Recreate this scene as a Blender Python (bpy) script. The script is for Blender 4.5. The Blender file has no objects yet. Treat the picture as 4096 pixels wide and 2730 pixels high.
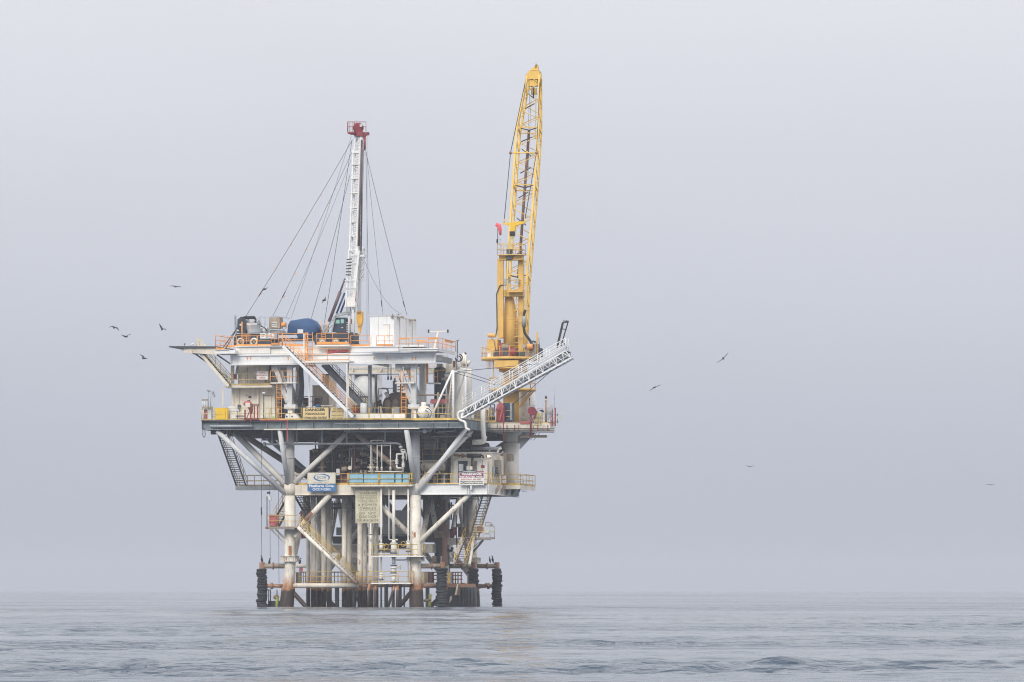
import bpy, math, random
import numpy as np
from mathutils import Vector, Matrix
random.seed(7)
rng = np.random.default_rng(5)
SC = bpy.context.scene
COL = SC.collection

# ------------------------------------------------------------------ camera
F, D, H, HZ = 18900.0, 450.0, 1.95, 2359.0          # focal length in photo pixels, distance, eye height, horizon row
cam_d = bpy.data.cameras.new('camera')
cam = bpy.data.objects.new('camera', cam_d)
COL.objects.link(cam)
cam.location = (0, -D, H)
cam.rotation_euler = (math.pi / 2, 0, 0)
cam_d.sensor_width = 36
cam_d.lens = 36 * F / 4096
cam_d.shift_y = (HZ - 1365) / 4096
cam_d.clip_start = 1
cam_d.clip_end = 30000
SC.camera = cam

# ------------------------------------------------------------------ sky and sun (foggy overcast)
SUN_EL, SUN_AZ = math.radians(36), math.radians(207)
W = bpy.data.worlds.new('World')
SC.world = W
W.use_nodes = True
nt = W.node_tree
nt.nodes.clear()
n_out = nt.nodes.new('ShaderNodeOutputWorld')
n_bg = nt.nodes.new('ShaderNodeBackground')
n_sky = nt.nodes.new('ShaderNodeTexSky')
n_sky.sky_type = 'NISHITA'
n_sky.sun_disc = False
n_sky.sun_elevation = SUN_EL
n_sky.sun_rotation = SUN_AZ
n_sky.dust_density = 6
n_hsv = nt.nodes.new('ShaderNodeHueSaturation')
n_hsv.inputs['Saturation'].default_value = 0.3
n_hsv.inputs['Value'].default_value = 0.1
n_tc = nt.nodes.new('ShaderNodeTexCoord')
n_sep = nt.nodes.new('ShaderNodeSeparateXYZ')
n_ramp = nt.nodes.new('ShaderNodeValToRGB')
n_mix = nt.nodes.new('ShaderNodeMix')
n_mix.data_type = 'RGBA'
n_mix.inputs['Factor'].default_value = 0.9
e = n_ramp.color_ramp.elements
e[0].position, e[0].color = 0.0, (0.345, 0.37, 0.44, 1)
e[1].position, e[1].color = 1.0, (1.4, 1.4, 1.43, 1)
for pos, c in ((0.06, (0.48, 0.50, 0.56, 1)), (0.12, (0.595, 0.605, 0.65, 1)), (0.4, (0.95, 0.955, 0.985, 1))):
    k = e.new(pos)
    k.color = c
L = nt.links.new
L(n_tc.outputs['Generated'], n_sep.inputs[0])
L(n_sep.outputs['Z'], n_ramp.inputs[0])
L(n_sky.outputs[0], n_hsv.inputs['Color'])
L(n_hsv.outputs[0], n_mix.inputs[6])
L(n_ramp.outputs[0], n_mix.inputs[7])
n_map = nt.nodes.new('ShaderNodeMapping')
n_map.inputs['Scale'].default_value = (5, 5, 14)
n_noi = nt.nodes.new('ShaderNodeTexNoise')
n_noi.inputs['Scale'].default_value = 1.0
n_noi.inputs['Detail'].default_value = 2
n_var = nt.nodes.new('ShaderNodeMapRange')
n_var.inputs[3].default_value, n_var.inputs[4].default_value = 0.93, 1.07
n_mul = nt.nodes.new('ShaderNodeVectorMath')
n_mul.operation = 'SCALE'
L(n_tc.outputs['Generated'], n_map.inputs[0])
L(n_map.outputs[0], n_noi.inputs['Vector'])
L(n_noi.outputs[0], n_var.inputs[0])
L(n_mix.outputs[2], n_mul.inputs[0])
L(n_var.outputs[0], n_mul.inputs['Scale'])
L(n_mul.outputs[0], n_bg.inputs['Color'])
n_bg.inputs['Strength'].default_value = 1.0
L(n_bg.outputs[0], n_out.inputs['Surface'])

sun_d = bpy.data.lights.new('sun', 'SUN')
sun_d.energy = 1.5
sun_d.angle = math.radians(25)
sun_d.color = (1, 0.94, 0.85)
sun = bpy.data.objects.new('sun', sun_d)
COL.objects.link(sun)
# light from the upper left, behind the camera
sdir = Vector((math.sin(SUN_AZ) * math.cos(SUN_EL), math.cos(SUN_AZ) * math.cos(SUN_EL), math.sin(SUN_EL)))
sun.rotation_euler = sdir.to_track_quat('Z', 'Y').to_euler()
sun.location = (-60, -200, 160)

vs = SC.view_settings
vs.view_transform = 'Standard'
vs.look = 'None'
vs.exposure = 0.45
vs.gamma = 1
vs.use_curve_mapping = False
SC.cycles.use_denoising = True
SC.cycles.filter_width = 1.1
SC.cycles.max_bounces = 6
SC.cycles.diffuse_bounces = 3
SC.cycles.glossy_bounces = 3
SC.cycles.transparent_max_bounces = 6
SC.cycles.volume_bounces = 0
SC.cycles.caustics_reflective = False
SC.cycles.caustics_refractive = False

# ------------------------------------------------------------------ frame of the platform: u along its front, v back, w up
PHI = math.radians(12)
cP, sP = math.cos(PHI), math.sin(PHI)
OX = (1662 - 2048) / 42.0


def Q(px, py, v):
    """photo pixel + depth plane v of the platform -> (u, v, w)"""
    dx, dz = (px - 2048) / F, (HZ - py) / F
    t = (v + OX * sP + D * cP) / (dx * sP + cP)
    X, Y = t * dx - OX, t - D
    return (X * cP - Y * sP, v, H + t * dz)


def Qu(px, py, u):
    """photo pixel + side plane u -> (u, v, w)"""
    dx, dz = (px - 2048) / F, (HZ - py) / F
    t = (u + OX * cP - D * sP) / (dx * cP - sP)
    X, Y = t * dx - OX, t - D
    return (u, X * sP + Y * cP, H + t * dz)


def world(p):
    return Vector((OX + p[0] * cP + p[1] * sP, -p[0] * sP + p[1] * cP, p[2]))


def lerp(a, b, t):
    return tuple(a[i] + (b[i] - a[i]) * t for i in range(3))


# ------------------------------------------------------------------ materials
MAT = {}


def material(name, col, rough=0.55, rust=0.0, var=0.18, metal=0.0, dirt=0.25, splash=False, rustcol=(0.20, 0.075, 0.028), scale=1.0, streak=0.12):
    m = bpy.data.materials.new(name)
    m.use_nodes = True
    t = m.node_tree
    t.nodes.clear()
    ln = t.links.new
    o = t.nodes.new('ShaderNodeOutputMaterial')
    b = t.nodes.new('ShaderNodeBsdfPrincipled')
    b.inputs['Roughness'].default_value = rough
    b.inputs['Metallic'].default_value = metal
    b.inputs['Specular IOR Level'].default_value = 0.35
    ln(b.outputs[0], o.inputs[0])
    g = t.nodes.new('ShaderNodeNewGeometry')

    def noise(vec_scale, detail, sc):
        mp = t.nodes.new('ShaderNodeMapping')
        mp.inputs['Scale'].default_value = vec_scale
        ln(g.outputs['Position'], mp.inputs[0])
        n = t.nodes.new('ShaderNodeTexNoise')
        n.inputs['Scale'].default_value = sc
        n.inputs['Detail'].default_value = detail
        n.inputs['Roughness'].default_value = 0.6
        ln(mp.outputs[0], n.inputs['Vector'])
        return n.outputs[0]

    def ramp(src, a, bb):
        r = t.nodes.new('ShaderNodeMapRange')
        r.inputs[1].default_value, r.inputs[2].default_value = a, bb
        ln(src, r.inputs[0])
        return r.outputs[0]

    def mix(fac, ca, cb, mode='MIX'):
        x = t.nodes.new('ShaderNodeMix')
        x.data_type = 'RGBA'
        x.blend_type = mode
        if isinstance(fac, (int, float)):
            x.inputs[0].default_value = fac
        else:
            ln(fac, x.inputs[0])
        for i, cc in ((6, ca), (7, cb)):
            if isinstance(cc, tuple):
                x.inputs[i].default_value = cc
            else:
                ln(cc, x.inputs[i])
        return x.outputs[2]

    def mul(a, c):
        x = t.nodes.new('ShaderNodeMath')
        x.operation = 'MULTIPLY'
        ln(a, x.inputs[0])
        if isinstance(c, (int, float)):
            x.inputs[1].default_value = c
        else:
            ln(c, x.inputs[1])
        return x.outputs[0]

    c4 = (*col, 1)
    dark = tuple(x * (1 - var * 2.2) for x in col) + (1,)
    lite = tuple(min(x * (1 + var), 0.95) for x in col) + (1,)
    n1 = noise((1, 1, 1), 4, 0.9 * scale)
    c = mix(ramp(n1, 0.3, 0.7), dark, lite)
    if dirt:
        n2 = noise((3, 3, streak * 3), 5, 1.6 * scale)          # vertical run-off streaks
        dc = tuple(x * 0.55 + y for x, y in zip(col, (0.03, 0.022, 0.012))) + (1,)
        c = mix(mul(ramp(n2, 0.5, 0.72), dirt * 2), c, dc)
    if rust:
        n3 = noise((2.2, 2.2, streak * 6), 6, 1.3 * scale)
        n4 = noise((1, 1, 1), 6, 7.0 * scale)
        th = 0.72 - 0.30 * rust
        f = ramp(n3, th, th + 0.05)
        f2 = ramp(n4, 0.35, 0.6)
        rc = mix(f2, (*rustcol, 1), tuple(x * 1.9 for x in rustcol) + (1,))
        c = mix(mul(mul(f, f2), 0.9), c, rc)
    if splash:                                                   # tidal zone: rust band, then dark growth
        sx = t.nodes.new('ShaderNodeSeparateXYZ')
        ln(g.outputs['Position'], sx.inputs[0])
        n5 = noise((1.6, 1.6, 0.35), 5, 1.1)
        ad = t.nodes.new('ShaderNodeMath')
        ad.operation = 'MULTIPLY_ADD'
        ln(n5, ad.inputs[0])
        ad.inputs[1].default_value = -2.6
        ln(sx.outputs['Z'], ad.inputs[2])
        n6 = noise((1, 1, 0.6), 6, 5.0)
        rc = mix(ramp(n6, 0.35, 0.65), (0.50, 0.23, 0.08, 1), (0.20, 0.07, 0.028, 1))
        c = mix(mul(ramp(ad.outputs[0], 2.2, 0.9), 0.95), c, rc)
        ad2 = t.nodes.new('ShaderNodeMath')
        ad2.operation = 'MULTIPLY_ADD'
        ln(n5, ad2.inputs[0])
        ad2.inputs[1].default_value = -0.9
        ln(sx.outputs['Z'], ad2.inputs[2])
        gc = mix(ramp(n6, 0.3, 0.7), (0.018, 0.02, 0.02, 1), (0.075, 0.04, 0.028, 1))
        c = mix(ramp(ad2.outputs[0], 1.55, 1.38), c, gc)
    ln(c, b.inputs['Base Color'])
    bm = t.nodes.new('ShaderNodeBump')
    bm.inputs['Strength'].default_value = 0.12
    bm.inputs['Distance'].default_value = 0.03
    ln(noise((1, 1, 1), 5, 6.0 * scale), bm.inputs['Height'])
    ln(bm.outputs[0], b.inputs['Normal'])
    MAT[name] = m
    return m


material('white', (0.79, 0.765, 0.71), rust=0.26, dirt=0.12, var=0.05)
material('clean_white', (0.78, 0.785, 0.785), rust=0.05, dirt=0.08, var=0.04)
material('cream', (0.76, 0.695, 0.59), rust=0.36, dirt=0.3, var=0.1)
material('jacket', (0.79, 0.745, 0.655), rust=0.5, dirt=0.3, var=0.1, splash=True)
material('conductor', (0.77, 0.72, 0.625), rust=0.36, dirt=0.35, var=0.12, splash=True)
material('grey', (0.33, 0.36, 0.385), rust=0.12, dirt=0.3)
material('pale_grey', (0.62, 0.635, 0.64), rust=0.08, dirt=0.2, var=0.08)
material('skirt', (0.17, 0.215, 0.235), rust=0.2, dirt=0.35)
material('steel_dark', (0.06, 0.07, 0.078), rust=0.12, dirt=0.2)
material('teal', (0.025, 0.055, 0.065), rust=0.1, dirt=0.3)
material('brown', (0.15, 0.078, 0.055), rust=0.5, dirt=0.4)
material('tan', (0.33, 0.27, 0.21), rust=0.35, dirt=0.4)
material('rust', (0.27, 0.15, 0.10), rust=0.5, dirt=0.4)
material('yellow', (0.66, 0.45, 0.115), rust=0.12, dirt=0.25)
material('bright_yellow', (0.78, 0.50, 0.03), rust=0.04, dirt=0.1, var=0.06)
material('crane', (0.70, 0.43, 0.105), rust=0.06, dirt=0.22, var=0.08)
material('boom', (0.76, 0.49, 0.10), rust=0.05, dirt=0.12, var=0.06)
material('orange', (0.80, 0.335, 0.085), rust=0.05, dirt=0.15, var=0.08)
material('pale_yellow', (0.66, 0.55, 0.26), rust=0.25, dirt=0.3)
material('red', (0.30, 0.045, 0.06), rust=0.1, dirt=0.2)
material('faded_red', (0.45, 0.12, 0.12), rust=0.1, dirt=0.3)
material('black', (0.018, 0.02, 0.024), rough=0.5, dirt=0.0)
material('vessel_black', (0.022, 0.035, 0.042), rough=0.45, dirt=0.1)
material('tyre', (0.03, 0.036, 0.04), rough=0.8, dirt=0.0, rust=0.0, var=0.3)
material('navy', (0.02, 0.05, 0.085), rough=0.45, dirt=0.1)
material('carrier', (0.03, 0.045, 0.065), rough=0.5, dirt=0.2)
material('tarp', (0.02, 0.075, 0.19), rough=0.6, dirt=0.1, var=0.2)
material('blue_panel', (0.26, 0.49, 0.62), rust=0.08, dirt=0.12, var=0.06)
material('blue_drum', (0.05, 0.2, 0.42), rough=0.4)
material('sign_white', (0.74, 0.73, 0.68), rust=0.03, dirt=0.1, var=0.04)
material('sign_cream', (0.68, 0.64, 0.53), rust=0.05, dirt=0.15, var=0.06)
material('sign_yellow', (0.72, 0.55, 0.25), rust=0.05, dirt=0.12, var=0.05)
material('sign_old', (0.56, 0.52, 0.37), rust=0.06, dirt=0.4, var=0.12)
material('sign_blue', (0.05, 0.17, 0.38), rough=0.5, dirt=0.08)
material('sign_maroon', (0.28, 0.06, 0.13), rough=0.5, dirt=0.1)
material('ink', (0.02, 0.022, 0.028), rough=0.6, dirt=0.0)
material('ink_faded', (0.14, 0.135, 0.11), rough=0.7, dirt=0.2, var=0.3)
material('ink_pale', (0.29, 0.28, 0.22), rough=0.7, dirt=0.2, var=0.2)
material('ink_red', (0.42, 0.10, 0.13), rough=0.6, dirt=0.0)
material('ink_white', (0.78, 0.78, 0.77), rough=0.6, dirt=0.0, var=0.03)
material('wire', (0.035, 0.035, 0.045), rough=0.5, dirt=0.0)
material('purple_pipe', (0.13, 0.085, 0.10), rust=0.2, dirt=0.1)
material('blue_ram', (0.025, 0.05, 0.17), rough=0.35, dirt=0.05)
material('windsock', (0.85, 0.13, 0.15), rough=0.8, dirt=0.05, var=0.05)
material('gull_dark', (0.05, 0.046, 0.048), rough=0.8, dirt=0.0)
material('cormorant', (0.01, 0.011, 0.013), rough=0.6, dirt=0.0)
material('dish', (0.66, 0.66, 0.63), rough=0.4, dirt=0.1, var=0.05)
material('hook_yellow', (0.70, 0.38, 0.04), rough=0.45, dirt=0.25)
material('algae', (0.22, 0.25, 0.05), rough=0.8, rust=0.35, dirt=0.4, var=0.3)
material('boiler', (0.15, 0.115, 0.09), rust=0.4, dirt=0.4, rough=0.7)
material('orange_rust', (0.46, 0.19, 0.07), rust=0.4, dirt=0.4, rough=0.8)
material('lime', (0.3, 0.6, 0.05), rough=0.6, dirt=0.0)

mg = bpy.data.materials.new('cab_glass')
mg.use_nodes = True
bg = mg.node_tree.nodes['Principled BSDF']
bg.inputs['Base Color'].default_value = (0.25, 0.48, 0.42, 1)
bg.inputs['Roughness'].default_value = 0.08
MAT['glass'] = mg
ml = bpy.data.materials.new('lamp_lit')
ml.use_nodes = True
bl = ml.node_tree.nodes['Principled BSDF']
bl.inputs['Base Color'].default_value = (1, 0.95, 0.9, 1)
bl.inputs['Emission Color'].default_value = (1, 0.93, 0.86, 1)
bl.inputs['Emission Strength'].default_value = 3.0
MAT['lamp'] = ml


# ------------------------------------------------------------------ mesh helpers
class MB:
    def __init__(s):
        s.v, s.f, s.sm = [], [], []

    def _add(s, vs_, fs_, smooth):
        o = len(s.v)
        s.v += [tuple(p) for p in vs_]
        s.f += [tuple(i + o for i in f) for f in fs_]
        s.sm += [smooth] * len(fs_) if isinstance(smooth, bool) else smooth
        return s

    def hexa(s, p):                                   # 8 corners: bottom 4 ccw, top 4 ccw
        return s._add(p, [(3, 2, 1, 0), (4, 5, 6, 7), (0, 1, 5, 4), (1, 2, 6, 5), (2, 3, 7, 6), (3, 0, 4, 7)], False)

    def box(s, a, b):
        x0, x1 = sorted((a[0], b[0]))
        y0, y1 = sorted((a[1], b[1]))
        z0, z1 = sorted((a[2], b[2]))
        return s.hexa([(x0, y0, z0), (x1, y0, z0), (x1, y1, z0), (x0, y1, z0), (x0, y0, z1), (x1, y0, z1), (x1, y1, z1), (x0, y1, z1)])

    def sweep(s, pts, radii, n=10, cap=True, smooth=True, flat=1.0):
        pts = [Vector(p) for p in pts]
        if isinstance(radii, (int, float)):
            radii = [radii] * len(pts)
        vs_, fs_ = [], []
        up = None
        for i, p in enumerate(pts):
            d = (pts[min(i + 1, len(pts) - 1)] - pts[max(i - 1, 0)]).normalized()
            if up is None:
                a = Vector((0, 0, 1)) if abs(d.z) < 0.9 else Vector((1, 0, 0))
                up = (a - d * a.dot(d)).normalized()
            else:
                up = (up - d * up.dot(d)).normalized()
            sd = d.cross(up)
            for k in range(n):
                a = 2 * math.pi * (k + 0.5) / n
                vs_.append(p + (sd * math.cos(a) + up * math.sin(a) * flat) * radii[i])
        for i in range(len(pts) - 1):
            for k in range(n):
                a, b = i * n + k, i * n + (k + 1) % n
                fs_.append((a, b, b + n, a + n))
        sm = [smooth] * len(fs_)
        if cap:
            fs_.append(tuple(range(n - 1, -1, -1)))
            fs_.append(tuple((len(pts) - 1) * n + k for k in range(n)))
            sm += [False, False]
        return s._add(vs_, fs_, sm)

    def tube(s, a, b, r, r2=None, n=10):
        return s.sweep([a, b], [r, r if r2 is None else r2], n)

    def bar(s, a, b, wd, ht=None):                    # square bar
        ht = ht or wd
        a, b = Vector(a), Vector(b)
        d = (b - a).normalized()
        z = Vector((0, 0, 1)) if abs(d.z) < 0.95 else Vector((0, 1, 0))
        x = d.cross(z).normalized() * wd / 2
        y = x.cross(d).normalized() * ht / 2
        return s.hexa([a - x - y, a + x - y, b + x - y, b - x - y, a - x + y, a + x + y, b + x + y, b - x + y])

    def pipe(s, pts, r, n=8, bend=2.2):               # pipe with rounded elbows
        P = [Vector(p) for p in pts]
        out = [P[0]]
        for i in range(1, len(P) - 1):
            a, b, c = P[i - 1], P[i], P[i + 1]
            l = min(r * bend, (a - b).length * 0.45, (c - b).length * 0.45)
            q0, q1 = b + (a - b).normalized() * l, b + (c - b).normalized() * l
            for t in (0, 0.33, 0.67, 1):
                out.append(q0 * (1 - t) ** 2 + b * 2 * t * (1 - t) + q1 * t * t)
        out.append(P[-1])
        return s.sweep(out, r, n)

    def capsule(s, a, b, r, n=16, dome=0.5):
        a, b = Vector(a), Vector(b)
        d = (b - a).normalized()
        pts, rad = [], []
        for k in range(5):
            t = k / 4 * math.pi / 2
            pts.append(a - d * r * dome * math.cos(t) + d * 0)
            rad.append(max(r * math.sin(t), 0.01))
        for k in range(4, -1, -1):
            t = k / 4 * math.pi / 2
            pts.append(b + d * r * dome * math.cos(t))
            rad.append(max(r * math.sin(t), 0.01))
        return s.sweep(pts, rad, n)

    def ball(s, c, r, n=10, flat=1.0):
        pts, rad = [], []
        for k in range(9):
            t = -math.pi / 2 + math.pi * k / 8
            pts.append((c[0], c[1], c[2] + r * flat * math.sin(t)))
            rad.append(max(r * math.cos(t), 0.004))
        return s.sweep(pts, rad, n)

    def prism(s, poly, v0, v1):                       # polygon in u-w extruded over v
        n = len(poly)
        vs_ = [(p[0], v0, p[1]) for p in poly] + [(p[0], v1, p[1]) for p in poly]
        fs_ = [tuple(range(n)), tuple(range(2 * n - 1, n - 1, -1))]
        fs_ += [(i, i + n, (i + 1) % n + n, (i + 1) % n) for i in range(n)]
        return s._add(vs_, fs_, False)

    def loft(s, poly, vs4):                           # u-w outline lofted through (v, scale) sections
        cx, cz = sum(p[0] for p in poly) / len(poly), sum(p[1] for p in poly) / len(poly)
        n, vv, ff = len(poly), [], []
        for v_, k in vs4:
            vv += [(cx + (p[0] - cx) * k, v_, cz + (p[1] - cz) * k) for p in poly]
        for i in range(len(vs4) - 1):
            for j in range(n):
                a, b = i * n + j, i * n + (j + 1) % n
                ff.append((a, a + n, b + n, b))
        sm = [True] * len(ff) + [True, True]
        ff += [tuple(range(n)), tuple(len(vs4) * n - 1 - k for k in range(n))]
        return s._add(vv, ff, sm)

    def tyre(s, R, r, h, n=20):
        prof = [(R - r * .6, -h * .75), (R + r * .3, -h), (R + r * .85, -h * .8), (R + r, -h * .35), (R + r, h * .35), (R + r * .85, h * .8), (R + r * .3, h), (R - r * .6, h * .75)]
        k = len(prof)
        vv = [(p * math.cos(2 * math.pi * i / n), p * math.sin(2 * math.pi * i / n), q) for i in range(n) for p, q in prof]
        ff = [(i * k + j, (i + 1) % n * k + j, (i + 1) % n * k + (j + 1) % k, i * k + (j + 1) % k) for i in range(n) for j in range(k)]
        return s._add(vv, ff, True)

    def torus(s, c, axis, R, r, n=16, k=6, arc=1.0, flat=1.0):
        ax = Vector(axis).normalized()
        a = Vector((0, 0, 1)) if abs(ax.z) < 0.9 else Vector((1, 0, 0))
        x = (a - ax * a.dot(ax)).normalized()
        y = ax.cross(x)
        cc = Vector(c)
        vs_, fs_ = [], []
        m = n if arc >= 1 else n + 1
        for i in range(m):
            t = 2 * math.pi * arc * i / n
            rd = x * math.cos(t) + y * math.sin(t)
            for j in range(k):
                p = 2 * math.pi * j / k
                vs_.append(cc + rd * (R + r * math.cos(p)) + ax * r * flat * math.sin(p))
        for i in range(n):
            i2 = (i + 1) % m
            for j in range(k):
                fs_.append((i * k + j, i2 * k + j, i2 * k + (j + 1) % k, i * k + (j + 1) % k))
        return s._add(vs_, fs_, True)


def children_parent(o, parent):
    o.parent = parent


def mesh_from(name, mb, off=(0, 0, 0)):
    me = bpy.data.meshes.new(name)
    me.from_pydata([(p[0] - off[0], p[1] - off[1], p[2] - off[2]) for p in mb.v], [], mb.f)
    me.polygons.foreach_set('use_smooth', mb.sm)
    me.update()
    return me


class T:
    """a top-level thing: an Empty at its base, or nothing but one mesh"""

    def __init__(s, name, label, cat, base, group=None, kind=None):
        s.base = tuple(base)
        s.o = bpy.data.objects.new(name, None)
        s.o.empty_display_size = 0.3
        COL.objects.link(s.o)
        s.o.location = world(base)
        s.o.rotation_euler = (0, 0, -PHI)
        s.o['label'] = label
        s.o['category'] = cat
        if group:
            s.o['group'] = group

    def add(s, name, mb, mat, parent=None, label=None):
        me = mesh_from(name, mb, s.base)
        me.materials.append(MAT[mat])
        o = bpy.data.objects.new(name, me)
        COL.objects.link(o)
        o.parent = parent or s.o
        if label:
            o['label'] = label
        return o

    # --- pixel helpers: x, y in photo pixels, v = depth plane
    def bx(s, name, mat, x0, x1, y0, y1, v, d, parent=None, label=None):
        a, b = Q(x0, y1, v), Q(x1, y0, v)
        return s.add(name, MB().box((a[0], v, a[2]), (b[0], v + d, b[2])), mat, parent, label)

    def tb(s, name, mat, x0, y0, x1, y1, r, v, v2=None, n=12, parent=None, r2=None):
        return s.add(name, MB().tube(Q(x0, y0, v), Q(x1, y1, v if v2 is None else v2), r, r2, n), mat, parent)

    def br(s, name, mat, x0, y0, x1, y1, wd, ht, v, v2=None, parent=None):
        return s.add(name, MB().bar(Q(x0, y0, v), Q(x1, y1, v if v2 is None else v2), wd, ht), mat, parent)

    def pp(s, name, mat, pts, r, parent=None, n=8):
        return s.add(name, MB().pipe([Q(*p) for p in pts], r, n), mat, parent)

    def pg(s, name, mat, pts, v, d, parent=None, label=None):
        poly = [Q(x, y, v) for x, y in pts]
        return s.add(name, MB().prism([(p[0], p[2]) for p in poly], v, v + d), mat, parent, label)

    def vc(s, name, mat, x, y0, y1, r, v, n=20, dome=0.0, parent=None):   # upright cylinder (y0 top)
        a, b = Q(x, y1, v), Q(x, y0, v)
        b = (a[0], a[1], b[2])
        mb = MB().capsule(a, b, r, n, dome) if dome else MB().tube(a, b, r, n=n)
        return s.add(name, mb, mat, parent)


def single(name, label, cat, mb, mat, base, group=None):
    """a thing that is one mesh"""
    me = mesh_from(name, mb, base)
    me.materials.append(MAT[mat])
    o = bpy.data.objects.new(name, me)
    COL.objects.link(o)
    o.location = world(base)
    o.rotation_euler = (0, 0, -PHI)
    o['label'], o['category'] = label, cat
    if group:
        o['group'] = group
    return o


def railing(t, p0, p1, mat, n=None, h=1.07, rails=(0.5, 1.0), toe=True, r=0.028, parent=None):
    p0, p1 = Vector(p0), Vector(p1)
    ln_ = (p1 - p0).length
    n = n or max(1, round(ln_ / 1.5))
    up = Vector((0, 0, h))
    mb = MB()
    for k in rails:
        mb.tube(p0 + up * k, p1 + up * k, r, n=6)
    if toe:
        mb.bar(p0 + Vector((0, 0, 0.09)), p1 + Vector((0, 0, 0.09)), 0.02, 0.18)
    g = t.add('guard_rail', mb, mat, parent)
    for i in range(n + 1):
        p = p0.lerp(p1, i / n)
        t.add('post', MB().tube(p, p + up, r, n=6), mat, g)
    return g


def stairs(name, label, cat, top, bot, wdir, width, m_str, m_rail, n, m_tread=None, group=None, tube=False, post=5, sw=0.28, rails=(0.5, 1.0), sides=(0, 1)):
    top, bot, wd = Vector(top), Vector(bot), Vector(wdir).normalized() * width
    t = T(name, label, cat, bot, group)
    for k in (0, 1):
        a, b = top + wd * k, bot + wd * k
        t.add('stringer', MB().tube(a, b, sw / 2, n=10) if tube else MB().bar(a, b, 0.06, sw), m_str)
    hd = Vector((bot.x - top.x, bot.y - top.y, 0)).normalized()
    for i in range(n):
        p = top.lerp(bot, (i + 0.5) / n) + Vector((0, 0, 0.06))
        a, b = p + wd * 0.03, p + wd * 0.97
        q = hd * 0.13
        z = Vector((0, 0, 0.03))
        t.add('tread', MB().hexa([a - q - z, a + q - z, b + q - z, b - q - z, a - q + z, a + q + z, b + q + z, b - q + z]), m_tread or m_str)
    for k in sides:
        off = wd * k + Vector((0, 0, 0.1))
        railing(t, top + off, bot + off, m_rail, n=post, h=0.95, rails=rails, toe=False)
    return t


def lattice(t, A, B, nb, r, name='lacing_bar', mat='boom', parent=None, faces=((0, 1), (1, 2), (2, 3), (3, 0)), cross=False):
    """zigzag lacing between the corner lines A[i]->B[i]"""
    for i, j in faces:
        for k in range(nb):
            a = lerp(A[i], B[i], k / nb)
            b = lerp(A[j], B[j], (k + 0.5) / nb)
            c = lerp(A[i], B[i], (k + 1) / nb)
            t.add(name, MB().tube(a, b, r, n=6), mat, parent)
            t.add(name, MB().tube(b, c, r, n=6), mat, parent)


def text_mesh(body, cap_h, max_w, bold=0.0, spacing=1.0):
    """flat lettering in x-z, centred, scaled to a cap height and a width"""
    cu = bpy.data.curves.new('lettering', 'FONT')
    cu.body = body
    cu.size = 1.0
    cu.offset = bold
    cu.align_x = 'CENTER'
    cu.space_character = spacing
    cu.resolution_u = 3
    ob = bpy.data.objects.new('lettering', cu)
    COL.objects.link(ob)
    bpy.context.view_layer.update()
    me = bpy.data.meshes.new_from_object(ob.evaluated_get(bpy.context.evaluated_depsgraph_get()))
    bpy.data.objects.remove(ob)
    co = np.array([v.co[:] for v in me.vertices])
    x0, x1, y0, y1 = co[:, 0].min(), co[:, 0].max(), co[:, 1].min(), co[:, 1].max()
    sx, sy = max_w / (x1 - x0), cap_h / (y1 - y0)
    for v in me.vertices:
        v.co = ((v.co.x - (x0 + x1) / 2) * sx, 0, (v.co.y - (y0 + y1) / 2) * sy)
    return me


def letter(t, body, x0, x1, y0, y1, v, mat, bold=0.02, spacing=1.0):
    """one line of print filling the pixel box on the plane v"""
    a, b = Q(x0, y1, v), Q(x1, y0, v)
    me = text_mesh(body, b[2] - a[2], b[0] - a[0], bold, spacing)
    me.materials.append(MAT[mat])
    o = bpy.data.objects.new('lettering', me)
    COL.objects.link(o)
    o.parent = t.o
    o.location = ((a[0] + b[0]) / 2 - t.base[0], v - 0.006 - t.base[1], (a[2] + b[2]) / 2 - t.base[2])
    return o


UL = Q(1160, 2200, 0)[0]                 # left row of legs
UR = Q(1950, 1960, 0)[0]                 # right end of the lower deck
VF, VB = -3.0, 26.0                      # main deck front and back edge
MUL, MUR = Q(806, 1690, VF)[0], Q(1850, 1690, VF)[0]
ROWS = (0.0, 12.5, 25.0)
W_LOW = Q(1400, 1940, 0)[2]              # top of the lower deck
W_MAIN = Q(1400, 1678, VF)[2]            # top of the main deck
W_TOP = Q(1200, 1388, -2)[2]             # top of the rig deck

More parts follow.
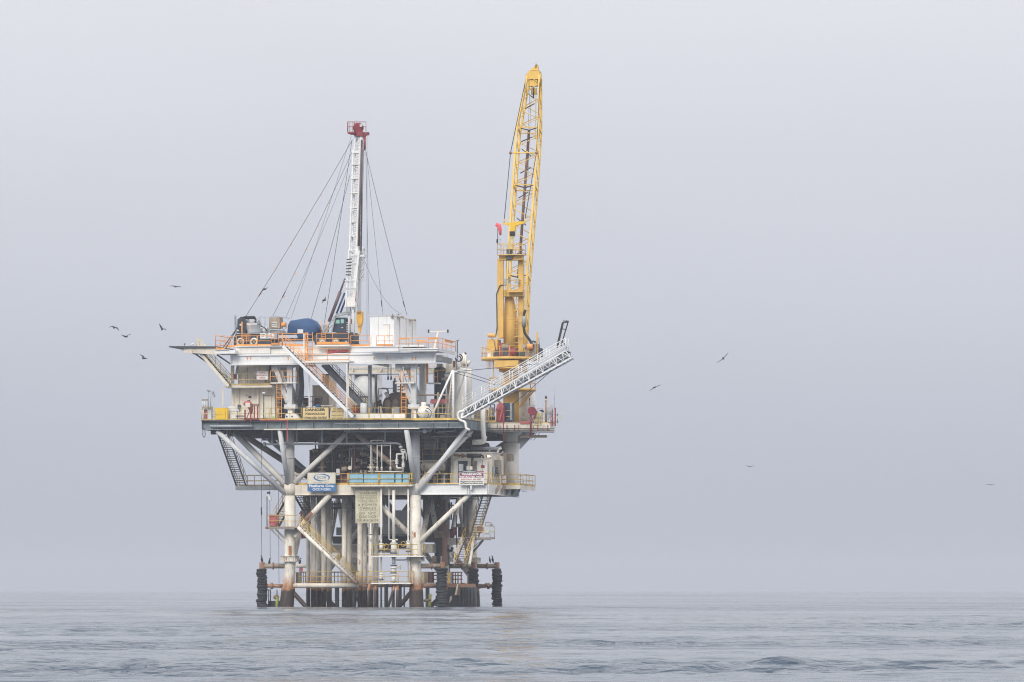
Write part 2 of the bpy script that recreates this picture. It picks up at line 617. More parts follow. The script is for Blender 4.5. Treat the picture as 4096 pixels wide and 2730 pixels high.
# ================================================================== SEA
def make_sea():
    def axis(lo, hi, step, far, g):
        a = list(np.arange(lo, hi + 1e-6, step))
        s, x, up = step, hi, []
        while x < far:
            s = min(s * g, 260)
            x += s
            up.append(x)
        s, x, dn = step, lo, []
        while x > -far:
            s = min(s * 1.12, 260)
            x -= s
            dn.append(x)
        return np.array(dn[::-1] + a + up)
    xs = axis(-34, 34, 0.28, 9000, 1.045)
    ys = axis(-392, -180, 0.22, 9000, 1.0075)
    X, Y = np.meshgrid(xs, ys)
    gx, gy = np.gradient(xs)[None, :], np.gradient(ys)[:, None]
    Z = np.zeros_like(X)
    # wind patches: long streaks of rougher and smoother water
    patch = np.zeros_like(X)
    for _ in range(14):
        l = rng.uniform(14, 70)
        th = rng.normal(0.05, 0.12)
        patch += np.sin(2 * np.pi / l * (np.sin(th) * X * 0.8 + np.cos(th) * Y) + rng.uniform(0, 6.28) + 1.3 * np.sin(X / rng.uniform(12, 40) + rng.uniform(0, 6)))
    patch = np.clip(0.5 + patch / 4.6, 0.06, 1.9)
    comps = []
    for lam, amp, n, spread in ((62, 0.10, 4, 0.11), (34, 0.085, 6, 0.11), (17, 0.065, 7, 0.08), (9, 0.034, 8, 0.1), (4.6, 0.013, 10, 0.22), (2.6, 0.010, 14, 0.4), (1.5, 0.011, 16, 0.5), (0.9, 0.0095, 14, 0.65)):
        for _ in range(n):
            l = lam * rng.uniform(0.75, 1.3)
            th = rng.normal(0.06, spread)
            comps.append((l, amp * rng.uniform(0.5, 1.2), th, rng.uniform(0, 6.28)))
    for l, a, th, ph in comps:
        kx, ky = 2 * np.pi / l * np.sin(th), 2 * np.pi / l * np.cos(th)
        eff = np.maximum(abs(np.sin(th)) * gx, abs(np.cos(th)) * gy)
        damp = np.clip((l / 2.6 - eff) / (l / 5), 0, 1)
        if not damp.any():
            continue
        p = kx * X + ky * Y + ph + 0.7 * np.sin(X * 0.017 + ph * 2)
        if l > 6:
            Z += a * damp * (0.65 + 0.35 * np.sin(X * 0.021 + Y * 0.013 + ph * 3) * np.cos(Y * 0.017 - X * 0.008 + ph * 5)) * (np.sin(p) + 0.18 * np.cos(2 * p))
        else:
            Z += a * damp * patch * np.sin(p)
    ny, nx = X.shape
    v = np.stack([X, Y, Z], -1).reshape(-1, 3)
    i = np.arange((ny - 1) * nx).reshape(ny - 1, nx)[:, :-1].ravel()
    f = np.stack([i, i + 1, i + nx + 1, i + nx], -1)
    me = bpy.data.meshes.new('sea')
    me.vertices.add(len(v))
    me.vertices.foreach_set('co', v.ravel())
    me.loops.add(f.size)
    me.loops.foreach_set('vertex_index', f.ravel())
    me.polygons.add(len(f))
    me.polygons.foreach_set('loop_start', np.arange(0, f.size, 4))
    me.polygons.foreach_set('loop_total', np.full(len(f), 4))
    me.polygons.foreach_set('use_smooth', np.ones(len(f), bool))
    me.update(calc_edges=True)
    m = bpy.data.materials.new('sea_water')
    m.use_nodes = True
    t = m.node_tree
    b = t.nodes['Principled BSDF']
    ln = t.links.new
    g = t.nodes.new('ShaderNodeNewGeometry')
    b.inputs['Base Color'].default_value = (0.045, 0.068, 0.10, 1)
    b.inputs['Roughness'].default_value = 0.07
    b.inputs['IOR'].default_value = 1.333
    mpw = t.nodes.new('ShaderNodeMapping')
    mpw.inputs['Scale'].default_value = (0.010, 0.06, 1)
    mpw.inputs['Rotation'].default_value = (0, 0, 0.05)
    ln(g.outputs['Position'], mpw.inputs[0])
    nw = t.nodes.new('ShaderNodeTexNoise')
    nw.inputs['Scale'].default_value = 1.0
    nw.inputs['Detail'].default_value = 4
    ln(mpw.outputs[0], nw.inputs['Vector'])
    wind = t.nodes.new('ShaderNodeMapRange')
    wind.inputs[1].default_value, wind.inputs[2].default_value = 0.40, 0.66
    wind.inputs[3].default_value, wind.inputs[4].default_value = 0.15, 2.3
    ln(nw.outputs[0], wind.inputs[0])
    prev = None
    for sc, sx, dist, st in ((0.5, 0.35, 0.30, 1.0), (1.6, 0.45, 0.17, 1.0), (5.0, 0.55, 0.06, 1.0)):
        mp = t.nodes.new('ShaderNodeMapping')
        mp.inputs['Scale'].default_value = (sx, 1, 1)
        mp.inputs['Rotation'].default_value = (0, 0, 0.12)
        ln(g.outputs['Position'], mp.inputs[0])
        n = t.nodes.new('ShaderNodeTexNoise')
        n.inputs['Scale'].default_value = sc
        n.inputs['Detail'].default_value = 3
        ln(mp.outputs[0], n.inputs['Vector'])
        bm = t.nodes.new('ShaderNodeBump')
        ln(wind.outputs[0], bm.inputs['Strength'])
        bm.inputs['Distance'].default_value = dist
        ln(n.outputs[0], bm.inputs['Height'])
        if prev:
            ln(prev, bm.inputs['Normal'])
        prev = bm.outputs[0]
    ln(prev, b.inputs['Normal'])
    me.materials.append(m)
    o = bpy.data.objects.new('sea', me)
    COL.objects.link(o)
    o['kind'] = 'structure'


make_sea()

# ================================================================== JACKET: six legs with braces
JK = T('platform_jacket', 'white rust-streaked steel legs and braces carrying the platform out of the sea', 'jacket', (UL / 2, 12.5, 0))


def leg_u(side, w):                       # the legs flare a little outwards near the water
    f = max(0.0, min(1.0, (3.6 - w) / 3.6))
    return (UL - 0.38 * f) if side == 0 else (0.12 * f)


for vi, v in enumerate(ROWS):
    for sd in (0, 1):
        prof = [(-4, 0.74), (0.0, 0.70), (2.0, 0.66), (2.3, 0.57), (4.2, 0.53), (W_LOW - 0.9, 0.53)]
        lg = JK.add('leg', MB().sweep([(leg_u(sd, w), v, w) for w, r in prof], [r for w, r in prof], 20), 'jacket')
        u = leg_u(sd, 5)
        cw0, cw1 = 4.62, 5.16
        c = MB().box((u - 0.78, v - 0.78, cw1 - 0.04), (u + 0.78, v + 0.78, cw1)).box((u - 0.78, v - 0.78, cw0), (u + 0.78, v + 0.78, cw0 + 0.04))
        c.box((u - 0.66, v - 0.66, cw0 + 0.04), (u + 0.66, v + 0.66, cw1 - 0.04))
        for k in (-0.45, -0.2, 0.05, 0.5):
            c.box((u + k - 0.02, v - 0.76, cw0 + 0.04), (u + k + 0.02, v + 0.76, cw1 - 0.04))
            c.box((u - 0.76, v + k - 0.02, cw0 + 0.04), (u + 0.76, v + k + 0.02, cw1 - 0.04))
        JK.add('collar', c, 'jacket', lg)


def brace(p0, p1, r, mat='jacket', name='brace'):
    return JK.add(name, MB().tube(p0, p1, r, n=14), mat)


brace(Q(1322, 1978, 0), Q(1176, 2136, 0), 0.27)
brace(Q(1470, 1975, 0), Q(1632, 2132, 0), 0.25)
brace(Q(1882, 1974, 0.2), Q(1676, 2170, 0), 0.235)
JK.add('brace_wrap', MB().tube(Q(1252, 2052, 0), Q(1222, 2085, 0), 0.285, n=14), 'rust')
brace(Q(1165, 2343, 0), Q(1436, 2343, 0), 0.235, 'cream')
JK.bx('rust_run', 'orange_rust', 1154, 1165, 2184, 2222, -.545, .05)
JK.bx('rust_run', 'orange_rust', 1655, 1662, 2130, 2150, -.545, .05)
brace(Q(1436, 2347, 0), Q(1484, 2347, 0), 0.1, 'rust')
brace(Q(1150, 2345, 0), Q(1070, 2345, -0.6), 0.16)
brace(Q(1170, 2368, 0), Q(1262, 2470, 0), 0.22)
brace(Q(1655, 2358, 0), Q(1560, 2470, 0), 0.22)
brace(Q(1690, 2345, 0), Q(1762, 2345, 2), 0.18, 'rust')
for sd in (0, 1):                         # side and rear faces
    for a, b in ((0, 12.5), (12.5, 25)):
        m = (a + b) / 2
        u = UL if sd == 0 else 0
        brace((u, a, 2.4), (u, b, 2.4), 0.2)
        brace((u, a, 3.0), (u, m, W_LOW - 1.0), 0.25)
        brace((u, b, 3.0), (u, m, W_LOW - 1.0), 0.25)
        brace((leg_u(sd, 1), a, 1.6), (leg_u(sd, -3), m, -3.5), 0.22)
        brace((leg_u(sd, 1), b, 1.6), (leg_u(sd, -3), m, -3.5), 0.22)
for v in (12.5, 25.0):
    brace((UL, v, 2.4), (0, v, 2.4), 0.22)
    brace((UL, v, 3.0), (UL / 2, v, W_LOW - 1.0), 0.25)
    brace((0, v, 3.0), (UL / 2, v, W_LOW - 1.0), 0.25)
    brace((UL - 0.2, v, 1.6), (UL * 0.55, v, -3.5), 0.22)
    brace((0, v, 1.6), (UL * 0.45, v, -3.5), 0.22)
brace(Q(1478, 2338, -0.9), Q(1470, 2470, -0.9), 0.12, 'jacket', 'prop')
for x0, x1, y1 in ((1503, 1501, 2436), (1592, 1587, 2441)):
    JK.add('prop', MB().tube(Q(x0, 2338, -1.2), Q(x1, y1 + 30, -1.2), 0.15, n=10), 'jacket')
brace(Q(1580, 2338, -1.2), Q(1543, 2460, -1.2), 0.13, 'jacket', 'prop')
JK.tb('stub_post', 'algae', 1720, 2378, 1718, 2460, 0.15, 1.0)
JK.tb('stub_arm', 'rust', 1697, 2404, 1722, 2400, 0.13, 0.6, 1.0)
JK.tb('stub_post', 'algae', 1110, 2388, 1104, 2460, 0.15, -0.5)

# ================================================================== FENDERS: pipe arms and stacked tyres
TY = mesh_from('tyre', MB().tyre(0.36, 0.16, 0.145))
TY.materials.append(MAT['tyre'])


def fender(label, x, v, leg, y0=2276, n=17, arm_low=True, lean=0.0):
    b = Q(x, 2441, v)
    t = T('tyre_fender', label, 'fender', (b[0], b[1], 0), 'tyre fenders around the platform legs')
    t.add('post', MB().tube((b[0], v, -1.5), (b[0], v, Q(x, 2250, v)[2]), 0.27, n=14), 'rust')
    top = Q(x, y0, v)[2]
    for i in range(n):
        o = bpy.data.objects.new('tyre', TY)
        COL.objects.link(o)
        o.parent = t.o
        w = top - 0.14 - i * 0.262
        k = random.uniform(0.9, 1.08)
        o.location = (random.uniform(-0.07, 0.07) + lean * i, random.uniform(-0.05, 0.05), w)
        o.rotation_euler = (random.uniform(-0.1, 0.1), random.uniform(-0.12, 0.12), random.uniform(0, 3))
        o.scale = (k, k, random.uniform(0.9, 1.1))
    lw = Q(x, 2265, v)[2]
    t.add('arm', MB().tube((b[0], v, lw), (leg[0], leg[1], lw), 0.235, n=14), 'tan')
    mid = lerp((b[0], v, lw), (leg[0], leg[1], lw), 0.4)
    d = Vector((leg[0] - b[0], leg[1] - v, 0)).normalized()
    t.add('flange', MB().tube(Vector(mid) - d * 0.07, Vector(mid) + d * 0.07, 0.34, n=14), 'rust')
    if arm_low:
        w = 2.3
        t.add('arm', MB().tube((b[0], v, w), (leg[0], leg[1], w), 0.18, n=12), 'rust')
        p = lerp((b[0], v, w), (leg[0], leg[1], w), 0.35)
        t.add('clamp', MB().tube(Vector(p) - d * 0.13, Vector(p) + d * 0.13, 0.3, n=10), 'rust')
    return t


fender('tyre fender standing alone in the water beside the leg under the red bin', 1048, -0.6, (UL, 0))
fender('tyre fender with leaning upper tyres just right of the leg below the diagonal white brace', 1770, 0.6, (0, 0), 2273, 18, False, -0.012)
fender('tyre fender standing in front of the steep boat landing stairs', 1893, 13.1, (0, 12.5), 2276)
fender('tyre fender with two cormorants perched on its post', 1988, 25.4, (0, 25), 2276)
JK.tb('brace', 'jacket', 1185, 2264, 1250, 2264, 0.2, 12.5)

# ================================================================== WELL CONDUCTORS
for i, (x, r, v) in enumerate(((1233, .2, 5.5), (1253, .25, 3), (1274, .21, 5.5), (1295, .24, 3), (1317, .25, 5.5), (1377, .24, 3), (1398, .25, 5.5), (1440, .25, 3), (1460, .24, 5.5), (1484, .25, 3), (1505, .22, 5.5))):
    a, b = Q(x, 1979, v), Q(x, 2441, v)
    t = T('conductor_pipe', 'tall pale well conductor pipe standing in the row of conductors below the lower deck', 'pipe', (a[0], v, 0), 'well conductor pipes')
    t.add('casing', MB().tube((a[0], v, -3), (a[0], v, W_LOW - 0.5), r, n=16), 'conductor')
    w = random.uniform(8.5, 10)
    t.add('joint', MB().tube((a[0], v, w), (a[0], v, w + 0.12), r + 0.025, n=16), 'conductor')
for i, (x, v, r) in enumerate(((1347, 16, .2), (1352, 9, .12), (1415, 9, .1), (1525, 4, .1), (1545, 12, .2), (1570, 6, .1), (1600, 12, .18), (1617, 4, .08), (1710, 10, .2))):
    a = Q(x, 2340, v)
    o = single('caisson_pipe', 'dark slim pile pipe rising from the sea behind the conductors', 'pipe', MB().tube((a[0], v, -3), (a[0], v, 2.5), r, n=10), 'steel_dark', (a[0], v, 0), 'dark pile pipes in the water')

# ================================================================== LOWER DECK
LD = T('lower_deck', 'lower deck of the platform with a white plate girder edge', 'deck', (UL / 2, 12, W_LOW))
yb = Q(1400, 1980, 0)[2]


def ibeam(t, name, p0, p1, hgt, mat, fl=0.3, web=0.03, parent=None, stiff=0.0):
    """I-beam whose top runs p0->p1"""
    p0, p1 = Vector(p0), Vector(p1)
    mb = MB()
    z = Vector((0, 0, 1))
    mb.bar(p0 - z * 0.025, p1 - z * 0.025, fl, 0.05)
    mb.bar(p0 - z * (hgt - 0.025), p1 - z * (hgt - 0.025), fl, 0.05)
    mb.bar(p0 - z * hgt / 2, p1 - z * hgt / 2, web, hgt - 0.1)
    o = t.add(name, mb, mat, parent)
    if stiff:
        d = (p1 - p0)
        n = max(1, int(d.length / stiff))
        for i in range(1, n):
            q = p0 + d * (i / n)
            t.add('stiffener', MB().bar(q - z * 0.06, q - z * (hgt - 0.06), fl * 0.9, 0.025) if abs(d.normalized().y) > 0.7 else MB().box((q.x - 0.012, q.y - fl * 0.45, q.z - hgt + 0.05), (q.x + 0.012, q.y + fl * 0.45, q.z - 0.05)), mat, o)
    return o


hg = W_LOW - yb
LD.add('girder', MB().box((UL + 0.5, -0.12, yb), (-0.45, 0.12, W_LOW)).box((UL + 0.5, -0.25, yb - 0.03), (-0.45, 0.25, yb)), 'cream')
LD.add('girder', MB().box((0.45, -0.12, yb), (UR, 0.12, W_LOW)).box((0.45, -0.25, yb - 0.03), (UR, 0.25, yb)).box((0.45, -0.27, W_LOW), (UR, 0.25, W_LOW + 0.03)), 'clean_white')
for sd in (0, 1):
    u = UL if sd == 0 else 0
    LD.add('leg_can', MB().tube((u, 0, yb - 0.02), (u, 0, W_LOW + 0.1), 0.57, n=20), 'cream' if sd == 0 else 'white')
    for v in ROWS[1:]:
        LD.add('leg_can', MB().tube((u, v, yb - 0.02), (u, v, W_LOW + 0.1), 0.57, n=20), 'cream')
for x in (1868, 1876, 1882):
    a = Q(x, 1960, -0.15)
    LD.add('stiffener', MB().box((a[0] - 0.02, -0.25, yb), (a[0] + 0.02, -0.12, W_LOW)), 'clean_white')
LD.add('girder', MB().box((UR - 0.12, 0.12, yb), (UR + 0.12, 14, W_LOW)).box((UR - 0.25, 0.25, yb - 0.03), (UR + 0.25, 14, yb)), 'white')
for k in range(5):
    v = 3 + k * 2.4
    LD.add('bracket', MB().bar((UR + 0.1, v, yb + 0.1), (UR + 0.5, v, W_LOW - 0.05), 0.05, 0.3), 'tan')
for v, ue in ((12.5, UR), (25, 0.6)):
    LD.add('girder', MB().box((UL, v - 0.12, yb), (ue, v + 0.12, W_LOW - 0.03)), 'tan')
for u in (UL, 0):
    LD.add('girder', MB().box((u - 0.12, 0.6, yb), (u + 0.12, 25, W_LOW - 0.03)), 'tan')
for k in range(9):
    u = UL + 1.4 + k * 2.1
    LD.add('joist', MB().box((u - 0.08, 0.3, yb + 0.3), (u + 0.08, 25.5 if u < 0.6 else 13.8, W_LOW - 0.03)), 'steel_dark')
LD.add('deck_plate', MB().box((UL - 0.5, 0.14, W_LOW - 0.03), (0.7, 25.6, W_LOW + 0.02)).box((0.7, 0.14, W_LOW - 0.03), (UR, 14, W_LOW + 0.02)), 'steel_dark')
# balcony beyond the crane pedestal
a, b = Q(1960, 1945, 5), Q(2128, 1945, 12)
LD.add('balcony', MB().box((UR, 6.5, W_LOW - 0.02), (b[0], 13.5, W_LOW + 0.05)).box((UR, 6.5, W_LOW - 0.35), (b[0], 6.6, W_LOW - 0.02)).box((b[0] - 0.1, 6.6, W_LOW - 0.35), (b[0], 13.5, W_LOW - 0.02)), 'cream')
railing(LD, (UR, 6.5, W_LOW + 0.05), (b[0], 6.5, W_LOW + 0.05), 'yellow', 3)
railing(LD, (b[0], 6.5, W_LOW + 0.05), (b[0], 13.5, W_LOW + 0.05), 'yellow', 5)
railing(LD, (b[0], 13.5, W_LOW + 0.05), (UR, 13.5, W_LOW + 0.05), 'yellow', 3)
# front rails
for x0, x1, n in ((1182, 1230, 1), (1340, 1392, 1), (1700, 1852, 3), (1912, 1950, 1)):
    railing(LD, Q(x0, 1940, 0.1), Q(x1, 1940, 0.1), 'yellow', n)
railing(LD, (UR, 0.1, W_LOW), (UR, 6.4, W_LOW), 'yellow', 5)
# blue-panelled balcony
vb = -1.4
LD.add('balcony_beam', MB().box(Q(1389, 1947, vb)[:1] + (vb, Q(1389, 1947, vb)[2]), Q(1650, 1939, vb)[:1] + (-0.27, Q(1650, 1939, vb)[2])), 'cream')
for x0, x1 in ((1397, 1452), (1456, 1512), (1521, 1577), (1582, 1606), (1611, 1635)):
    for y0, y1 in ((1896, 1914), (1917, 1931)):
        LD.bx('panel', 'blue_panel', x0, x1, y0, y1, vb + 0.06, 0.03)
LD.bx('toe_board', 'yellow', 1390, 1650, 1931, 1939, vb, 0.05)
g = LD.add('guard_rail', MB().tube(Q(1390, 1894, vb), Q(1650, 1894, vb), 0.035, n=6).tube(Q(1390, 1915.5, vb), Q(1650, 1915.5, vb), 0.03, n=6), 'yellow')
for x in (1391, 1395, 1514, 1519, 1638, 1645):
    LD.tb('post', 'yellow', x, 1893, x, 1938, 0.035, vb, n=6, parent=g)
railing(LD, Q(1648, 1938, vb), (Q(1648, 1938, vb)[0], -0.2, Q(1648, 1938, vb)[2]), 'yellow', 1)
# left walkway
a, b = Q(942, 1945, 4), Q(1150, 1945, 4)
LD.add('walkway', MB().box((a[0], 4, Q(942, 1961, 4)[2]), (UL - 0.4, 5.4, Q(942, 1944, 4)[2])), 'grey')
railing(LD, (a[0], 5.4, W_LOW), (UL - 0.4, 5.4, W_LOW), 'yellow', 4)
railing(LD, (a[0] + 1.2, 4, W_LOW), (UL - 0.4, 4, W_LOW), 'yellow', 3, toe=False)

# ================================================================== DECK COLUMNS between lower and main deck
DC = T('deck_columns', 'pale tapered columns and slanted tube braces holding up the main deck', 'columns', (UL / 2, 10, W_LOW))
wm = Q(1400, 1716, VF)[2]
for v in ROWS:
    for u in (UL, 0):
        DC.add('column', MB().sweep([(u, v, W_LOW), (u, v, W_LOW + 2.6), (u, v, wm + 0.3)], [0.43, 0.43, 0.43], 18), 'pale_grey' if u == 0 else 'white')
        if v == 0:
            DC.add('band', MB().tube((u, v, W_LOW + 2.55), (u, v, W_LOW + 2.65), 0.47, n=18), 'white')


def dbrace(p0, p1, r, mat='white'):
    DC.add('brace', MB().tube(p0, p1, r, n=14), mat)


dbrace(Q(1152, 1936, -0.4), Q(1119, 1720, VF + .3), 0.24, 'pale_grey')
dbrace(Q(1658, 1932, -0.4), Q(1626, 1718, VF + .3), 0.26, 'pale_grey')
dbrace(Q(1142, 1976, -0.3), Q(868, 1724, VF + .5), 0.24, 'pale_grey')
dbrace(Q(1140, 1936, 0), Q(935, 1728, 1.5), 0.30)
dbrace((UL, 12.5, W_LOW + 0.2), Q(965, 1735, 6), 0.30, 'tan')
dbrace((UL, 12.5, W_LOW + 0.2), Q(1068, 1748, 14), 0.28, 'grey')
dbrace(Q(1178, 1932, 0), Q(1382, 1738, 0), 0.25)
dbrace(Q(1428, 1738, 0), Q(1610, 1896, 0), 0.25, 'tan')
dbrace(Q(1672, 1968, -0.3), Q(1864, 1716, -1.5), 0.21, 'clean_white')
dbrace(Q(1678, 1938, 0), Q(1884, 1722, 3.5), 0.29)
dbrace((0, 12.5, W_LOW), (6.8, 12.4, W_LOW + 4.6), 0.4, 'tan')
dbrace(Q(2020, 1805, 12), Q(2130, 1715, 12), 0.3, 'grey')
for v in (12.5, 25):
    dbrace((UL, v, W_LOW + .2), (UL / 2, v, wm), 0.25, 'tan')
    dbrace((0, v, W_LOW + .2), (UL / 2, v, wm), 0.25, 'tan')

# ================================================================== MAIN DECK
MD = T('main_deck', 'wide main deck of the platform edged by a stiffened grey girder', 'deck', (UL / 2, 10, W_MAIN))
MD.add('deck_plate', MB().box((MUL, VF, W_MAIN - 0.12), (MUR, VB, W_MAIN)), 'steel_dark')
MD.add('bounce_sheet', MB().box((MUL + .05, VF + .05, W_MAIN + 0.004), (MUR - .05, VB - .05, W_MAIN + 0.012)), 'pale_grey')  # pale sheet added above the plate to bounce light onto the walls
y1, y2 = Q(1400, 1703, VF)[2], wm
xs_ = [806, 870, 935, 1000, 1065, 1120, 1180, 1250, 1320, 1385, 1450, 1520, 1590, 1660, 1730, 1790, 1848]
for x0, x1 in zip(xs_, xs_[1:]):
    a, b = Q(x0, 1700, VF)[0], Q(x1, 1700, VF)[0]
    MD.add('girder_panel', MB().box((a, VF + 0.25, y2 + 0.05), (b - 0.012, VF + 0.29, W_MAIN - 0.12)), 'skirt')
    MD.add('stiffener', MB().box((a, VF + 0.03, y2 + 0.05), (a + 0.03, VF + 0.25, W_MAIN - 0.12)), 'grey')
MD.add('flange', MB().box((Q(1055, 1710, VF)[0], VF, y2 - 0.06), (Q(1678, 1710, VF)[0], VF + 0.3, y2 + 0.05)), 'cream')
MD.add('flange', MB().box((MUL, VF + 0.06, y2), (Q(1055, 1710, VF)[0], VF + 0.3, y2 + 0.05)), 'grey')
MD.add('flange', MB().box((Q(1678, 1710, VF)[0], VF + 0.06, y2), (MUR, VF + 0.3, y2 + 0.05)), 'grey')
MD.tb('edge_pipe', 'grey', 840, 1706, 1010, 1706, 0.13, VF - 0.05)
MD.pp('edge_pipe', 'wire', [(1385, 1682, VF - .06), (1640, 1682, VF - .06), (1665, 1684, VF - .06)], 0.04)
MD.pp('edge_pipe', 'grey', [(1340, 1696, VF - .06), (1500, 1694, VF - .06), (1840, 1692, VF - .06)], 0.035)
MD.pp('edge_pipe', 'wire', [(806, 1686, VF - .06), (1100, 1688, VF - .06), (1384, 1688, VF - .06)], 0.04)
MD.add('side_girder', MB().box((MUR - 0.1, VF + 0.3, y2), (MUR, VB, W_MAIN - 0.12)), 'skirt')
MD.add('side_girder', MB().box((MUL, VF + 0.3, y2), (MUL + 0.1, VB, W_MAIN - 0.12)), 'skirt')
MD.add('side_girder', MB().box((MUL, VB - 0.1, y2 - 0.3), (MUR, VB, W_MAIN - 0.12)), 'skirt')
for k in range(12):
    u = MUL + 1.2 + k * 2.0
    MD.add('joist', MB().box((u - 0.08, VF + 0.35, y2 - 0.1), (u + 0.08, VB - 0.2, W_MAIN - 0.12)), 'steel_dark')
for v in (0, 6, 12.5, 19, 25):
    MD.add('cross_girder', MB().box((MUL + 0.1, v - 0.12, y2 - 0.35), (MUR - 0.1, v + 0.12, W_MAIN - 0.14)), 'steel_dark')
# crane side extension
EU = Q(2202, 1700, 8.5)[0]
EM = Q(2090, 1700, 8.5)[0]
MD.add('deck_plate', MB().box((MUR, 8.5, W_MAIN - 0.1), (EM, 17, W_MAIN + 0.02)), 'tan')
MD.add('deck_plate', MB().box((EM, 8.5, W_MAIN - 0.1), (EU, 10.8, W_MAIN + 0.02)), 'tan')
MD.add('side_girder', MB().box((MUR, 8.4, y2), (EU, 8.5, W_MAIN - 0.1)), 'cream')
MD.add('side_girder', MB().box((EU - 0.1, 8.5, y2), (EU, 10.8, W_MAIN - 0.1)), 'cream')
MD.add('cantilever_beam', MB().box(Q(2080, 1752, 9)[:1] + (9, Q(2080, 1752, 9)[2]), Q(2185, 1741, 9)[:1] + (9.4, Q(2185, 1741, 9)[2])), 'tan')
MD.pg('gusset', 'grey', [(2078, 1798), (2140, 1732), (2122, 1732), (2078, 1760)], 10, 0.3)
for k in range(5):
    MD.br('grating_bar', 'tan', 2082 + k * 13, 1762, 2108 + k * 13, 1732, 0.05, 0.05, 10.4)
for y in (1714, 1722, 1728):
    MD.pp('cable_tray', 'wire', [(1850, y - 3, 8.3), (1960, y, 8.3), (2215, y + 2, 8.3)], 0.035)
for x in (2000, 2028, 2058, 2075, 2150, 2190):
    MD.tb('rail_post', 'red', x, 1700, x, 1726, 0.03, 8.25, n=6)
# rails along the main deck
for x0, x1, n in ((815, 905, 2), (915, 1110, 4), (1114, 1205, 2), (1384, 1475, 1), (1479, 1568, 2), (1573, 1650, 1), (1653, 1732, 1), (1736, 1812, 1)):
    railing(MD, Q(x0, 1678, VF), Q(x1, 1678, VF), 'yellow' if x0 > 1100 else 'pale_yellow', n, toe=False)
MD.bx('toe_board', 'yellow', 806, 1115, 1675, 1681, VF - 0.03, 0.03)
MD.bx('toe_board', 'yellow', 1115, 1384, 1673, 1681, VF - 0.03, 0.03)
MD.bx('toe_board', 'yellow', 1384, 1566, 1673, 1680, VF - 0.03, 0.03)
MD.bx('toe_board', 'yellow', 1566, 1835, 1672, 1683, VF - 0.05, 0.05)
railing(MD, (MUL, VF, W_MAIN), (MUL, 5, W_MAIN), 'pale_yellow')
railing(MD, (MUR, VF + 3.6, W_MAIN), (MUR, 8.4, W_MAIN), 'pale_yellow')
railing(MD, Q(1925, 1690, 8.5), Q(1985, 1690, 8.5), 'yellow', 3)
railing(MD, Q(2080, 1693, 8.5), Q(2125, 1693, 8.5), 'tan', 2)
railing(MD, Q(2165, 1697, 8.5), Q(2192, 1697, 8.5), 'yellow', 1)
railing(MD, (EU, 8.6, W_MAIN), (EU, 10.8, W_MAIN), 'yellow')
railing(MD, (MUL, VB - .1, W_MAIN), (MUR, VB - .1, W_MAIN), 'tan')
# dangling hose and red ribbon
single('hanging_hose', 'dark hose hanging in a loop below the corner of the main deck', 'hose', MB().pipe([Q(812, 1712, VF), Q(811, 1742, VF), Q(814, 1750, VF), Q(818, 1750, VF), Q(821, 1740, VF), Q(819, 1715, VF)], 0.035), 'wire', Q(815, 1712, VF))
single('red_ribbon', 'red safety ribbon hanging down from the main deck edge by the column', 'ribbon', MB().bar(Q(1149, 1681, VF - .1), Q(1149, 1762, VF - .1), 0.05, 0.03).bar(Q(1040, 1681, VF - .1), Q(1149, 1681, VF - .1), 0.03, 0.05), 'windsock', Q(1149, 1690, VF - .1))

# pipes hung under the main deck
t = T('header_pipe', 'long grey pipe with a flanged valve drop hung under the main deck', 'pipe', Q(1340, 1775, -1))
t.pp('pipe', 'grey', [(1062, 1778, -1), (1200, 1777, -1), (1590, 1774, -1), (1603, 1780, -1), (1603, 1800, -1)], 0.11)
t.add('flange', MB().tube(Q(1053, 1778, -1), Q(1062, 1778, -1), 0.2, n=12), 'grey')
t.add('flange', MB().tube(Q(1603, 1786, -1), Q(1603, 1792, -1), 0.18, n=12), 'white')
for x in (1088, 1187, 1288, 1387, 1540):
    t.br('hanger', 'grey', x, 1716, x, 1782, 0.14, 0.05, -0.95)
t = T('crossover_pipe', 'pale pipe with elbow and blind flange running just under the deck girder', 'pipe', Q(1560, 1726, -2))
t.pp('pipe', 'grey', [(1392, 1726, -2), (1690, 1726, -2), (1722, 1724, -2), (1727, 1712, -2)], 0.1)
t.add('flange', MB().tube(Q(1699, 1726, -2.2), Q(1699, 1726, -1.8), 0.2, n=12), 'pale_grey')
t.add('elbow', MB().capsule(Q(1380, 1722, -2), Q(1400, 1726, -2), 0.17), 'grey')

# ================================================================== RIG DECK (upper steel) with V-shaped supports
RD = T('rig_deck', 'white beamed upper deck carrying the drilling rig with orange hand rails', 'deck', Q(1400, 1400, 3))
VR = -2.0


def vsupport(x, v):
    """V-shaped support: upright plus slanting leg meeting in a foot"""
    s = T('rig_support', 'grey V-shaped steel support under the rig deck beam' + {(1160, -1.0): ' beside the dark hanging duct', (1655, -1.0): ' with an orange ladder and small platform'}.get((x, v), ' at the rear, behind the front supports'), 'support', Q(x, 1672, v), 'V-shaped supports of the rig deck')
    s.br('upright', 'pale_grey', x, 1458, x, 1640, 0.5, 0.5, v)
    s.br('slanted_leg', 'pale_grey', x - 62, 1458, x - 8, 1612, 0.42, 0.42, v)
    s.bx('head_beam', 'pale_grey', x - 72, x + 12, 1457, 1470, v - 0.2, 0.45)
    s.bx('bracket', 'pale_grey', x - 74, x - 52, 1455, 1482, v - 0.27, 0.6)
    s.bx('bracket', 'pale_grey', x - 12, x + 11, 1450, 1472, v - 0.30, 0.66)
    s.bx('foot', 'pale_grey', x - 24, x + 22, 1618, 1636, v - 0.45, 0.9)
    s.bx('foot_post', 'white', x - 9, x + 9, 1636, 1678, v - 0.2, 0.4)
    return s


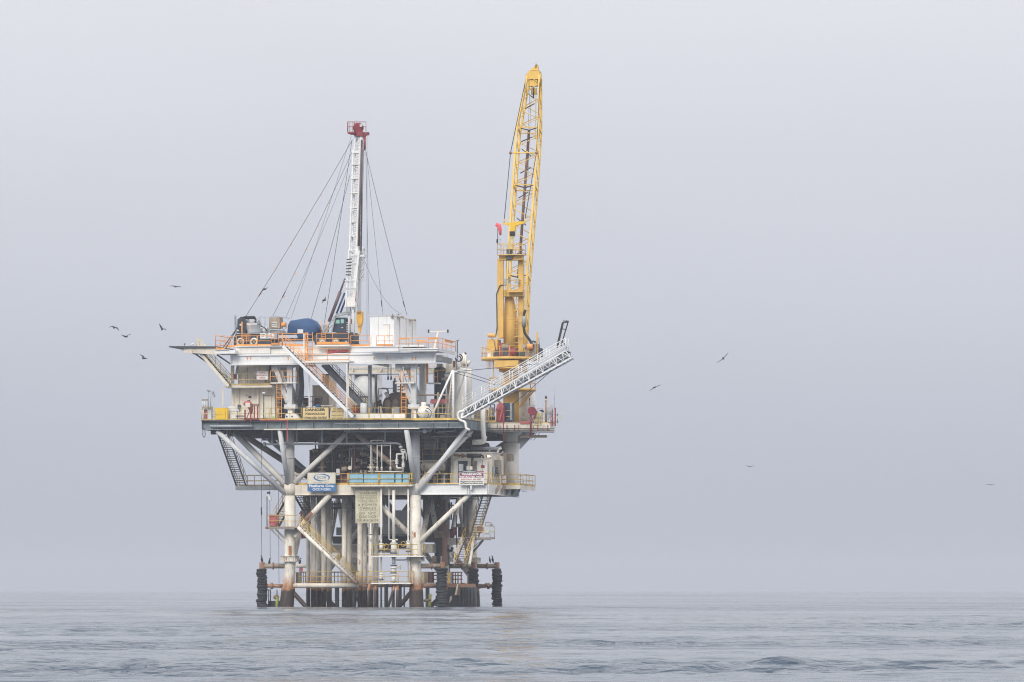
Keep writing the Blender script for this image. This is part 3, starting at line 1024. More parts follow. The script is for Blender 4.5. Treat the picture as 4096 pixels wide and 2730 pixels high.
SUP = [vsupport(1160, -1.0), vsupport(1655, -1.0), vsupport(1195, 4.8), vsupport(1690, 4.8)]
# front rail platforms on the supports
for x0, x1 in ((1082, 1186), (1580, 1656)):
    t = T('support_platform', 'small white platform with orange rails halfway up the ' + ('support beside the briefing sign' if x0 < 1200 else 'support above the brown boiler'), 'platform', Q(x0, 1533, -1.6))
    t.bx('floor', 'white', x0, x1, 1530, 1535, -1.9, 0.8)
    railing(t, Q(x0, 1530, -1.9), Q(x0 + (x1 - x0) * .28, 1530, -1.9), 'orange', 1, toe=False)
    railing(t, Q(x0 + (x1 - x0) * .45, 1530, -1.9), Q(x1, 1530, -1.9), 'orange', 2, toe=False)
    # ladder below
    lx = x0 + 34
    l = t.add('ladder', MB().bar(Q(lx - 9, 1533, -1.7), Q(lx - 9, 1672, -1.7), 0.06, 0.04).bar(Q(lx + 10, 1533, -1.7), Q(lx + 10, 1672, -1.7), 0.06, 0.04), 'orange')
    for k in range(10):
        y = 1545 + k * 13.5
        t.add('rung', MB().tube(Q(lx - 9, y, -1.7), Q(lx + 10, y, -1.7), 0.022, n=6), 'orange', l)
    t.bx('ladder_gate', 'orange', lx - 11, lx + 27, 1590, 1594, -1.78, 0.1)

# beams
RD.add('main_beam', MB().box(Q(921, 1458, VR)[:1] + (VR + .15, Q(921, 1457, VR)[2]), Q(1740, 1417, VR)[:1] + (VR + .2, Q(1740, 1417, VR)[2])), 'clean_white')
for y0, y1 in ((1416, 1419), (1454, 1458)):
    RD.bx('flange', 'clean_white', 921, 1741, y0, y1, VR, 0.4)
RD.bx('end_plate', 'clean_white', 1736, 1741, 1419, 1454, VR - 0.03, 0.44)
RD.bx('end_plate', 'clean_white', 921, 925, 1419, 1454, VR - 0.03, 0.44)
for v in (5.5,):
    RD.bx('rear_beam', 'pale_grey', 965, 1790, 1420, 1458, v, 0.3)
a, b = Q(1742, 1420, VR), Q(1790, 1456, 5.5)
RD.add('end_beam', MB().box((a[0] - .35, VR + .4, b[2]), (a[0] - .05, 5.5, a[2])), 'grey')
for x in (1000, 1180, 1480, 1600):
    p, q = Q(x, 1421, VR), Q(x, 1455, VR)
    RD.add('cross_beam', MB().box((p[0] - .12, VR + .4, q[2]), (p[0] + .12, 5.5, p[2])), 'pale_grey')
for x in (989, 1002, 1152, 1496, 1548, 1650, 1662):       # orange marker wedges
    RD.pg('marker', 'orange', [(x - 3, 1430), (x + 4, 1430), (x + 0.5, 1443)], VR + 0.13, 0.01)
for x in (1046, 1584):                                    # faint stencil on the beam web
    letter(RD, 'NO  SLINGS', x, x + 32, 1430.5, 1434.5, VR + .15, 'ink_pale', .0)
# upper slab
RD.bx('slab_beam', 'white', 943, 1080, 1388, 1416, VR + .1, 0.3)
RD.bx('slab_beam', 'white', 1080, 1400, 1392, 1416, VR + .3, 0.3)
RD.bx('slab_beam', 'clean_white', 1402, 1480, 1391, 1411, VR + .0, 0.3)
RD.bx('slab_flange', 'clean_white', 940, 1125, 1383, 1388, VR - .1, 0.5)
RD.bx('slab_flange', 'clean_white', 1398, 1490, 1386, 1391, VR - .1, 0.5)
a, b = Q(943, 1386, VR), Q(1690, 1386, VR)
RD.add('deck_plate', MB().box((a[0], VR + .5, Q(1200, 1392, VR)[2]), (b[0], 7.5, Q(1200, 1385, VR)[2])), 'pale_grey')
# corner pad
RD.bx('corner_pad', 'clean_white', 861, 940, 1401, 1416, VR - 1.0, 3)
RD.bx('pad_plate', 'clean_white', 860, 915, 1399, 1402, VR - 1.1, 1.6)
# mud box balcony
RD.bx('balcony', 'clean_white', 1478, 1594, 1388, 1408, VR - 1.1, 1.4)
RD.bx('balcony_flange', 'clean_white', 1474, 1597, 1385, 1389, VR - 1.2, 1.6)
# right platform
a, b = Q(1596, 1398, VR - 1), Q(1752, 1398, VR - 1)
w0, w1 = Q(1700, 1406, VR - 1)[2], Q(1700, 1393, VR - 1)[2]
RD.add('right_platform', MB().box((a[0], VR - 1, w1 - .12), (b[0], 4.5, w1)).box((a[0], VR - .9, w0), (b[0] - .1, VR - .8, w1 - .12)).box((b[0] - .12, VR - .8, w0), (b[0] - .02, 4.5, w1 - .12)), 'clean_white')
railing(RD, (a[0], VR - 1, w1), (b[0], VR - 1, w1), 'orange', 4, h=0.97, toe=False)
railing(RD, (b[0], VR - 1, w1), (b[0], 4.5, w1), 'orange', 4, h=0.97, toe=False)
railing(RD, (a[0], 4.5, w1), (b[0], 4.5, w1), 'orange', 4, h=0.97, toe=False)
for x0, x1 in ((1597, 1637), (1711, 1752)):
    RD.bx('board', 'orange', x0, x1, 1352, 1359, VR - 1.05, 0.04)
for v0, v1 in ((0.0, 3.5),):
    RD.add('board', MB().box((b[0] - .02, v0, w1 + .75), (b[0] + .02, v1, w1 + .95)), 'orange')
RD.bx('board', 'orange', 1665, 1702, 1361, 1367, 1.0, 0.04)
# orange rails, left and middle
railing(RD, Q(862, 1399, VR - 1.1), Q(900, 1399, VR - 1.1), 'orange', 2, h=1.3, rails=(.33, .66, 1.0))
railing(RD, (Q(862, 1399, VR - 1.1)[0], VR - 1.1, Q(862, 1399, VR)[2]), (Q(862, 1399, VR - 1.1)[0], 2, Q(862, 1399, VR)[2]), 'orange', 3, h=1.3, rails=(.33, .66, 1.0))
railing(RD, Q(905, 1390, VR + .4), Q(945, 1390, VR + .4), 'orange', 2, h=1.0)
railing(RD, Q(945, 1385, VR), Q(1028, 1385, VR), 'orange', 2, h=0.98)
railing(RD, Q(1030, 1385, VR), Q(1085, 1385, VR), 'orange', 1, h=0.98)
railing(RD, Q(1085, 1380, VR - .2), Q(1128, 1380, VR - .2), 'orange', 3, h=1.1)
railing(RD, Q(1130, 1385, VR + .5), Q(1230, 1385, VR + .5), 'orange', 2, h=1.2)
RD.bx('walk_plate', 'orange', 1265, 1396, 1375, 1379, VR - .6, .8)
RD.bx('walk_edge', 'white', 1262, 1398, 1379, 1386, VR - .6, .8)
railing(RD, Q(1267, 1376, VR - .6), Q(1395, 1376, VR - .6), 'orange', 2, h=1.0)
railing(RD, Q(1403, 1386, VR), Q(1478, 1386, VR), 'orange', 2, h=1.05)
railing(RD, Q(1506, 1385, VR - 1.2), Q(1572, 1385, VR - 1.2), 'orange', 2, h=0.97)
# mid landing with orange toe board
RD.bx('landing', 'white', 1222, 1398, 1443, 1452, VR - 2.4, 2.0)
RD.bx('landing_toe', 'orange', 1222, 1396, 1438, 1443, VR - 2.4, .06)
railing(RD, Q(1222, 1443, VR - 2.4), Q(1396, 1443, VR - 2.4), 'orange', 2, h=1.1, toe=False)
RD.br('landing_post', 'white', 1393, 1455, 1393, 1672, .12, .12, VR - .6)
RD.br('landing_post', 'white', 1388, 1455, 1388, 1672, .1, .1, VR - 2.3)
RD.br('tall_post', 'grey', 1477, 1462, 1477, 1672, .2, .2, -0.5)
RD.br('tall_post', 'grey', 1484, 1462, 1484, 1672, .12, .12, 0.2)
RD.br('tall_post', 'white', 1236, 1480, 1237, 1630, .1, .1, -1.6)
# vertical orange ladder beside the stair
l = RD.add('ladder', MB().bar(Q(1222, 1330, VR - .4), Q(1222, 1440, VR - .4), .06).bar(Q(1250, 1330, VR - .4), Q(1250, 1440, VR - .4), .06).bar(Q(1230, 1330, VR - .3), Q(1230, 1440, VR - .3), .12), 'orange')
for k in range(7):
    RD.add('rung', MB().tube(Q(1222, 1340 + k * 15, VR - .4), Q(1250, 1340 + k * 15, VR - .4), .025, n=6), 'orange', l)
RD.br('corner_post', 'white', 1216, 1335, 1216, 1432, .1, .1, VR - .5)
RD.bx('hose_drum', 'red', 1308, 1326, 1400, 1417, VR + .05, .25)
RD.pg('hose_drum', 'red', [(1306, 1402), (1340, 1400), (1345, 1403), (1395, 1399), (1396, 1408), (1345, 1412), (1308, 1416)], VR - .05, .25)
# signal arm on the right platform
RD.br('signal_mast', 'cream', 1738, 1393, 1753, 1325, .16, .16, 1)
RD.br('signal_mast', 'cream', 1712, 1328, 1790, 1325, .07, .07, 1)
RD.bx('horn', 'black', 1711, 1716, 1319, 1332, .9, .2)
RD.bx('horn', 'black', 1788, 1793, 1319, 1332, .9, .2)

# second tier beam far behind (white crossing beam at the back)
t = T('rear_walkway_beam', 'cream beam walkway crossing behind the boiler under the rig deck', 'beam', Q(1500, 1490, 14))
t.bx('upper_beam', 'cream', 1395, 1830, 1462, 1472, 14, .3)
t.bx('web', 'cream', 1395, 1830, 1472, 1494, 14.2, .2)
t.bx('lower_flange', 'steel_dark', 1395, 1830, 1494, 1500, 13.9, .7)
for x in (1400, 1600, 1700, 1825):
    t.br('post', 'cream', x, 1500, x, 1665, .25, .25, 14.2)
for k in range(3):
    t.bx('hanger', 'cream', 1408 + 113 * k, 1413 + 113 * k, 1473, 1483, 13.9, .2)
for x, v in ((1552, 10), (1564, 10), (1601, 9)):
    t2 = T('hoist_chain', {1552: 'black chain with hook hanging nearest the boiler under the rig deck', 1564: 'black chain with wide hook hanging next to the slimmer one', 1601: 'black chain hanging close behind the support ladder'}[x], 'chain', Q(x, 1458, v), 'chains under the rig deck')
    t2.tb('chain', 'black', x, 1458, x, 1505, .045, v, n=6)
    t2.pg('hook', 'black', [(x - 2, 1505), (x + 2, 1505), (x + 4, 1521), (x + 1.5, 1521), (x, 1513), (x - 1.5, 1521), (x - 4, 1521)], v, .1)

# ================================================================== STAIRS
VS = -3.6
stairs('stair', 'long white stair with orange hand rails from rig deck to main deck', 'stair', Q(1131, 1385, VR - 2.2), Q(1412, 1668, VR - 2.2), (0, 1, 0), 1.1, 'clean_white', 'orange', 26, 'steel_dark', post=9)
stairs('stair', 'grey stair with brown rails hidden behind the long white stair', 'stair', Q(1292, 1458, 3.2), Q(1490, 1668, 3.2), (0, 1, 0), 1.0, 'grey', 'tan', 18, 'steel_dark', post=7, sw=.5)
stairs('stair', 'cream stair with yellow rails below the dark flat overhanging deck', 'stair', Q(786, 1396, -1.5), Q(914, 1545, -1.5), (0, 1, 0), 1.0, 'cream', 'pale_yellow', 15, 'steel_dark', post=6)
stairs('stair', 'short cream stair between the yellow walkway and the blue door', 'stair', Q(1086, 1545, 1.5), Q(1126, 1584, 1.5), (0, 1, 0), .9, 'cream', 'yellow', 5, post=2)
a, b = Q(868, 1726, -2.2), Q(946, 1956, 5.2)
stairs('stair', 'steep open-tread grey stair hung below the corner of the main deck', 'stair', (a[0], a[1], a[2]), (a[0], 5.2, b[2]), (1, 0, 0), 0.95, 'grey', 'yellow', 26, 'steel_dark', post=6)
a = Q(1932, 1980, 8.5)
stairs('stair', 'open-tread tan stair dropping from the lower deck to the round brown drum platform', 'stair', a, (a[0], 2.6, Q(1865, 2150, 3)[2]), (1, 0, 0), 0.85, 'tan', 'yellow', 16, 'steel_dark', post=6)
a = Q(1862, 2152, 2.4)
stairs('stair', 'tan boat landing stair with yellow rails ending above the tyre fenders', 'stair', a, (a[0], -2.4, Q(1830, 2262, -2.4)[2]), (1, 0, 0), 1.0, 'tan', 'yellow', 12, 'brown', post=4)
stairs('stair', 'pale tube-framed stair with yellow rails running down to the conductor walkway', 'stair', Q(1192, 2110, -1.6), Q(1426, 2334, -1.6), (0, 1, 0), 1.0, 'jacket', 'yellow', 22, 'brown', tube=True, post=6, sw=.36)
a = Q(1130, 2000, 2.4)
stairs('stair', 'brown stair with yellow rail tucked behind the leg above the red bin', 'stair', (a[0], 4.5, Q(1130, 1985, 4.5)[2]), (a[0] - .3, -0.8, Q(1100, 2106, 0)[2]), (1, 0, 0), .8, 'brown', 'yellow', 12, 'steel_dark', post=3)
a = Q(1202, 1990, 4)
stairs('stair', 'dark open-tread stair seen between the leg and the conductors', 'stair', (a[0], 2.0, a[2]), (a[0], 8.5, Q(1240, 2105, 8)[2]), (1, 0, 0), .8, 'steel_dark', 'steel_dark', 12, post=3)

# ================================================================== LEFT OVERHANGING DECK (boat-rack plank)
t = T('overhang_deck', 'thin dark flat deck jutting out over the sea beside the cream stair', 'deck', Q(800, 1395, 0))
t.pg('deck_plank', 'steel_dark', [(675, 1385), (868, 1386), (868, 1391), (720, 1393), (675, 1390)], -2, 6)
t.pg('box_beam', 'cream', [(735, 1393), (868, 1391), (868, 1420), (735, 1411)], -1.8, .4)
t.bx('box_beam', 'grey', 770, 925, 1412, 1418, 1, .4)
t.br('strut', 'grey', 775, 1412, 925, 1520, .14, .14, .5)
t.br('strut', 'grey', 868, 1420, 930, 1462, .14, .14, 1)
t.pg('bracket', 'grey', [(722, 1393), (734, 1393), (736, 1402), (726, 1402)], -1.8, .4)
single('red_beacon', 'small red beacon standing on the thin overhanging deck', 'beacon', MB().tube(Q(739, 1385, 0), Q(739, 1380, 0), .03).capsule(Q(739, 1380, 0), Q(739, 1375, 0), .06), 'red', Q(739, 1385, 0))

# ================================================================== BUILDINGS ON THE MAIN DECK
B1 = T('control_house', 'two-storey cream steel house below the rig deck behind the safe briefing sign', 'building', Q(1000, 1672, 1))
B1.bx('lower_wall', 'cream', 926, 1100, 1552, 1674, 0.6, 8)
B1.bx('upper_wall', 'cream', 952, 1078, 1459, 1540, 1.4, 7)
B1.bx('wall_seam', 'tan', 956, 957.5, 1554, 1672, .57, .03)
B1.bx('wall_seam', 'tan', 990, 991.5, 1461, 1540, 1.37, .03)
B1.bx('door', 'sign_cream', 1055, 1086, 1586, 1668, .52, .08)
B1.bx('door_frame', 'tan', 1053, 1088, 1582, 1586, .50, .1)
B1.bx('window', 'navy', 994, 1004, 1585, 1593, .52, .08)
B1.bx('vent', 'tan', 983, 988, 1580, 1586, .52, .08)
B1.bx('downpipe', 'cream', 1028, 1034, 1545, 1672, .35, .15)
B1.bx('walkway', 'cream', 900, 1086, 1542, 1552, -.8, 2)
B1.bx('walkway_toe', 'yellow', 915, 1080, 1535, 1541, -.85, .06)
railing(B1, Q(918, 1541, -.8), Q(1080, 1541, -.8), 'pale_yellow', 3, toe=False)
B1.bx('column', 'cream', 923, 934, 1460, 1540, .9, .3)
B1.br('brace', 'cream', 1000, 1462, 955, 1495, .1, .1, 1.2)
B1.br('brace', 'grey', 945, 1500, 952, 1460, .2, .2, .8)
B1.br('brace', 'cream', 893, 1552, 893, 1630, .12, .12, -.5)
B1.bx('red_box', 'red', 934, 944, 1497, 1518, .7, .3)
B1.bx('recess', 'steel_dark', 1076, 1085, 1462, 1520, 1.3, .3)
for x0, x1, y0, y1, v, d, nm, lb, m, ct in (
        (1104, 1135, 1583, 1674, 2.5, 3, 'blue_cabinet', 'dark blue cabinet behind the orange ladder by the cream house door', 'navy', 'cabinet'),
        (1196, 1212, 1468, 1674, 1.0, .6, None, '', '', ''),
        (1290, 1316, 1500, 1640, 6, 3, 'white_cabinet', 'tall white cabinet half hidden behind the long white stair', 'cream', 'cabinet'),
        (1250, 1292, 1545, 1625, 8, 4, 'grey_cabinet', 'wide pale cabinet with a dark louvre behind the orange rack', 'cream', 'cabinet'),
        (1400, 1470, 1590, 1674, 13, 4, 'cream_tank_base', 'cream box skid at the foot of the tall grey tank', 'cream', 'skid')):
    if nm:
        t = T(nm, lb, ct, Q((x0 + x1) / 2, 1675, v))
        t.bx('body', m, x0, x1, y0, y1, v, d)
        t.bx('top_trim', 'steel_dark' if nm != 'blue_cabinet' else 'navy', x0 - 1, x1 + 1, y0 - 3, y0, v - .05, d + .1)
        t.bx('panel', m, x0 + 4, x1 - 4, y0 + 8, y0 + (y1 - y0) * .5, v - .04, .04)

single('vent_duct', 'thick dark wrinkled duct hanging from the rig deck behind the grey support', 'duct', MB().sweep([Q(1204, 1462, 0.2), Q(1205, 1500, .2), Q(1208, 1545, .2), Q(1205, 1590, .2), Q(1196, 1630, .2), Q(1192, 1676, .2)], [.2, .23, .22, .25, .2, .22], 12), 'carrier', Q(1192, 1676, .2))

# tall grey tank
t = T('storage_tank', 'tall grey cylindrical tank behind the boiler under the rig deck', 'tank', Q(1470, 1672, 15))
t.vc('shell', 'pale_grey', 1472, 1501, 1668, 1.45, 15.5, 28)
t.add('seam', MB().torus(Q(1472, 1588, 15.5), (0, 0, 1), 1.45, .03, 28, 5), 'grey')
t.vc('overflow_pipe', 'pale_grey', 1494, 1530, 1668, .09, 13.9, 8)
t.pp('cable_duct', 'carrier', [(1503, 1498, 13.5), (1504, 1560, 13.5), (1507, 1600, 13.5), (1507, 1668, 13.5)], .12)

# boiler
t = T('boiler', 'rusty brown round-topped boiler vessel with a short stack and two arched doors', 'boiler', Q(1583, 1672, 5))
c = Q(1586, 1628, 5)
t.add('shell', MB().capsule((c[0], 5, c[2]), (c[0], 10, c[2]), 1.42, 28, .12), 'boiler')
t.add('door', MB().capsule(Q(1552, 1652, 4.9), Q(1552, 1612, 4.9), .33, 12, 1.0), 'tan')
t.add('door', MB().capsule(Q(1581, 1627, 4.85), Q(1581, 1606, 4.85), .30, 12, 1.0), 'tan')
t.vc('stack', 'grey', 1579, 1525, 1570, .2, 6, 14)
t.vc('stack_neck', 'brown', 1579, 1514, 1525, .1, 6, 10)
t.add('saddle', MB().box(Q(1545, 1676, 5)[:1] + (5.2, Q(1545, 1676, 5)[2]), Q(1625, 1650, 5)[:1] + (9, Q(1545, 1650, 5)[2])), 'steel_dark')
t.pp('pipe', 'tan', [(1528, 1555, 5.5), (1545, 1555, 5.5), (1552, 1562, 5.5), (1553, 1580, 5.5)], .08)
t.pp('pipe', 'steel_dark', [(1515, 1590, 5.5), (1514, 1555, 5.5), (1572, 1554, 5.5)], .035)
t.pp('pipe', 'pale_grey', [(1513, 1605, 5), (1515, 1585, 5), (1528, 1580, 5)], .09)
t.add('blower', MB().tube(Q(1543, 1572, 4.7), Q(1553, 1590, 4.6), .17, n=12), 'pale_grey')
for k, x in enumerate((1500, 1508, 1516, 1524)):
    t.tb('prop', 'brown', x, 1610, x + (k - 1.5) * 8, 1672, .05, 5.5, n=6)
t.bx('valve_box', 'brown', 1510, 1522, 1600, 1625, 5.3, .4)
for y in (1548, 1560, 1575):
    t.add('valve', MB().ball(Q(1607, y, 6), .14).tube(Q(1590, y, 6), Q(1620, y, 6), .05, n=6), 'steel_dark')
t.vc('valve_stack', 'steel_dark', 1603, 1520, 1580, .08, 6, 8)
t.bx('switch_box', 'pale_grey', 1569, 1595, 1628, 1662, 3.8, .5)
# small water heater and orange rack
t = T('water_heater', 'small grey drum heater standing at the foot of the long white stair', 'heater', Q(1455, 1674, -1.4))
t.vc('drum', 'pale_grey', 1455, 1614, 1666, .34, -1.4, 18)
for x in (1444, 1466):
    t.tb('leg', 'grey', x, 1665, x, 1676, .04, -1.4, n=6)
t.vc('vent', 'grey', 1452, 1608, 1614, .06, -1.4, 8)
t = T('hose_cage', 'rusty orange bar cage with drums standing behind the danger sign', 'cage', Q(1250, 1674, 4))
for x in (1180, 1212, 1250, 1287):
    t.tb('bar', 'tan', x, 1586, x, 1674, .035, 4, n=6)
for y in (1587, 1606, 1634):
    t.tb('bar', 'tan', 1180, y, 1290, y, .03, 4, n=6)
t.bx('panel', 'tan', 1282, 1289, 1590, 1640, 4.1, .3)
for x in (1220, 1268):
    t.bx('brown_box', 'brown', x - 10, x + 10, 1592, 1625, 4.6, .6)
single('blue_drum', 'small bright blue drum lying behind the danger sign', 'drum', MB().capsule(Q(1266, 1625, 2), Q(1279, 1625, 2), .2), 'blue_drum', Q(1272, 1635, 2))
single('dark_crate_pile', 'dark covered crate on the deck behind the yellow danger sign', 'crate', MB().box(Q(1180, 1674, 3)[:1] + (3, Q(1180, 1674, 3)[2]), Q(1300, 1630, 3)[:1] + (5, Q(1300, 1630, 3)[2])), 'steel_dark', Q(1240, 1674, 3))
single('pale_bench', 'narrow pale workbench behind the do not approach sign', 'bench', MB().box(Q(1284, 1626, 1)[:1] + (1, Q(1284, 1626, 1)[2]), Q(1332, 1621, 1)[:1] + (1.8, Q(1332, 1621, 1)[2])).bar(Q(1290, 1626, 1.2), Q(1290, 1675, 1.2), .06).bar(Q(1326, 1626, 1.2), Q(1326, 1675, 1.2), .06), 'cream', Q(1308, 1675, 1))
t = T('red_pump', 'dark red pump skid under the stair foot rails', 'pump', Q(1428, 1674, 1))
t.bx('base', 'brown', 1406, 1446, 1655, 1676, 1, 1)
t.add('motor', MB().capsule(Q(1410, 1640, 1.5), Q(1440, 1640, 1.5), .3, 14, .3), 'red')
t.bx('hood', 'brown', 1408, 1442, 1622, 1634, 1.1, .8)
# long pale skid behind the front rail
single('deck_coaming', 'low pale coaming strip running along the deck behind the front rail', 'coaming', MB().box(Q(1384, 1670, -1.8)[:1] + (-1.8, Q(1384, 1676, -1.8)[2]), Q(1620, 1655, -1.8)[:1] + (-1.6, Q(1620, 1654, -1.8)[2])), 'white', Q(1500, 1676, -1.8))
single('dark_battery_box', 'dark box on the deck beside the end of the pale coaming', 'box', MB().box(Q(1620, 1676, -1.2)[:1] + (-1.2, Q(1620, 1676, -1.2)[2]), Q(1646, 1655, -1.2)[:1] + (-.4, Q(1646, 1655, -1.2)[2])), 'carrier', Q(1633, 1676, -1.2))

# black vertical vessel
t = T('black_vessel', 'tall black vertical vessel with a cream collar behind the rig support', 'vessel', Q(1760, 1672, 4.5))
t.vc('shell', 'vessel_black', 1760, 1478, 1640, .56, 4.5, 22, .45)
t.vc('neck', 'cream', 1759, 1456, 1470, .3, 4.5, 14)
t.add('collar', MB().torus(Q(1760, 1483, 4.5), (0, 0, 1), .57, .06, 22, 6), 'yellow')
t.vc('skirt', 'vessel_black', 1760, 1638, 1672, .5, 4.5, 16)
t.add('insulated_nozzle', MB().capsule(Q(1768, 1517, 3.6), Q(1795, 1515, 3.9), .14), 'tan')
t.pp('pipe', 'tan', [(1795, 1515, 3.9), (1803, 1520, 3.9), (1801, 1560, 3.9)], .09)
t.bx('gauge_box', 'pale_grey', 1778, 1792, 1497, 1507, 3.6, .3)
# orange-edged platform next to it
t = T('vessel_platform', 'small platform with orange posts beside the tall black vessel', 'platform', Q(1728, 1535, 2.5))
t.bx('floor', 'pale_grey', 1705, 1752, 1531, 1536, 2, 1.2)
t.bx('post', 'orange', 1704, 1711, 1455, 1531, 2, .25)
railing(t, Q(1735, 1531, 2), Q(1751, 1531, 2), 'orange', 1, toe=False)
# white spherical vessel + frame at the right front
t = T('white_pump_unit', 'rounded white pump unit with dark hoops behind the front rail', 'pump', Q(1698, 1676, -1.8))
t.add('body', MB().capsule(Q(1690, 1648, -1.8), Q(1706, 1650, -1.4), .58, 18, .7), 'white')
t.add('head', MB().tube(Q(1695, 1632, -1.5), Q(1695, 1610, -1.5), .25, n=14), 'white')
t.add('hoop', MB().torus(Q(1707, 1655, -2.2), (0.2, 1, 0.1), .48, .035, 20, 6, .6), 'black')
t.add('hoop', MB().torus(Q(1700, 1660, -2.3), (0.4, 1, -0.1), .4, .035, 20, 6, .5), 'black')
t.tb('leg', 'grey', 1682, 1655, 1678, 1677, .06, -1.8, n=6)
t.tb('leg', 'grey', 1712, 1658, 1716, 1677, .06, -1.6, n=6)
t = T('equipment_skid', 'weathered tan pipe skid with a red hood standing behind the white pump unit', 'skid', Q(1720, 1676, .5))
t.pp('frame_pipe', 'tan', [(1656, 1660, .5), (1657, 1585, .5), (1662, 1581, .5), (1785, 1581, .5), (1785, 1676, .5)], .08)
t.tb('post', 'tan', 1752, 1570, 1753, 1676, .1, .5)
t.tb('post', 'tan', 1704, 1581, 1705, 1676, .05, .5)
t.bx('rail', 'tan', 1655, 1790, 1616, 1619, .45, .1)
t.pg('hood', 'faded_red', [(1723, 1598), (1785, 1596), (1784, 1612), (1720, 1614)], 1, 1.2)
t.bx('control_box', 'tan', 1760, 1778, 1660, 1676, .2, .5)
for x in (1668, 1690, 1735, 1770):
    t.tb('post', 'tan', x, 1619, x + 1, 1676, .04, .9, n=6)

# ================================================================== WHITE PROCESS TOWERS and A-FRAME
t = T('white_tower', 'rust-topped tall white vertical vessel behind the gangway foot', 'vessel', Q(1848, 1672, 5))
t.vc('shell', 'white', 1843, 1478, 1672, .62, 5, 22, .3)
t.sweep = t.add('top_dome', MB().sweep([Q(1855, 1470, 5.2), Q(1855, 1445, 5.2), Q(1856, 1425, 5.2), Q(1857, 1412, 5.2)], [.38, .33, .2, .1], 14), 'jacket')
t.add('collar', MB().torus(Q(1855, 1461, 5.2), (0, 0, 1), .4, .07, 16, 6), 'rust')
t.vc('top_light', 'black', 1861, 1411, 1418, .12, 5.2, 10)
t.pp('stand_pipe', 'white', [(1862, 1420, 4.9), (1864, 1470, 4.9), (1862, 1480, 4.9)], .07)
t.vc('drum', 'white', 1832, 1456, 1476, .28, 4.6, 14)
t = T('slim_tower', 'slimmer white vertical vessel with rusty valves right of the rust-topped one', 'vessel', Q(1876, 1672, 8))
t.vc('shell', 'white', 1874, 1480, 1672, .36, 8, 18, .3)
t.add('valve', MB().ball(Q(1874, 1452, 8), .2).tube(Q(1874, 1478, 8), Q(1874, 1445, 8), .08, n=8).tube(Q(1868, 1448, 8), Q(1883, 1446, 8), .08, n=8), 'jacket')
t.add('valve', MB().ball(Q(1870, 1462, 8), .16), 'tan')
t = T('hose_rack', 'white pipe rack with dark hose loops beside the rust-topped vessel', 'rack', Q(1832, 1460, 4))
for x in (1822, 1848):
    t.br('post', 'white', x, 1416, x, 1480, .06, .06, 4)
for y in (1417, 1434):
    t.br('bar', 'white', 1820, y, 1850, y, .05, .05, 4)
t.add('hose', MB().torus(Q(1836, 1432, 3.9), (0, 1, 0), .33, .05, 18, 6, .75), 'black')
t.add('hose', MB().torus(Q(1834, 1436, 4.0), (.1, 1, 0), .25, .05, 18, 6, .7), 'black')
t.bx('rusty_box', 'rust', 1812, 1824, 1445, 1470, 4, .4)
t = T('tower_base', 'cream box module with ladder behind the white A-frame', 'module', Q(1800, 1672, 7))
t.bx('body', 'cream', 1785, 1830, 1575, 1675, 6.5, 5)
t.bx('upper_body', 'cream', 1783, 1812, 1452, 1490, 9, 3)
t.bx('shaft', 'tan', 1786, 1800, 1490, 1575, 8, 2)
AF = T('a_frame', 'white tube A-frame mast with rigging wires beside the gangway', 'mast', Q(1812, 1674, -.8))
AF.tb('leg', 'clean_white', 1811, 1482, 1724, 1672, .1, -.8, -1.6, n=10)
AF.tb('mast_tube', 'clean_white', 1813, 1482, 1813, 1674, .11, -.8, n=10)
AF.tb('cross_tube', 'clean_white', 1811, 1488, 1862, 1488, .1, -.8, 1, n=10)
AF.tb('leg', 'clean_white', 1861, 1488, 1862, 1650, .12, 1, n=10)
AF.tb('leg', 'pale_grey', 1860, 1492, 1818, 1618, .1, 1, 3, n=10)
AF.tb('leg', 'white', 1808, 1500, 1790, 1670, .07, -.6, 2, n=8)
for k in range(10):
    AF.tb('rung', 'white', 1805, 1535 + k * 14, 1815, 1535 + k * 14, .03, -.7, n=6)

# ================================================================== RIG CARRIER (truck on the rig deck)
VC = 0.2
C = T('rig_carrier', 'dark blue drilling rig carrier truck parked on the rig deck', 'truck', Q(1150, 1385, VC + 1.3))
C.pg('chassis', 'carrier', [(935, 1350), (945, 1337), (1035, 1337), (1040, 1345), (1060, 1362), (1095, 1362), (1095, 1384), (935, 1384)], VC + .2, 2.2)
C.bx('frame', 'grey', 935, 1232, 1332, 1338, VC + .1, 2.4)
C.bx('frame', 'carrier', 1040, 1400, 1350, 1364, VC + .4, 2.0)
C.bx('side_tank', 'grey', 1040, 1108, 1334, 1358, VC, .5)
C.pg('rear_body', 'carrier', [(1252, 1352), (1262, 1334), (1412, 1330), (1414, 1384), (1392, 1384), (1385, 1352), (1365, 1352), (1350, 1384), (1262, 1384)], VC + .3, 2)
for x in (962, 1016, 1290, 1343):
    w = C.add('wheel', MB().torus(Q(x, 1368, VC + .1), (0, 1, 0), .29, .10, 20, 8), 'cream' if x < 1100 else 'tan')
    C.add('hub', MB().tube(Q(x, 1368, VC - .02), Q(x, 1368, VC + .3), .22, n=16), 'steel_dark' if x < 1100 else 'cream', w)
    C.add('cap', MB().tube(Q(x, 1368, VC - .06), Q(x, 1368, VC), .1, n=12), 'tan', w)
C.tb('axle_bar', 'cream', 965, 1365, 1012, 1365, .04, VC - .1, n=6)
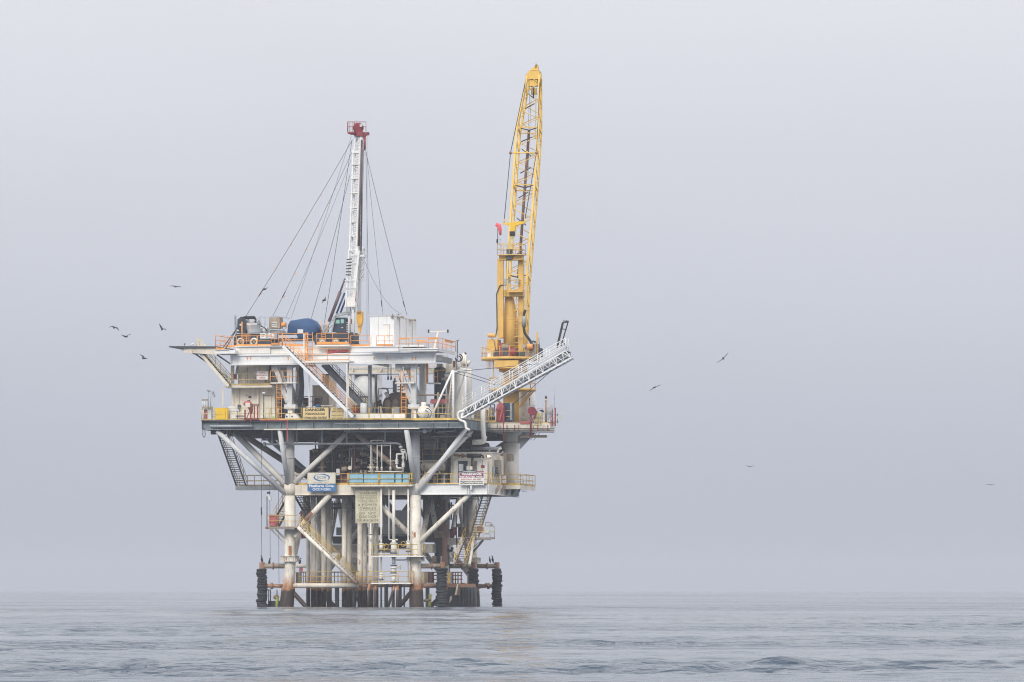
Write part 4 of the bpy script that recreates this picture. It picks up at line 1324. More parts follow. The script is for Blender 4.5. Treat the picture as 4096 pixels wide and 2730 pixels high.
# engine, radiator, exhaust
C.pg('radiator', 'carrier', [(950, 1278), (962, 1270), (978, 1272), (985, 1290), (982, 1332), (948, 1332)], VC + .4, 1.5)
C.br('frame_post', 'grey', 941, 1263, 943, 1335, .16, .16, VC + .3)
C.add('engine', MB().capsule(Q(985, 1310, VC + 1), Q(1040, 1310, VC + 1), .5, 14, .25), 'grey')
C.bx('engine_block', 'grey', 990, 1046, 1314, 1332, VC + .4, 1.2)
C.bx('engine_cover', 'pale_grey', 985, 1030, 1292, 1302, VC + .5, .8)
C.pp('exhaust', 'black', [(962, 1272, VC + .6), (975, 1271, VC + .6), (1018, 1271, VC + .6), (1022, 1276, VC + .6), (1022, 1300, VC + .6)], .1)
C.tb('muffler', 'black', 978, 1271, 1018, 1271, .16, VC + .6, n=12)
C.pp('exhaust', 'grey', [(982, 1280, VC + .5), (993, 1282, VC + .5), (995, 1292, VC + .5)], .05)
C.add('air_filter', MB().tube(Q(1035, 1300, VC + .6), Q(1035, 1287, VC + .6), .17, n=12).ball(Q(1036, 1285, VC + .6), .1), 'grey')
C.add('gearbox', MB().capsule(Q(1040, 1322, VC + .9), Q(1070, 1322, VC + .9), .33, 14, .3), 'pale_grey')
C.pp('hose', 'black', [(1045, 1306, VC + .5), (1060, 1312, VC + .5), (1068, 1325, VC + .5)], .05)
C.pg('hood', 'grey', [(1070, 1332), (1080, 1320), (1130, 1322), (1135, 1332)], VC + .5, 1.2)
for x in (1040, 1060):
    C.tb('guard_post', 'grey', x, 1265, x, 1333, .03, VC + .2, n=6)
C.pp('guard_bar', 'grey', [(1040, 1268, VC + .2), (1060, 1270, VC + .2), (1100, 1266, VC + .2), (1160, 1275, VC + .2)], .025)
C.pp('guard_bar', 'grey', [(1000, 1295, VC + .2), (1040, 1272, VC + .2)], .025)
bw = C.bx('brake_water_box', 'tan', 1076, 1120, 1270, 1315, VC + .2, 1.1, label='tan box lettered BRAKE WATER')
C.bx('box_plate', 'sign_white', 1087, 1108, 1288, 1308, VC + .17, .03, bw)
for x in (1078, 1117):
    C.br('box_stand', 'grey', x, 1315, x, 1334, .06, .06, VC + .3)
letter(C, 'BRAKE', 1088, 1107, 1291, 1297, VC + .16, 'ink', .03)
letter(C, 'WATER', 1088, 1107, 1299, 1305, VC + .16, 'ink', .03)
C.add('winch_motor', MB().tube(Q(1126, 1300, VC + .4), Q(1144, 1300, VC + .4), .22, n=14), 'orange')
C.br('winch_stand', 'grey', 1122, 1310, 1146, 1332, .06, .06, VC + .4)
C.br('winch_stand', 'grey', 1146, 1310, 1124, 1332, .06, .06, VC + .5)
C.bx('fuel_sign', 'sign_white', 1041, 1062, 1333, 1353, VC - .03, .03)
letter(C, 'DIESEL', 1042.5, 1060.5, 1336, 1341.5, VC - .035, 'ink', .02)
letter(C, 'FUEL', 1044, 1059, 1344, 1349.5, VC - .035, 'ink_red', .02)
C.bx('notice_sign', 'sign_white', 1074, 1094, 1334, 1352, VC - .03, .03)
letter(C, 'NO', 1079, 1089, 1337, 1342, VC - .035, 'ink', .02)
letter(C, 'SMOKING', 1075.5, 1092.5, 1344, 1348.5, VC - .035, 'ink_red', .02)
# tarpaulin
mb = MB()
prof = [(1147, 1332), (1150, 1300), (1160, 1283), (1185, 1279), (1215, 1274), (1232, 1273), (1255, 1284), (1270, 1305), (1278, 1328), (1262, 1333), (1240, 1350), (1200, 1354), (1190, 1354), (1184, 1334)]
pr = [Q(x, y, VC + .3) for x, y in prof]
C.add('tarpaulin', MB().loft([(p[0], p[2]) for p in pr], [(VC + .1, .8), (VC + .2, .93), (VC + .5, 1.0), (VC + 1.7, 1.0), (VC + 2.0, .93), (VC + 2.1, .8)]), 'tarp')
C.bx('junction_box', 'pale_grey', 1190, 1212, 1318, 1334, VC - .05, .3)
# cab
C.pg('cab', 'navy', [(1330, 1328), (1336, 1282), (1346, 1271), (1384, 1271), (1386, 1330)], VC + .3, 1.9)
C.bx('window', 'glass', 1342, 1358, 1280, 1295, VC + .27, .03)
C.bx('window', 'glass', 1363, 1375, 1278, 1294, VC + .27, .03)
C.bx('name_plate', 'ink_red', 1363, 1374, 1309, 1314, VC + .27, .03)
C.bx('plate_strip', 'ink_white', 1364.5, 1372.5, 1311, 1312.4, VC + .262, .005)
C.bx('rear_light', 'red', 1387, 1404, 1276, 1296, VC + .6, .4)
for p in (((1290, 1330), (1345, 1262)), ((1325, 1335), (1340, 1270)), ((1340, 1268), (1415, 1250)), ((1345, 1258), (1400, 1247)), ((1300, 1332), (1330, 1300))):
    C.br('frame_tube', 'grey', *p[0], *p[1], .13, .13, VC + .1)
C.tb('frame_tube', 'pale_grey', 1397, 1245, 1398, 1335, .14, VC + .3, n=8)
C.tb('frame_tube', 'pale_grey', 1412, 1240, 1416, 1345, .10, VC + .1, n=8)
l = C.add('ladder', MB().bar(Q(1393, 1290, VC), Q(1393, 1335, VC), .04), 'white')
for k in range(6):
    C.add('rung', MB().tube(Q(1385, 1292 + k * 7, VC), Q(1400, 1292 + k * 7, VC), .02, n=6), 'white', l)
for k in range(4):
    C.pp('cable', 'black', [(1405 + k * 3, 1335, VC), (1410 + k * 4, 1362, VC), (1420 + k * 6, 1378, VC)], .03)
for x in (1286, 1310):
    C.tb('marker_rod', 'orange', x, 1285, x, 1335, .025, VC - .1, n=6)
C.bx('winch_block', 'grey', 1290, 1310, 1300, 1330, VC + .4, .5)
for x in (968, 1000):
    C.tb('marker_rod', 'orange', x, 1288, x, 1385, .06 if x < 990 else .025, VC - .4, n=6)
for x0 in (976, 1285):
    l = C.add('ladder', MB().bar(Q(x0, 1332, VC - .3), Q(x0, 1362, VC - .3), .03).bar(Q(x0 + 17, 1332, VC - .3), Q(x0 + 17, 1362, VC - .3), .03), 'orange')
    for k in range(3):
        C.add('rung', MB().tube(Q(x0, 1340 + k * 8, VC - .3), Q(x0 + 17, 1340 + k * 8, VC - .3), .02, n=6), 'orange', l)

# ================================================================== MAST
M = T('rig_mast', 'white telescoping lattice mast with a red crown block and hydraulic rams', 'mast', Q(1400, 1240, VC + .8))


def quad(xl, xr, y, v, d):
    a, b = Q(xl, y, v), Q(xr, y, v)
    return [(a[0], v, a[2]), (b[0], v, b[2]), (b[0], v + d, b[2]), (a[0], v + d, a[2])]


vm = VC + .2
segs = [(quad(1383, 1417, 1228, vm, 1.3), quad(1396, 1432, 1000, vm + .1, 1.3), 7, .07, 'lower_section'), (quad(1398, 1431, 1010, vm + .25, .95), quad(1413, 1445, 600, vm + .5, .95), 12, .065, 'upper_section'), (quad(1417, 1446, 600, vm + .5, .8), quad(1421, 1449, 547, vm + .55, .8), 2, .06, 'top_section')]
for A, Bq, nb, r, nm in segs:
    mb = MB()
    for a, b in zip(A, Bq):
        mb.bar(a, b, r * 2.1)
    sec = M.add(nm, mb, 'clean_white')
    lattice(M, A, Bq, nb, .04, mat='clean_white', parent=sec, faces=((0, 1), (1, 2)))
    for k in range(nb + 1):
        P = [lerp(A[i], Bq[i], k / nb) for i in range(4)]
        for i in range(4):
            M.add('cross_bar', MB().bar(P[i], P[(i + 1) % 4], .05), 'clean_white', sec)
    # solid side channel on the right face
    m2 = lerp(A[1], A[0], .12), lerp(Bq[1], Bq[0], .12)
    M.add('channel', MB().bar(lerp(A[0], A[1], .84), lerp(Bq[0], Bq[1], .84), .16, .2), 'white', sec)
M.bx('collar_plate', 'clean_white', 1407, 1449, 602, 614, vm + .4, 1.05)
for y in (657, 714, 771, 830, 888, 944):
    dx = (y - 600) * -0.036
    M.bx('band', 'white', 1404 + dx, 1446 + dx, y, y + 3, vm + .3, 1.3)
M.bx('foot', 'grey', 1384, 1400, 1228, 1250, vm, .4)
M.bx('foot', 'grey', 1406, 1418, 1228, 1250, vm, .4)
# dark travelling tubes on the right
M.tb('drill_pipe', 'purple_pipe', 1447, 590, 1434, 985, .09, vm, n=8)
M.tb('drill_pipe', 'grey', 1452, 600, 1444, 1005, .08, vm + .3, n=8)
M.tb('drill_pipe', 'wire', 1444, 640, 1436, 985, .06, vm + .2, n=8)
M.br('monkey_arm', 'clean_white', 1436, 1003, 1420, 1155, .18, .18, vm - .3)
M.bx('monkey_platform', 'clean_white', 1432, 1458, 1020, 1028, vm - .2, 1.0)
lattice(M, quad(1440, 1450, 1125, vm - .1, .4), quad(1450, 1456, 990, vm - .1, .4), 5, .03, mat='pale_grey')
for y in (1018, 1050, 1120, 1148):
    M.bx('hoop_bar', 'clean_white', 1378 if y > 1100 else 1392, 1436 if y < 1100 else 1420, y, y + 3, vm - .25, .08)
for k in range(6):
    M.tb('hose_coil', 'steel_dark', 1387 - k * .7, 1040 + k * 12, 1407 - k * .8, 1036 + k * 13, .06, vm - .3, n=6)
M.bx('base_panel', 'white', 1388, 1418, 1190, 1226, vm - .05, .1)
M.tb('red_hook', 'red', 1424, 1168, 1423, 1205, .05, vm, n=6)
# rams
M.tb('ram_cylinder', 'purple_pipe', 1316, 1288, 1361, 1168, .16, vm - .1, n=10)
M.tb('ram_rod', 'purple_pipe', 1361, 1168, 1380, 1115, .09, vm - .1, n=8)
M.tb('ram_cylinder', 'blue_ram', 1346, 1256, 1379, 1172, .09, vm, n=8)
M.tb('ram_cylinder', 'blue_ram', 1362, 1252, 1384, 1195, .09, vm + .4, n=8)
# crown
cr = M.bx('crown_block', 'red', 1416, 1452, 527, 545, vm + .3, 1.1, label='red crown block at the mast top')
M.add('sheave', MB().tube(Q(1432, 513, vm + .4), Q(1432, 513, vm + .7), .5, n=22), 'red', cr)
M.add('sheave', MB().tube(Q(1434, 513, vm + .9), Q(1434, 513, vm + 1.2), .5, n=22), 'red', cr)
M.add('lamp', MB().tube(Q(1444, 503, vm + .2), Q(1444, 503, vm + .5), .14, n=12), 'pale_grey', cr)
M.pg('crown_arm', 'red', [(1450, 532), (1473, 529), (1473, 540), (1460, 542), (1456, 552), (1450, 552)], vm + .4, .5, cr)
M.tb('crown_post', 'red', 1460, 548, 1458, 602, .09, vm + .3, n=8, parent=cr)
M.bx('basket_floor', 'red', 1390, 1420, 528, 535, vm, 1.5, cr)
railing(M, Q(1390, 528, vm), Q(1418, 528, vm), 'red', 3, h=.95, toe=False, parent=None)
railing(M, Q(1392, 528, vm + 1.5), Q(1464, 528, vm + 1.5), 'red', 3, h=.95, toe=False)
M.tb('antenna', 'grey', 1426, 482, 1426, 500, .03, vm + .5, n=6)
# travelling block and lines
t = T('travelling_block', 'yellow travelling block hanging on wire lines beside the mast foot', 'hook block', Q(1437, 1340, vm - .2))
t.pg('block', 'hook_yellow', [(1426, 1248), (1430, 1245), (1445, 1245), (1449, 1248), (1449, 1280), (1444, 1305), (1431, 1305), (1426, 1280)], vm - .3, .5)
t.pg('hook_body', 'hook_yellow', [(1430, 1305), (1444, 1305), (1442, 1325), (1438, 1338), (1434, 1325)], vm - .2, .3)
for x in (1430, 1434, 1438, 1442):
    t.bx('sheave_slot', 'black', x, x + 2, 1247, 1258, vm - .32, .02)
    t.tb('line', 'wire', x + 1, 1246, 1447 + (x - 1436) * .5, 560, .018, vm - .1, vm + .4, n=5)
t.pp('hanging_hose', 'carrier', [(1435, 1338, vm - .1), (1433, 1360, vm - .1), (1434, 1384, vm - .1)], .05)

# ================================================================== GUY WIRES
top = (1422, 560)
wires = [((1410, 560), (985, 1264), 'flagged guy wire running from the mast to the far end of the rig deck', .022, 0),
         ((1412, 600), (1090, 1268), 'flagged guy wire running from the mast down behind the brake water box', .02, 1),
         ((1404, 640), (1142, 1275), 'thin guy wire ending next to the orange winch motor', .014, 1),
         ((1405, 545), (1164, 1275), 'thin guy wire ending at the edge of the blue tarpaulin', .014, 2),
         ((1400, 700), (1245, 1275), 'dark guy wire ending over the middle of the blue tarpaulin', .022, .5),
         ((1408, 560), (1297, 1295), 'dark guy wire ending between the tarpaulin and the cab', .022, .5),
         ((1466, 610), (1532, 1262), 'guy wire dropping to the front of the white container', .016, -1),
         ((1466, 620), (1628, 1262), 'guy wire dropping to the top of the white container', .022, 2),
         ((1458, 1045), (1605, 1258), 'slack guy wire from the mast middle to the container roof', .014, 2),
         ((1462, 545), (1478, 1370), 'plumb wire line hanging right of the mast', .016, -.5),
         ((1468, 545), (1468, 1370), 'second plumb wire line hanging right of the mast', .016, .2)]
for a, b, lb, r, v in wires:
    p, q = Q(*a, vm + .6), Q(*b, v)
    mid = lerp(p, q, .5)
    sag = 0.25 if 'slack' not in lb else .9
    pts = [p, (lerp(p, q, .25)[0], lerp(p, q, .25)[1], lerp(p, q, .25)[2] - sag * .75), (mid[0], mid[1], mid[2] - sag), (lerp(p, q, .75)[0], lerp(p, q, .75)[1], lerp(p, q, .75)[2] - sag * .75), q]
    t = T('guy_wire', lb, 'wire', q, 'guy wires of the drilling mast')
    t.add('wire', MB().sweep(pts, r, 5), 'wire')
    if 'flagged' in lb or 'container' in lb:
        k = .84 if 'flagged' in lb else .9
        s0, s1 = lerp(p, q, k), lerp(p, q, k + .04)
        s0 = (s0[0], s0[1], s0[2] - sag * .55)
        s1 = (s1[0], s1[1], s1[2] - sag * .42)
        t.add('turnbuckle', MB().tube(s0, s1, .05, n=6), 'wire')
    if 'flagged' in lb:
        for kk in range(9):
            s = lerp(p, q, .3 + kk * .07)
            t.add('flag', MB().prism([(s[0], s[2] - sag * .8), (s[0] + .12, s[2] - sag * .8 - .05), (s[0] + .05, s[2] - sag * .8 - .2)], s[1], s[1] + .01), 'sign_white' if kk % 2 else 'orange')
# turnbuckle stay at the deck corner
t = T('deck_stay', 'flagged chain stay slanting from the radiator down to the deck corner', 'stay', Q(892, 1398, -1.5))
t.tb('stay', 'wire', 965, 1290, 892, 1392, .05, .2, -2.2, n=6)
t.tb('stay', 'wire', 945, 1320, 905, 1392, .04, .2, -2.2, n=6)
for x, y in ((962, 1296), (952, 1318), (930, 1350)):
    t.pg('flag', 'sign_white', [(x, y), (x - 6, y + 5), (x + 4, y + 8)], -.8, .02)

# ================================================================== WHITE CONTAINER
K = T('white_container', 'tall white steel container house with a door on the rig deck', 'container', Q(1530, 1386, VR + .3))
a, b = Q(1479, 1388, VR + .3), Q(1576, 1262, VR + .3)
K.add('body', MB().box((a[0], VR + .3, a[2]), (b[0], VR + 9.6, b[2])), 'clean_white')
K.bx('roof_trim', 'clean_white', 1477, 1578, 1261, 1264, VR + .2, 9.5)
K.bx('seam', 'pale_grey', 1512, 1513.5, 1264, 1386, VR + .27, .03)
K.bx('seam', 'pale_grey', 1546, 1547.5, 1264, 1386, VR + .27, .03)
K.bx('door', 'white', 1533, 1556, 1300, 1384, VR + .24, .06)
K.bx('door_frame', 'pale_grey', 1531, 1558, 1297, 1300, VR + .2, .1)
K.bx('door_frame', 'pale_grey', 1556, 1558, 1300, 1384, VR + .22, .08)
K.tb('lamp_arm', 'tan', 1570, 1256, 1570, 1272, .05, VR + .1, n=6)
K.bx('lamp', 'tan', 1562, 1571, 1266, 1271, VR + .05, .3)
for v in (2.5, 5.2, 7.8):
    K.add('side_rib', MB().box((b[0], VR + v, a[2]), (b[0] + .07, VR + v + .1, b[2])), 'pale_grey')
for v in (1.5, 6.5):
    K.add('flood_lamp', MB().box((b[0], VR + v, b[2] - .15), (b[0] + .5, VR + v + .9, b[2] - .02)), 'tan')

# ================================================================== CRANE
CV = 12.0
CU = Q(2045, 1700, CV)[0]
CR = T('pedestal_crane', 'yellow pedestal crane with a tall lattice boom on a thick white column', 'crane', (CU, CV, W_LOW))


def wy(y, v=CV):
    return Q(2045, y, v)[2]


def ring(c, R, w, h, mat, n, rails=(.5, 1.0), a0=0, a1=1):
    mb = MB()
    for k in rails:
        mb.torus((c[0], c[1], w + h * k), (0, 0, 1), R, .03, 32, 5)
    g = CR.add('guard_rail', mb, mat)
    for i in range(n):
        a = 2 * math.pi * i / n
        p = (c[0] + R * math.cos(a), c[1] + R * math.sin(a), w)
        CR.add('post', MB().tube(p, (p[0], p[1], w + h), .03, n=6), mat, g)


CR.add('pedestal', MB().tube((CU, CV, W_LOW - .9), (CU, CV, wy(1770)), .77, n=28).tube((CU, CV, wy(1770)), (CU, CV, wy(1690)), .80, n=28), 'white')
CR.add('weld_ring', MB().torus((CU, CV, wy(1770)), (0, 0, 1), .79, .03, 28, 5), 'rust')
CR.add('column', MB().tube((CU, CV, wy(1690)), (CU, CV, wy(1476)), .79, n=28), 'crane')
cc = (CU, CV)
# lower ring platform
CR.add('ring_platform', MB().tube((CU + .1, CV, wy(1566)), (CU + .1, CV, wy(1556)), 2.3, n=28), 'crane')
ring((CU + .1, CV), 2.28, wy(1556), 1.05, 'crane', 14)
for dx in (-2.1, 2.1):
    for dv in (-.5, .5):
        CR.add('strut', MB().bar((CU + dx, CV + dv, wy(1567)), (CU + dx * .36, CV + dv * .5, wy(1630)), .12), 'crane')
# machinery deck
CR.add('machinery_deck', MB().tube((CU - .05, CV, wy(1443)), (CU - .05, CV, wy(1432)), 2.87, n=32), 'crane')
ring((CU - .05, CV), 2.84, wy(1432), 1.0, 'crane', 18)
CR.bx('turret_box', 'crane', 1978, 2072, 1442, 1474, 9.2, 4.4)
CR.bx('turret_base', 'crane', 1996, 2090, 1474, 1488, 11, 2.4)
for k in range(6):
    CR.bx('ladder_bar', 'crane', 1947 + k * 5, 1948.5 + k * 5, 1443, 1475, 10.9, .05)
CR.bx('ladder_bar', 'crane', 1946, 1975, 1473, 1475, 10.9, .05)
CR.br('ladder_rail', 'crane', 1973, 1443, 1976, 1556, .08, .08, 10.8)
# tapered mast
CR.add('mast', MB().sweep([(CU - .05, CV, wy(1432)), (CU - .05, CV, wy(1280)), (CU - .2, CV, wy(1190)), (CU - .2, CV, wy(1180))], [.73, .70, .44, .40], 28), 'crane')
CR.add('mast_seam', MB().torus((CU - .05, CV, wy(1280)), (0, 0, 1), .70, .02, 24, 4), 'crane')
# gantry posts
gl = CR.bx('gantry_post', 'crane', 1989, 2011, 1035, 1355, 10.8, .5)
gr = CR.bx('gantry_post', 'crane', 2073, 2093, 1035, 1412, 11.4, .5)
CR.bx('post_flange', 'crane', 2004, 2013, 1040, 1350, 10.75, .05, gl)
for k in range(12):
    CR.bx('ladder_rung', 'crane', 2058, 2075, 1180 + k * 19, 1182 + k * 19, 11.2, .05, gr)
CR.br('ladder_rail', 'crane', 2066, 1175, 2068, 1348, .06, .06, 11.15)
for y in (1178, 1242, 1280, 1345):
    CR.bx('ladder_hoop', 'crane', 2056, 2092, y, y + 3, 11.0, .06)
CR.bx('cross_beam', 'crane', 1990, 2092, 1160, 1187, 10.9, .8)
CR.bx('top_beam', 'crane', 1996, 2088, 1022, 1042, 10.7, .9)
CR.bx('top_floor', 'crane', 1988, 2088, 1017, 1022, 10.2, 1.7)
a, b = Q(1989, 1018, 10.2), Q(2087, 1018, 10.2)
railing(CR, a, b, 'crane', 4, h=1.02, toe=False)
railing(CR, (a[0], 11.9, a[2]), (b[0], 11.9, b[2]), 'crane', 4, h=1.02, toe=False)
railing(CR, a, (a[0], 11.9, a[2]), 'crane', 1, h=1.02, toe=False)
railing(CR, b, (b[0], 11.9, b[2]), 'crane', 1, h=1.02, toe=False)
CR.bx('mid_platform', 'crane', 2029, 2090, 1163, 1170, 10.3, .6)
railing(CR, Q(2030, 1163, 10.3), Q(2088, 1163, 10.3), 'crane', 2, h=1.0, toe=False)
CR.bx('flood_lamp', 'grey', 2015, 2034, 1116, 1134, 10.6, .4)
CR.bx('flood_lamp', 'grey', 2057, 2074, 1116, 1133, 10.9, .4)
CR.bx('sheave_block', 'black', 2026, 2047, 996, 1041, 10.5, .4)
for k in range(4):
    CR.bx('sheave', 'grey', 2029 + k * 5, 2030 + k * 5, 998, 1038, 10.47, .03)
# cabinets and engines on the machinery deck
CR.bx('cabinet', 'crane', 1949, 1990, 1358, 1433, 10.3, 1.6)
t_ = CR.add('air_tank', MB().capsule(Q(1955, 1343, 10.8), Q(1980, 1343, 10.8), .2, 14, .6), 'crane')
CR.pp('tank_hose', 'tan', [(1962, 1350, 10.2), (1976, 1362, 10.2), (1982, 1400, 10.2)], .04)
CR.pp('cable', 'wire', [(1984, 1342, 10.7), (1988, 1310, 10.7), (1986, 1175, 10.7), (2000, 1142, 10.7), (2028, 1141, 10.7)], .045)
CR.bx('panel', 'cream', 1950, 1972, 1404, 1432, 9.9, .2)
CR.bx('winch', 'red', 1995, 2008, 1372, 1430, 9.9, .6)
CR.bx('winch', 'red', 2034, 2046, 1385, 1430, 9.9, .6)
CR.add('winch_drum', MB().capsule(Q(2036, 1405, 10), Q(2062, 1408, 10), .3, 14, .3), 'red')
CR.bx('radiator', 'tan', 2007, 2034, 1376, 1430, 9.8, .4)
CR.bx('radiator_core', 'steel_dark', 2010, 2031, 1392, 1424, 9.77, .03)
CR.bx('fan', 'steel_dark', 1978, 1994, 1400, 1428, 10.2, .5)
CR.bx('engine', 'tan', 2100, 2145, 1375, 1432, 10.5, 1.4)
CR.add('engine_head', MB().capsule(Q(2112, 1388, 10.3), Q(2128, 1388, 10.3), .3, 12, .4), 'orange')
CR.bx('engine_base', 'steel_dark', 2065, 2140, 1408, 1432, 10.6, 1.2)
CR.bx('battery_box', 'grey', 2090, 2102, 1380, 1392, 10.3, .5)
CR.pp('exhaust', 'black', [(2132, 1388, 10.4), (2122, 1365, 10.4), (2097, 1332, 10.4), (2095, 1300, 10.4), (2095, 1258, 10.4), (2102, 1240, 10.4)], .13, n=10)
CR.tb('muffler', 'grey', 2095, 1308, 2096, 1265, .2, 10.4, n=12)
CR.br('davit', 'crane', 2148, 1330, 2149, 1432, .14, .14, 10.8)
CR.br('davit', 'crane', 2148, 1350, 2158, 1353, .1, .1, 10.8)
CR.tb('davit_line', 'wire', 2155, 1355, 2159, 1400, .03, 10.8, n=5)
CR.add('tyre_bumper', MB().capsule(Q(2163, 1400, 10.8), Q(2164, 1424, 10.8), .22, 12, .8), 'black')
CR.add('deck_light', MB().capsule(Q(2131, 1366, 10.6), Q(2142, 1369, 10.6), .09), 'black')
# boom
st = [(1408, 2040, 2101, .8), (1100, 2027, 2108, 1.45), (740, 2051, 2138, 1.5), (510, 2068, 2153, 1.5), (300, 2112, 2157, .95)]


def bst(y, xl, xr, d):
    v = CV + 1.9 + (1408 - y) / 1138 * 8.8
    a, b = Q(xl, y, v), Q(xr, y, v)
    return [(a[0], v, a[2]), (b[0], v, b[2]), (b[0], v + d * .95, b[2] - d * .31), (a[0], v + d * .95, a[2] - d * .31)]


S = [bst(*s) for s in st]
mb = MB()
for i in range(len(S) - 1):
    for k in range(4):
        mb.bar(S[i][k], S[i + 1][k], .19)
for q in S[1:4]:
    for k in range(4):
        mb.bar(q[k], q[(k + 1) % 4], .1)
boom = CR.add('boom', mb, 'boom', label='tall yellow lattice boom')
for i, nb in enumerate((4, 4, 3, 3)):
    lattice(CR, S[i], S[i + 1], nb, .038, mat='boom', parent=boom)
for i in (1, 2, 3):                                   # dark padding inside the frames
    c = lerp(lerp(S[i][0], S[i][2], .5), S[i][3], .0)
    for k in (0, 1):
        CR.add('padded_bar', MB().tube(S[i][k], c, .06, n=6), 'carrier', boom)
c0, c1 = lerp(S[1][0], S[1][2], .5), lerp(S[3][0], S[3][2], .5)
CR.add('walk_tube', MB().tube(c0, c1, .14, n=8), 'brown', boom)
for k, (i, t0, t1, f0, f1) in enumerate(((3, .35, .45, .25, .75), (3, .55, .65, .7, .2), (2, .2, .3, .3, .8), (2, .5, .62, .75, .3), (2, .75, .83, .25, .75), (1, .2, .28, .25, .75), (1, .55, .63, .75, .3), (1, .85, .92, .3, .75))):
    A_, B_ = lerp(lerp(S[i][0], S[i + 1][0], t0), lerp(S[i][1], S[i + 1][1], t0), f0), lerp(lerp(S[i][0], S[i + 1][0], t1), lerp(S[i][1], S[i + 1][1], t1), f1)
    CR.add('padded_bar', MB().tube(A_, B_, .05, n=6), 'carrier', boom)
vt = S[4][0][1]
hd = CR.bx('boom_head', 'boom', 2112, 2156, 284, 318, vt - .1, 1.1, boom)
CR.pg('head_cap', 'boom', [(2118, 283), (2136, 268), (2142, 258), (2148, 258), (2153, 283)], vt + .1, .6, boom)
CR.tb('head_light', 'tan', 2144, 255, 2142, 270, .06, vt, n=6, parent=boom)
CR.bx('sheave_house', 'boom', 2118, 2148, 320, 345, vt, .8, boom)
CR.bx('hook_block', 'boom', 2124, 2144, 352, 378, vt + .2, .4, boom)
CR.tb('hoist_line', 'wire', 2133, 345, 2134, 395, .08, vt + .1, n=6, parent=boom)
CR.tb('hoist_line', 'wire', 2144, 345, 2143, 545, .02, vt + .2, n=5, parent=boom)
CR.add('headache_ball', MB().ball(Q(2143, 549, vt - 1), .13, flat=1.3), 'boom', boom)
CR.tb('hoist_line', 'wire', 2120, 345, 2107, 640, .018, vt + .3, vt - 2, n=5, parent=boom)
CR.tb('hoist_line', 'wire', 2126, 345, 2112, 700, .018, vt + .3, vt - 2.4, n=5, parent=boom)
CR.bx('head_plate', 'boom', 2103, 2110, 295, 322, vt - .1, .3, boom)
CR.bx('head_plate', 'boom', 2157, 2164, 295, 318, vt - .1, .3, boom)
# equaliser, pendants
ve = 12.6
eq = CR.pg('equaliser', 'bright_yellow', [(2012, 893), (2052, 890), (2060, 888), (2098, 886), (2100, 894), (2062, 903), (2062, 920), (2058, 927), (2042, 927), (2040, 915), (2046, 905), (2012, 898)], ve, .3)
CR.bx('equaliser_block', 'black', 2038, 2058, 926, 946, ve - .05, .4)
for k in range(7):
    CR.tb('luffing_rope', 'pale_yellow', 2039 + k * 3, 945, 2028 + k * 2.6, 998, .028, ve, 10.6, n=5)
for (x0, y0), (x1, y1), (x2, y2), v1 in (((2016, 890), (2042, 612), (2104, 315), 17.2), ((2098, 888), (2146, 612), (2160, 312), 17.4)):
    CR.tb('pendant', 'wire', x0, y0, x1, y1, .04, ve + .1, v1, n=6)
    CR.tb('pendant', 'wire', x1, y1, x2, y2, .04, v1, vt, n=6)
    CR.tb('pendant_link', 'boom', x0, y0 + 4, x0 + 1, y0 - 14, .06, ve + .1, n=6)
CR.tb('spreader_bar', 'boom', 2042, 612, 2146, 612, .07, 17.2, n=8)
CR.add('spreader_end', MB().ball(Q(2042, 612, 17.2), .16), 'rust')
CR.add('spreader_end', MB().ball(Q(2146, 612, 17.2), .16), 'rust')
CR.tb('luffing_rope', 'wire', 2026, 1041, 2023, 1200, .025, 10.7, n=5)

t = T('windsock', 'pink windsock on a thin pole at the top of the yellow crane', 'windsock', Q(1990, 980, 10.2))
t.tb('pole', 'black', 1991, 978, 1991, 905, .035, 10.2, n=6)
t.add('sock', MB().sweep([Q(1984, 906, 10.1), Q(1988, 900, 10.1), Q(1996, 904, 10.1), Q(2000, 920, 10.1), Q(2002, 942, 10.1)], [.12, .22, .24, .17, .09], 12), 'windsock')
t.tb('lamp', 'black', 1988, 972, 1988, 958, .06, 10.2, n=8)
single('anemometer', 'small grey weather mast beside the windsock', 'instrument', MB().bar(Q(2000, 978, 10.3), Q(2000, 960, 10.3), .04).bar(Q(1997, 960, 10.3), Q(2004, 959, 10.3), .05), 'grey', Q(2000, 978, 10.3))

# ================================================================== GANGWAY
GW = T('raised_gangway', 'white truss gangway with hand rails raised at a slant in front of the crane', 'gangway', Q(1845, 1672, -.6))
vg, dg = -.6, 1.3
gb0, gb1 = Q(1845, 1674, vg), Q(2284, 1433, vg)
gt0, gt1 = Q(1852, 1640, vg), Q(2262, 1404, vg)


def dv(p, d):
    return (p[0], p[1] + d, p[2])


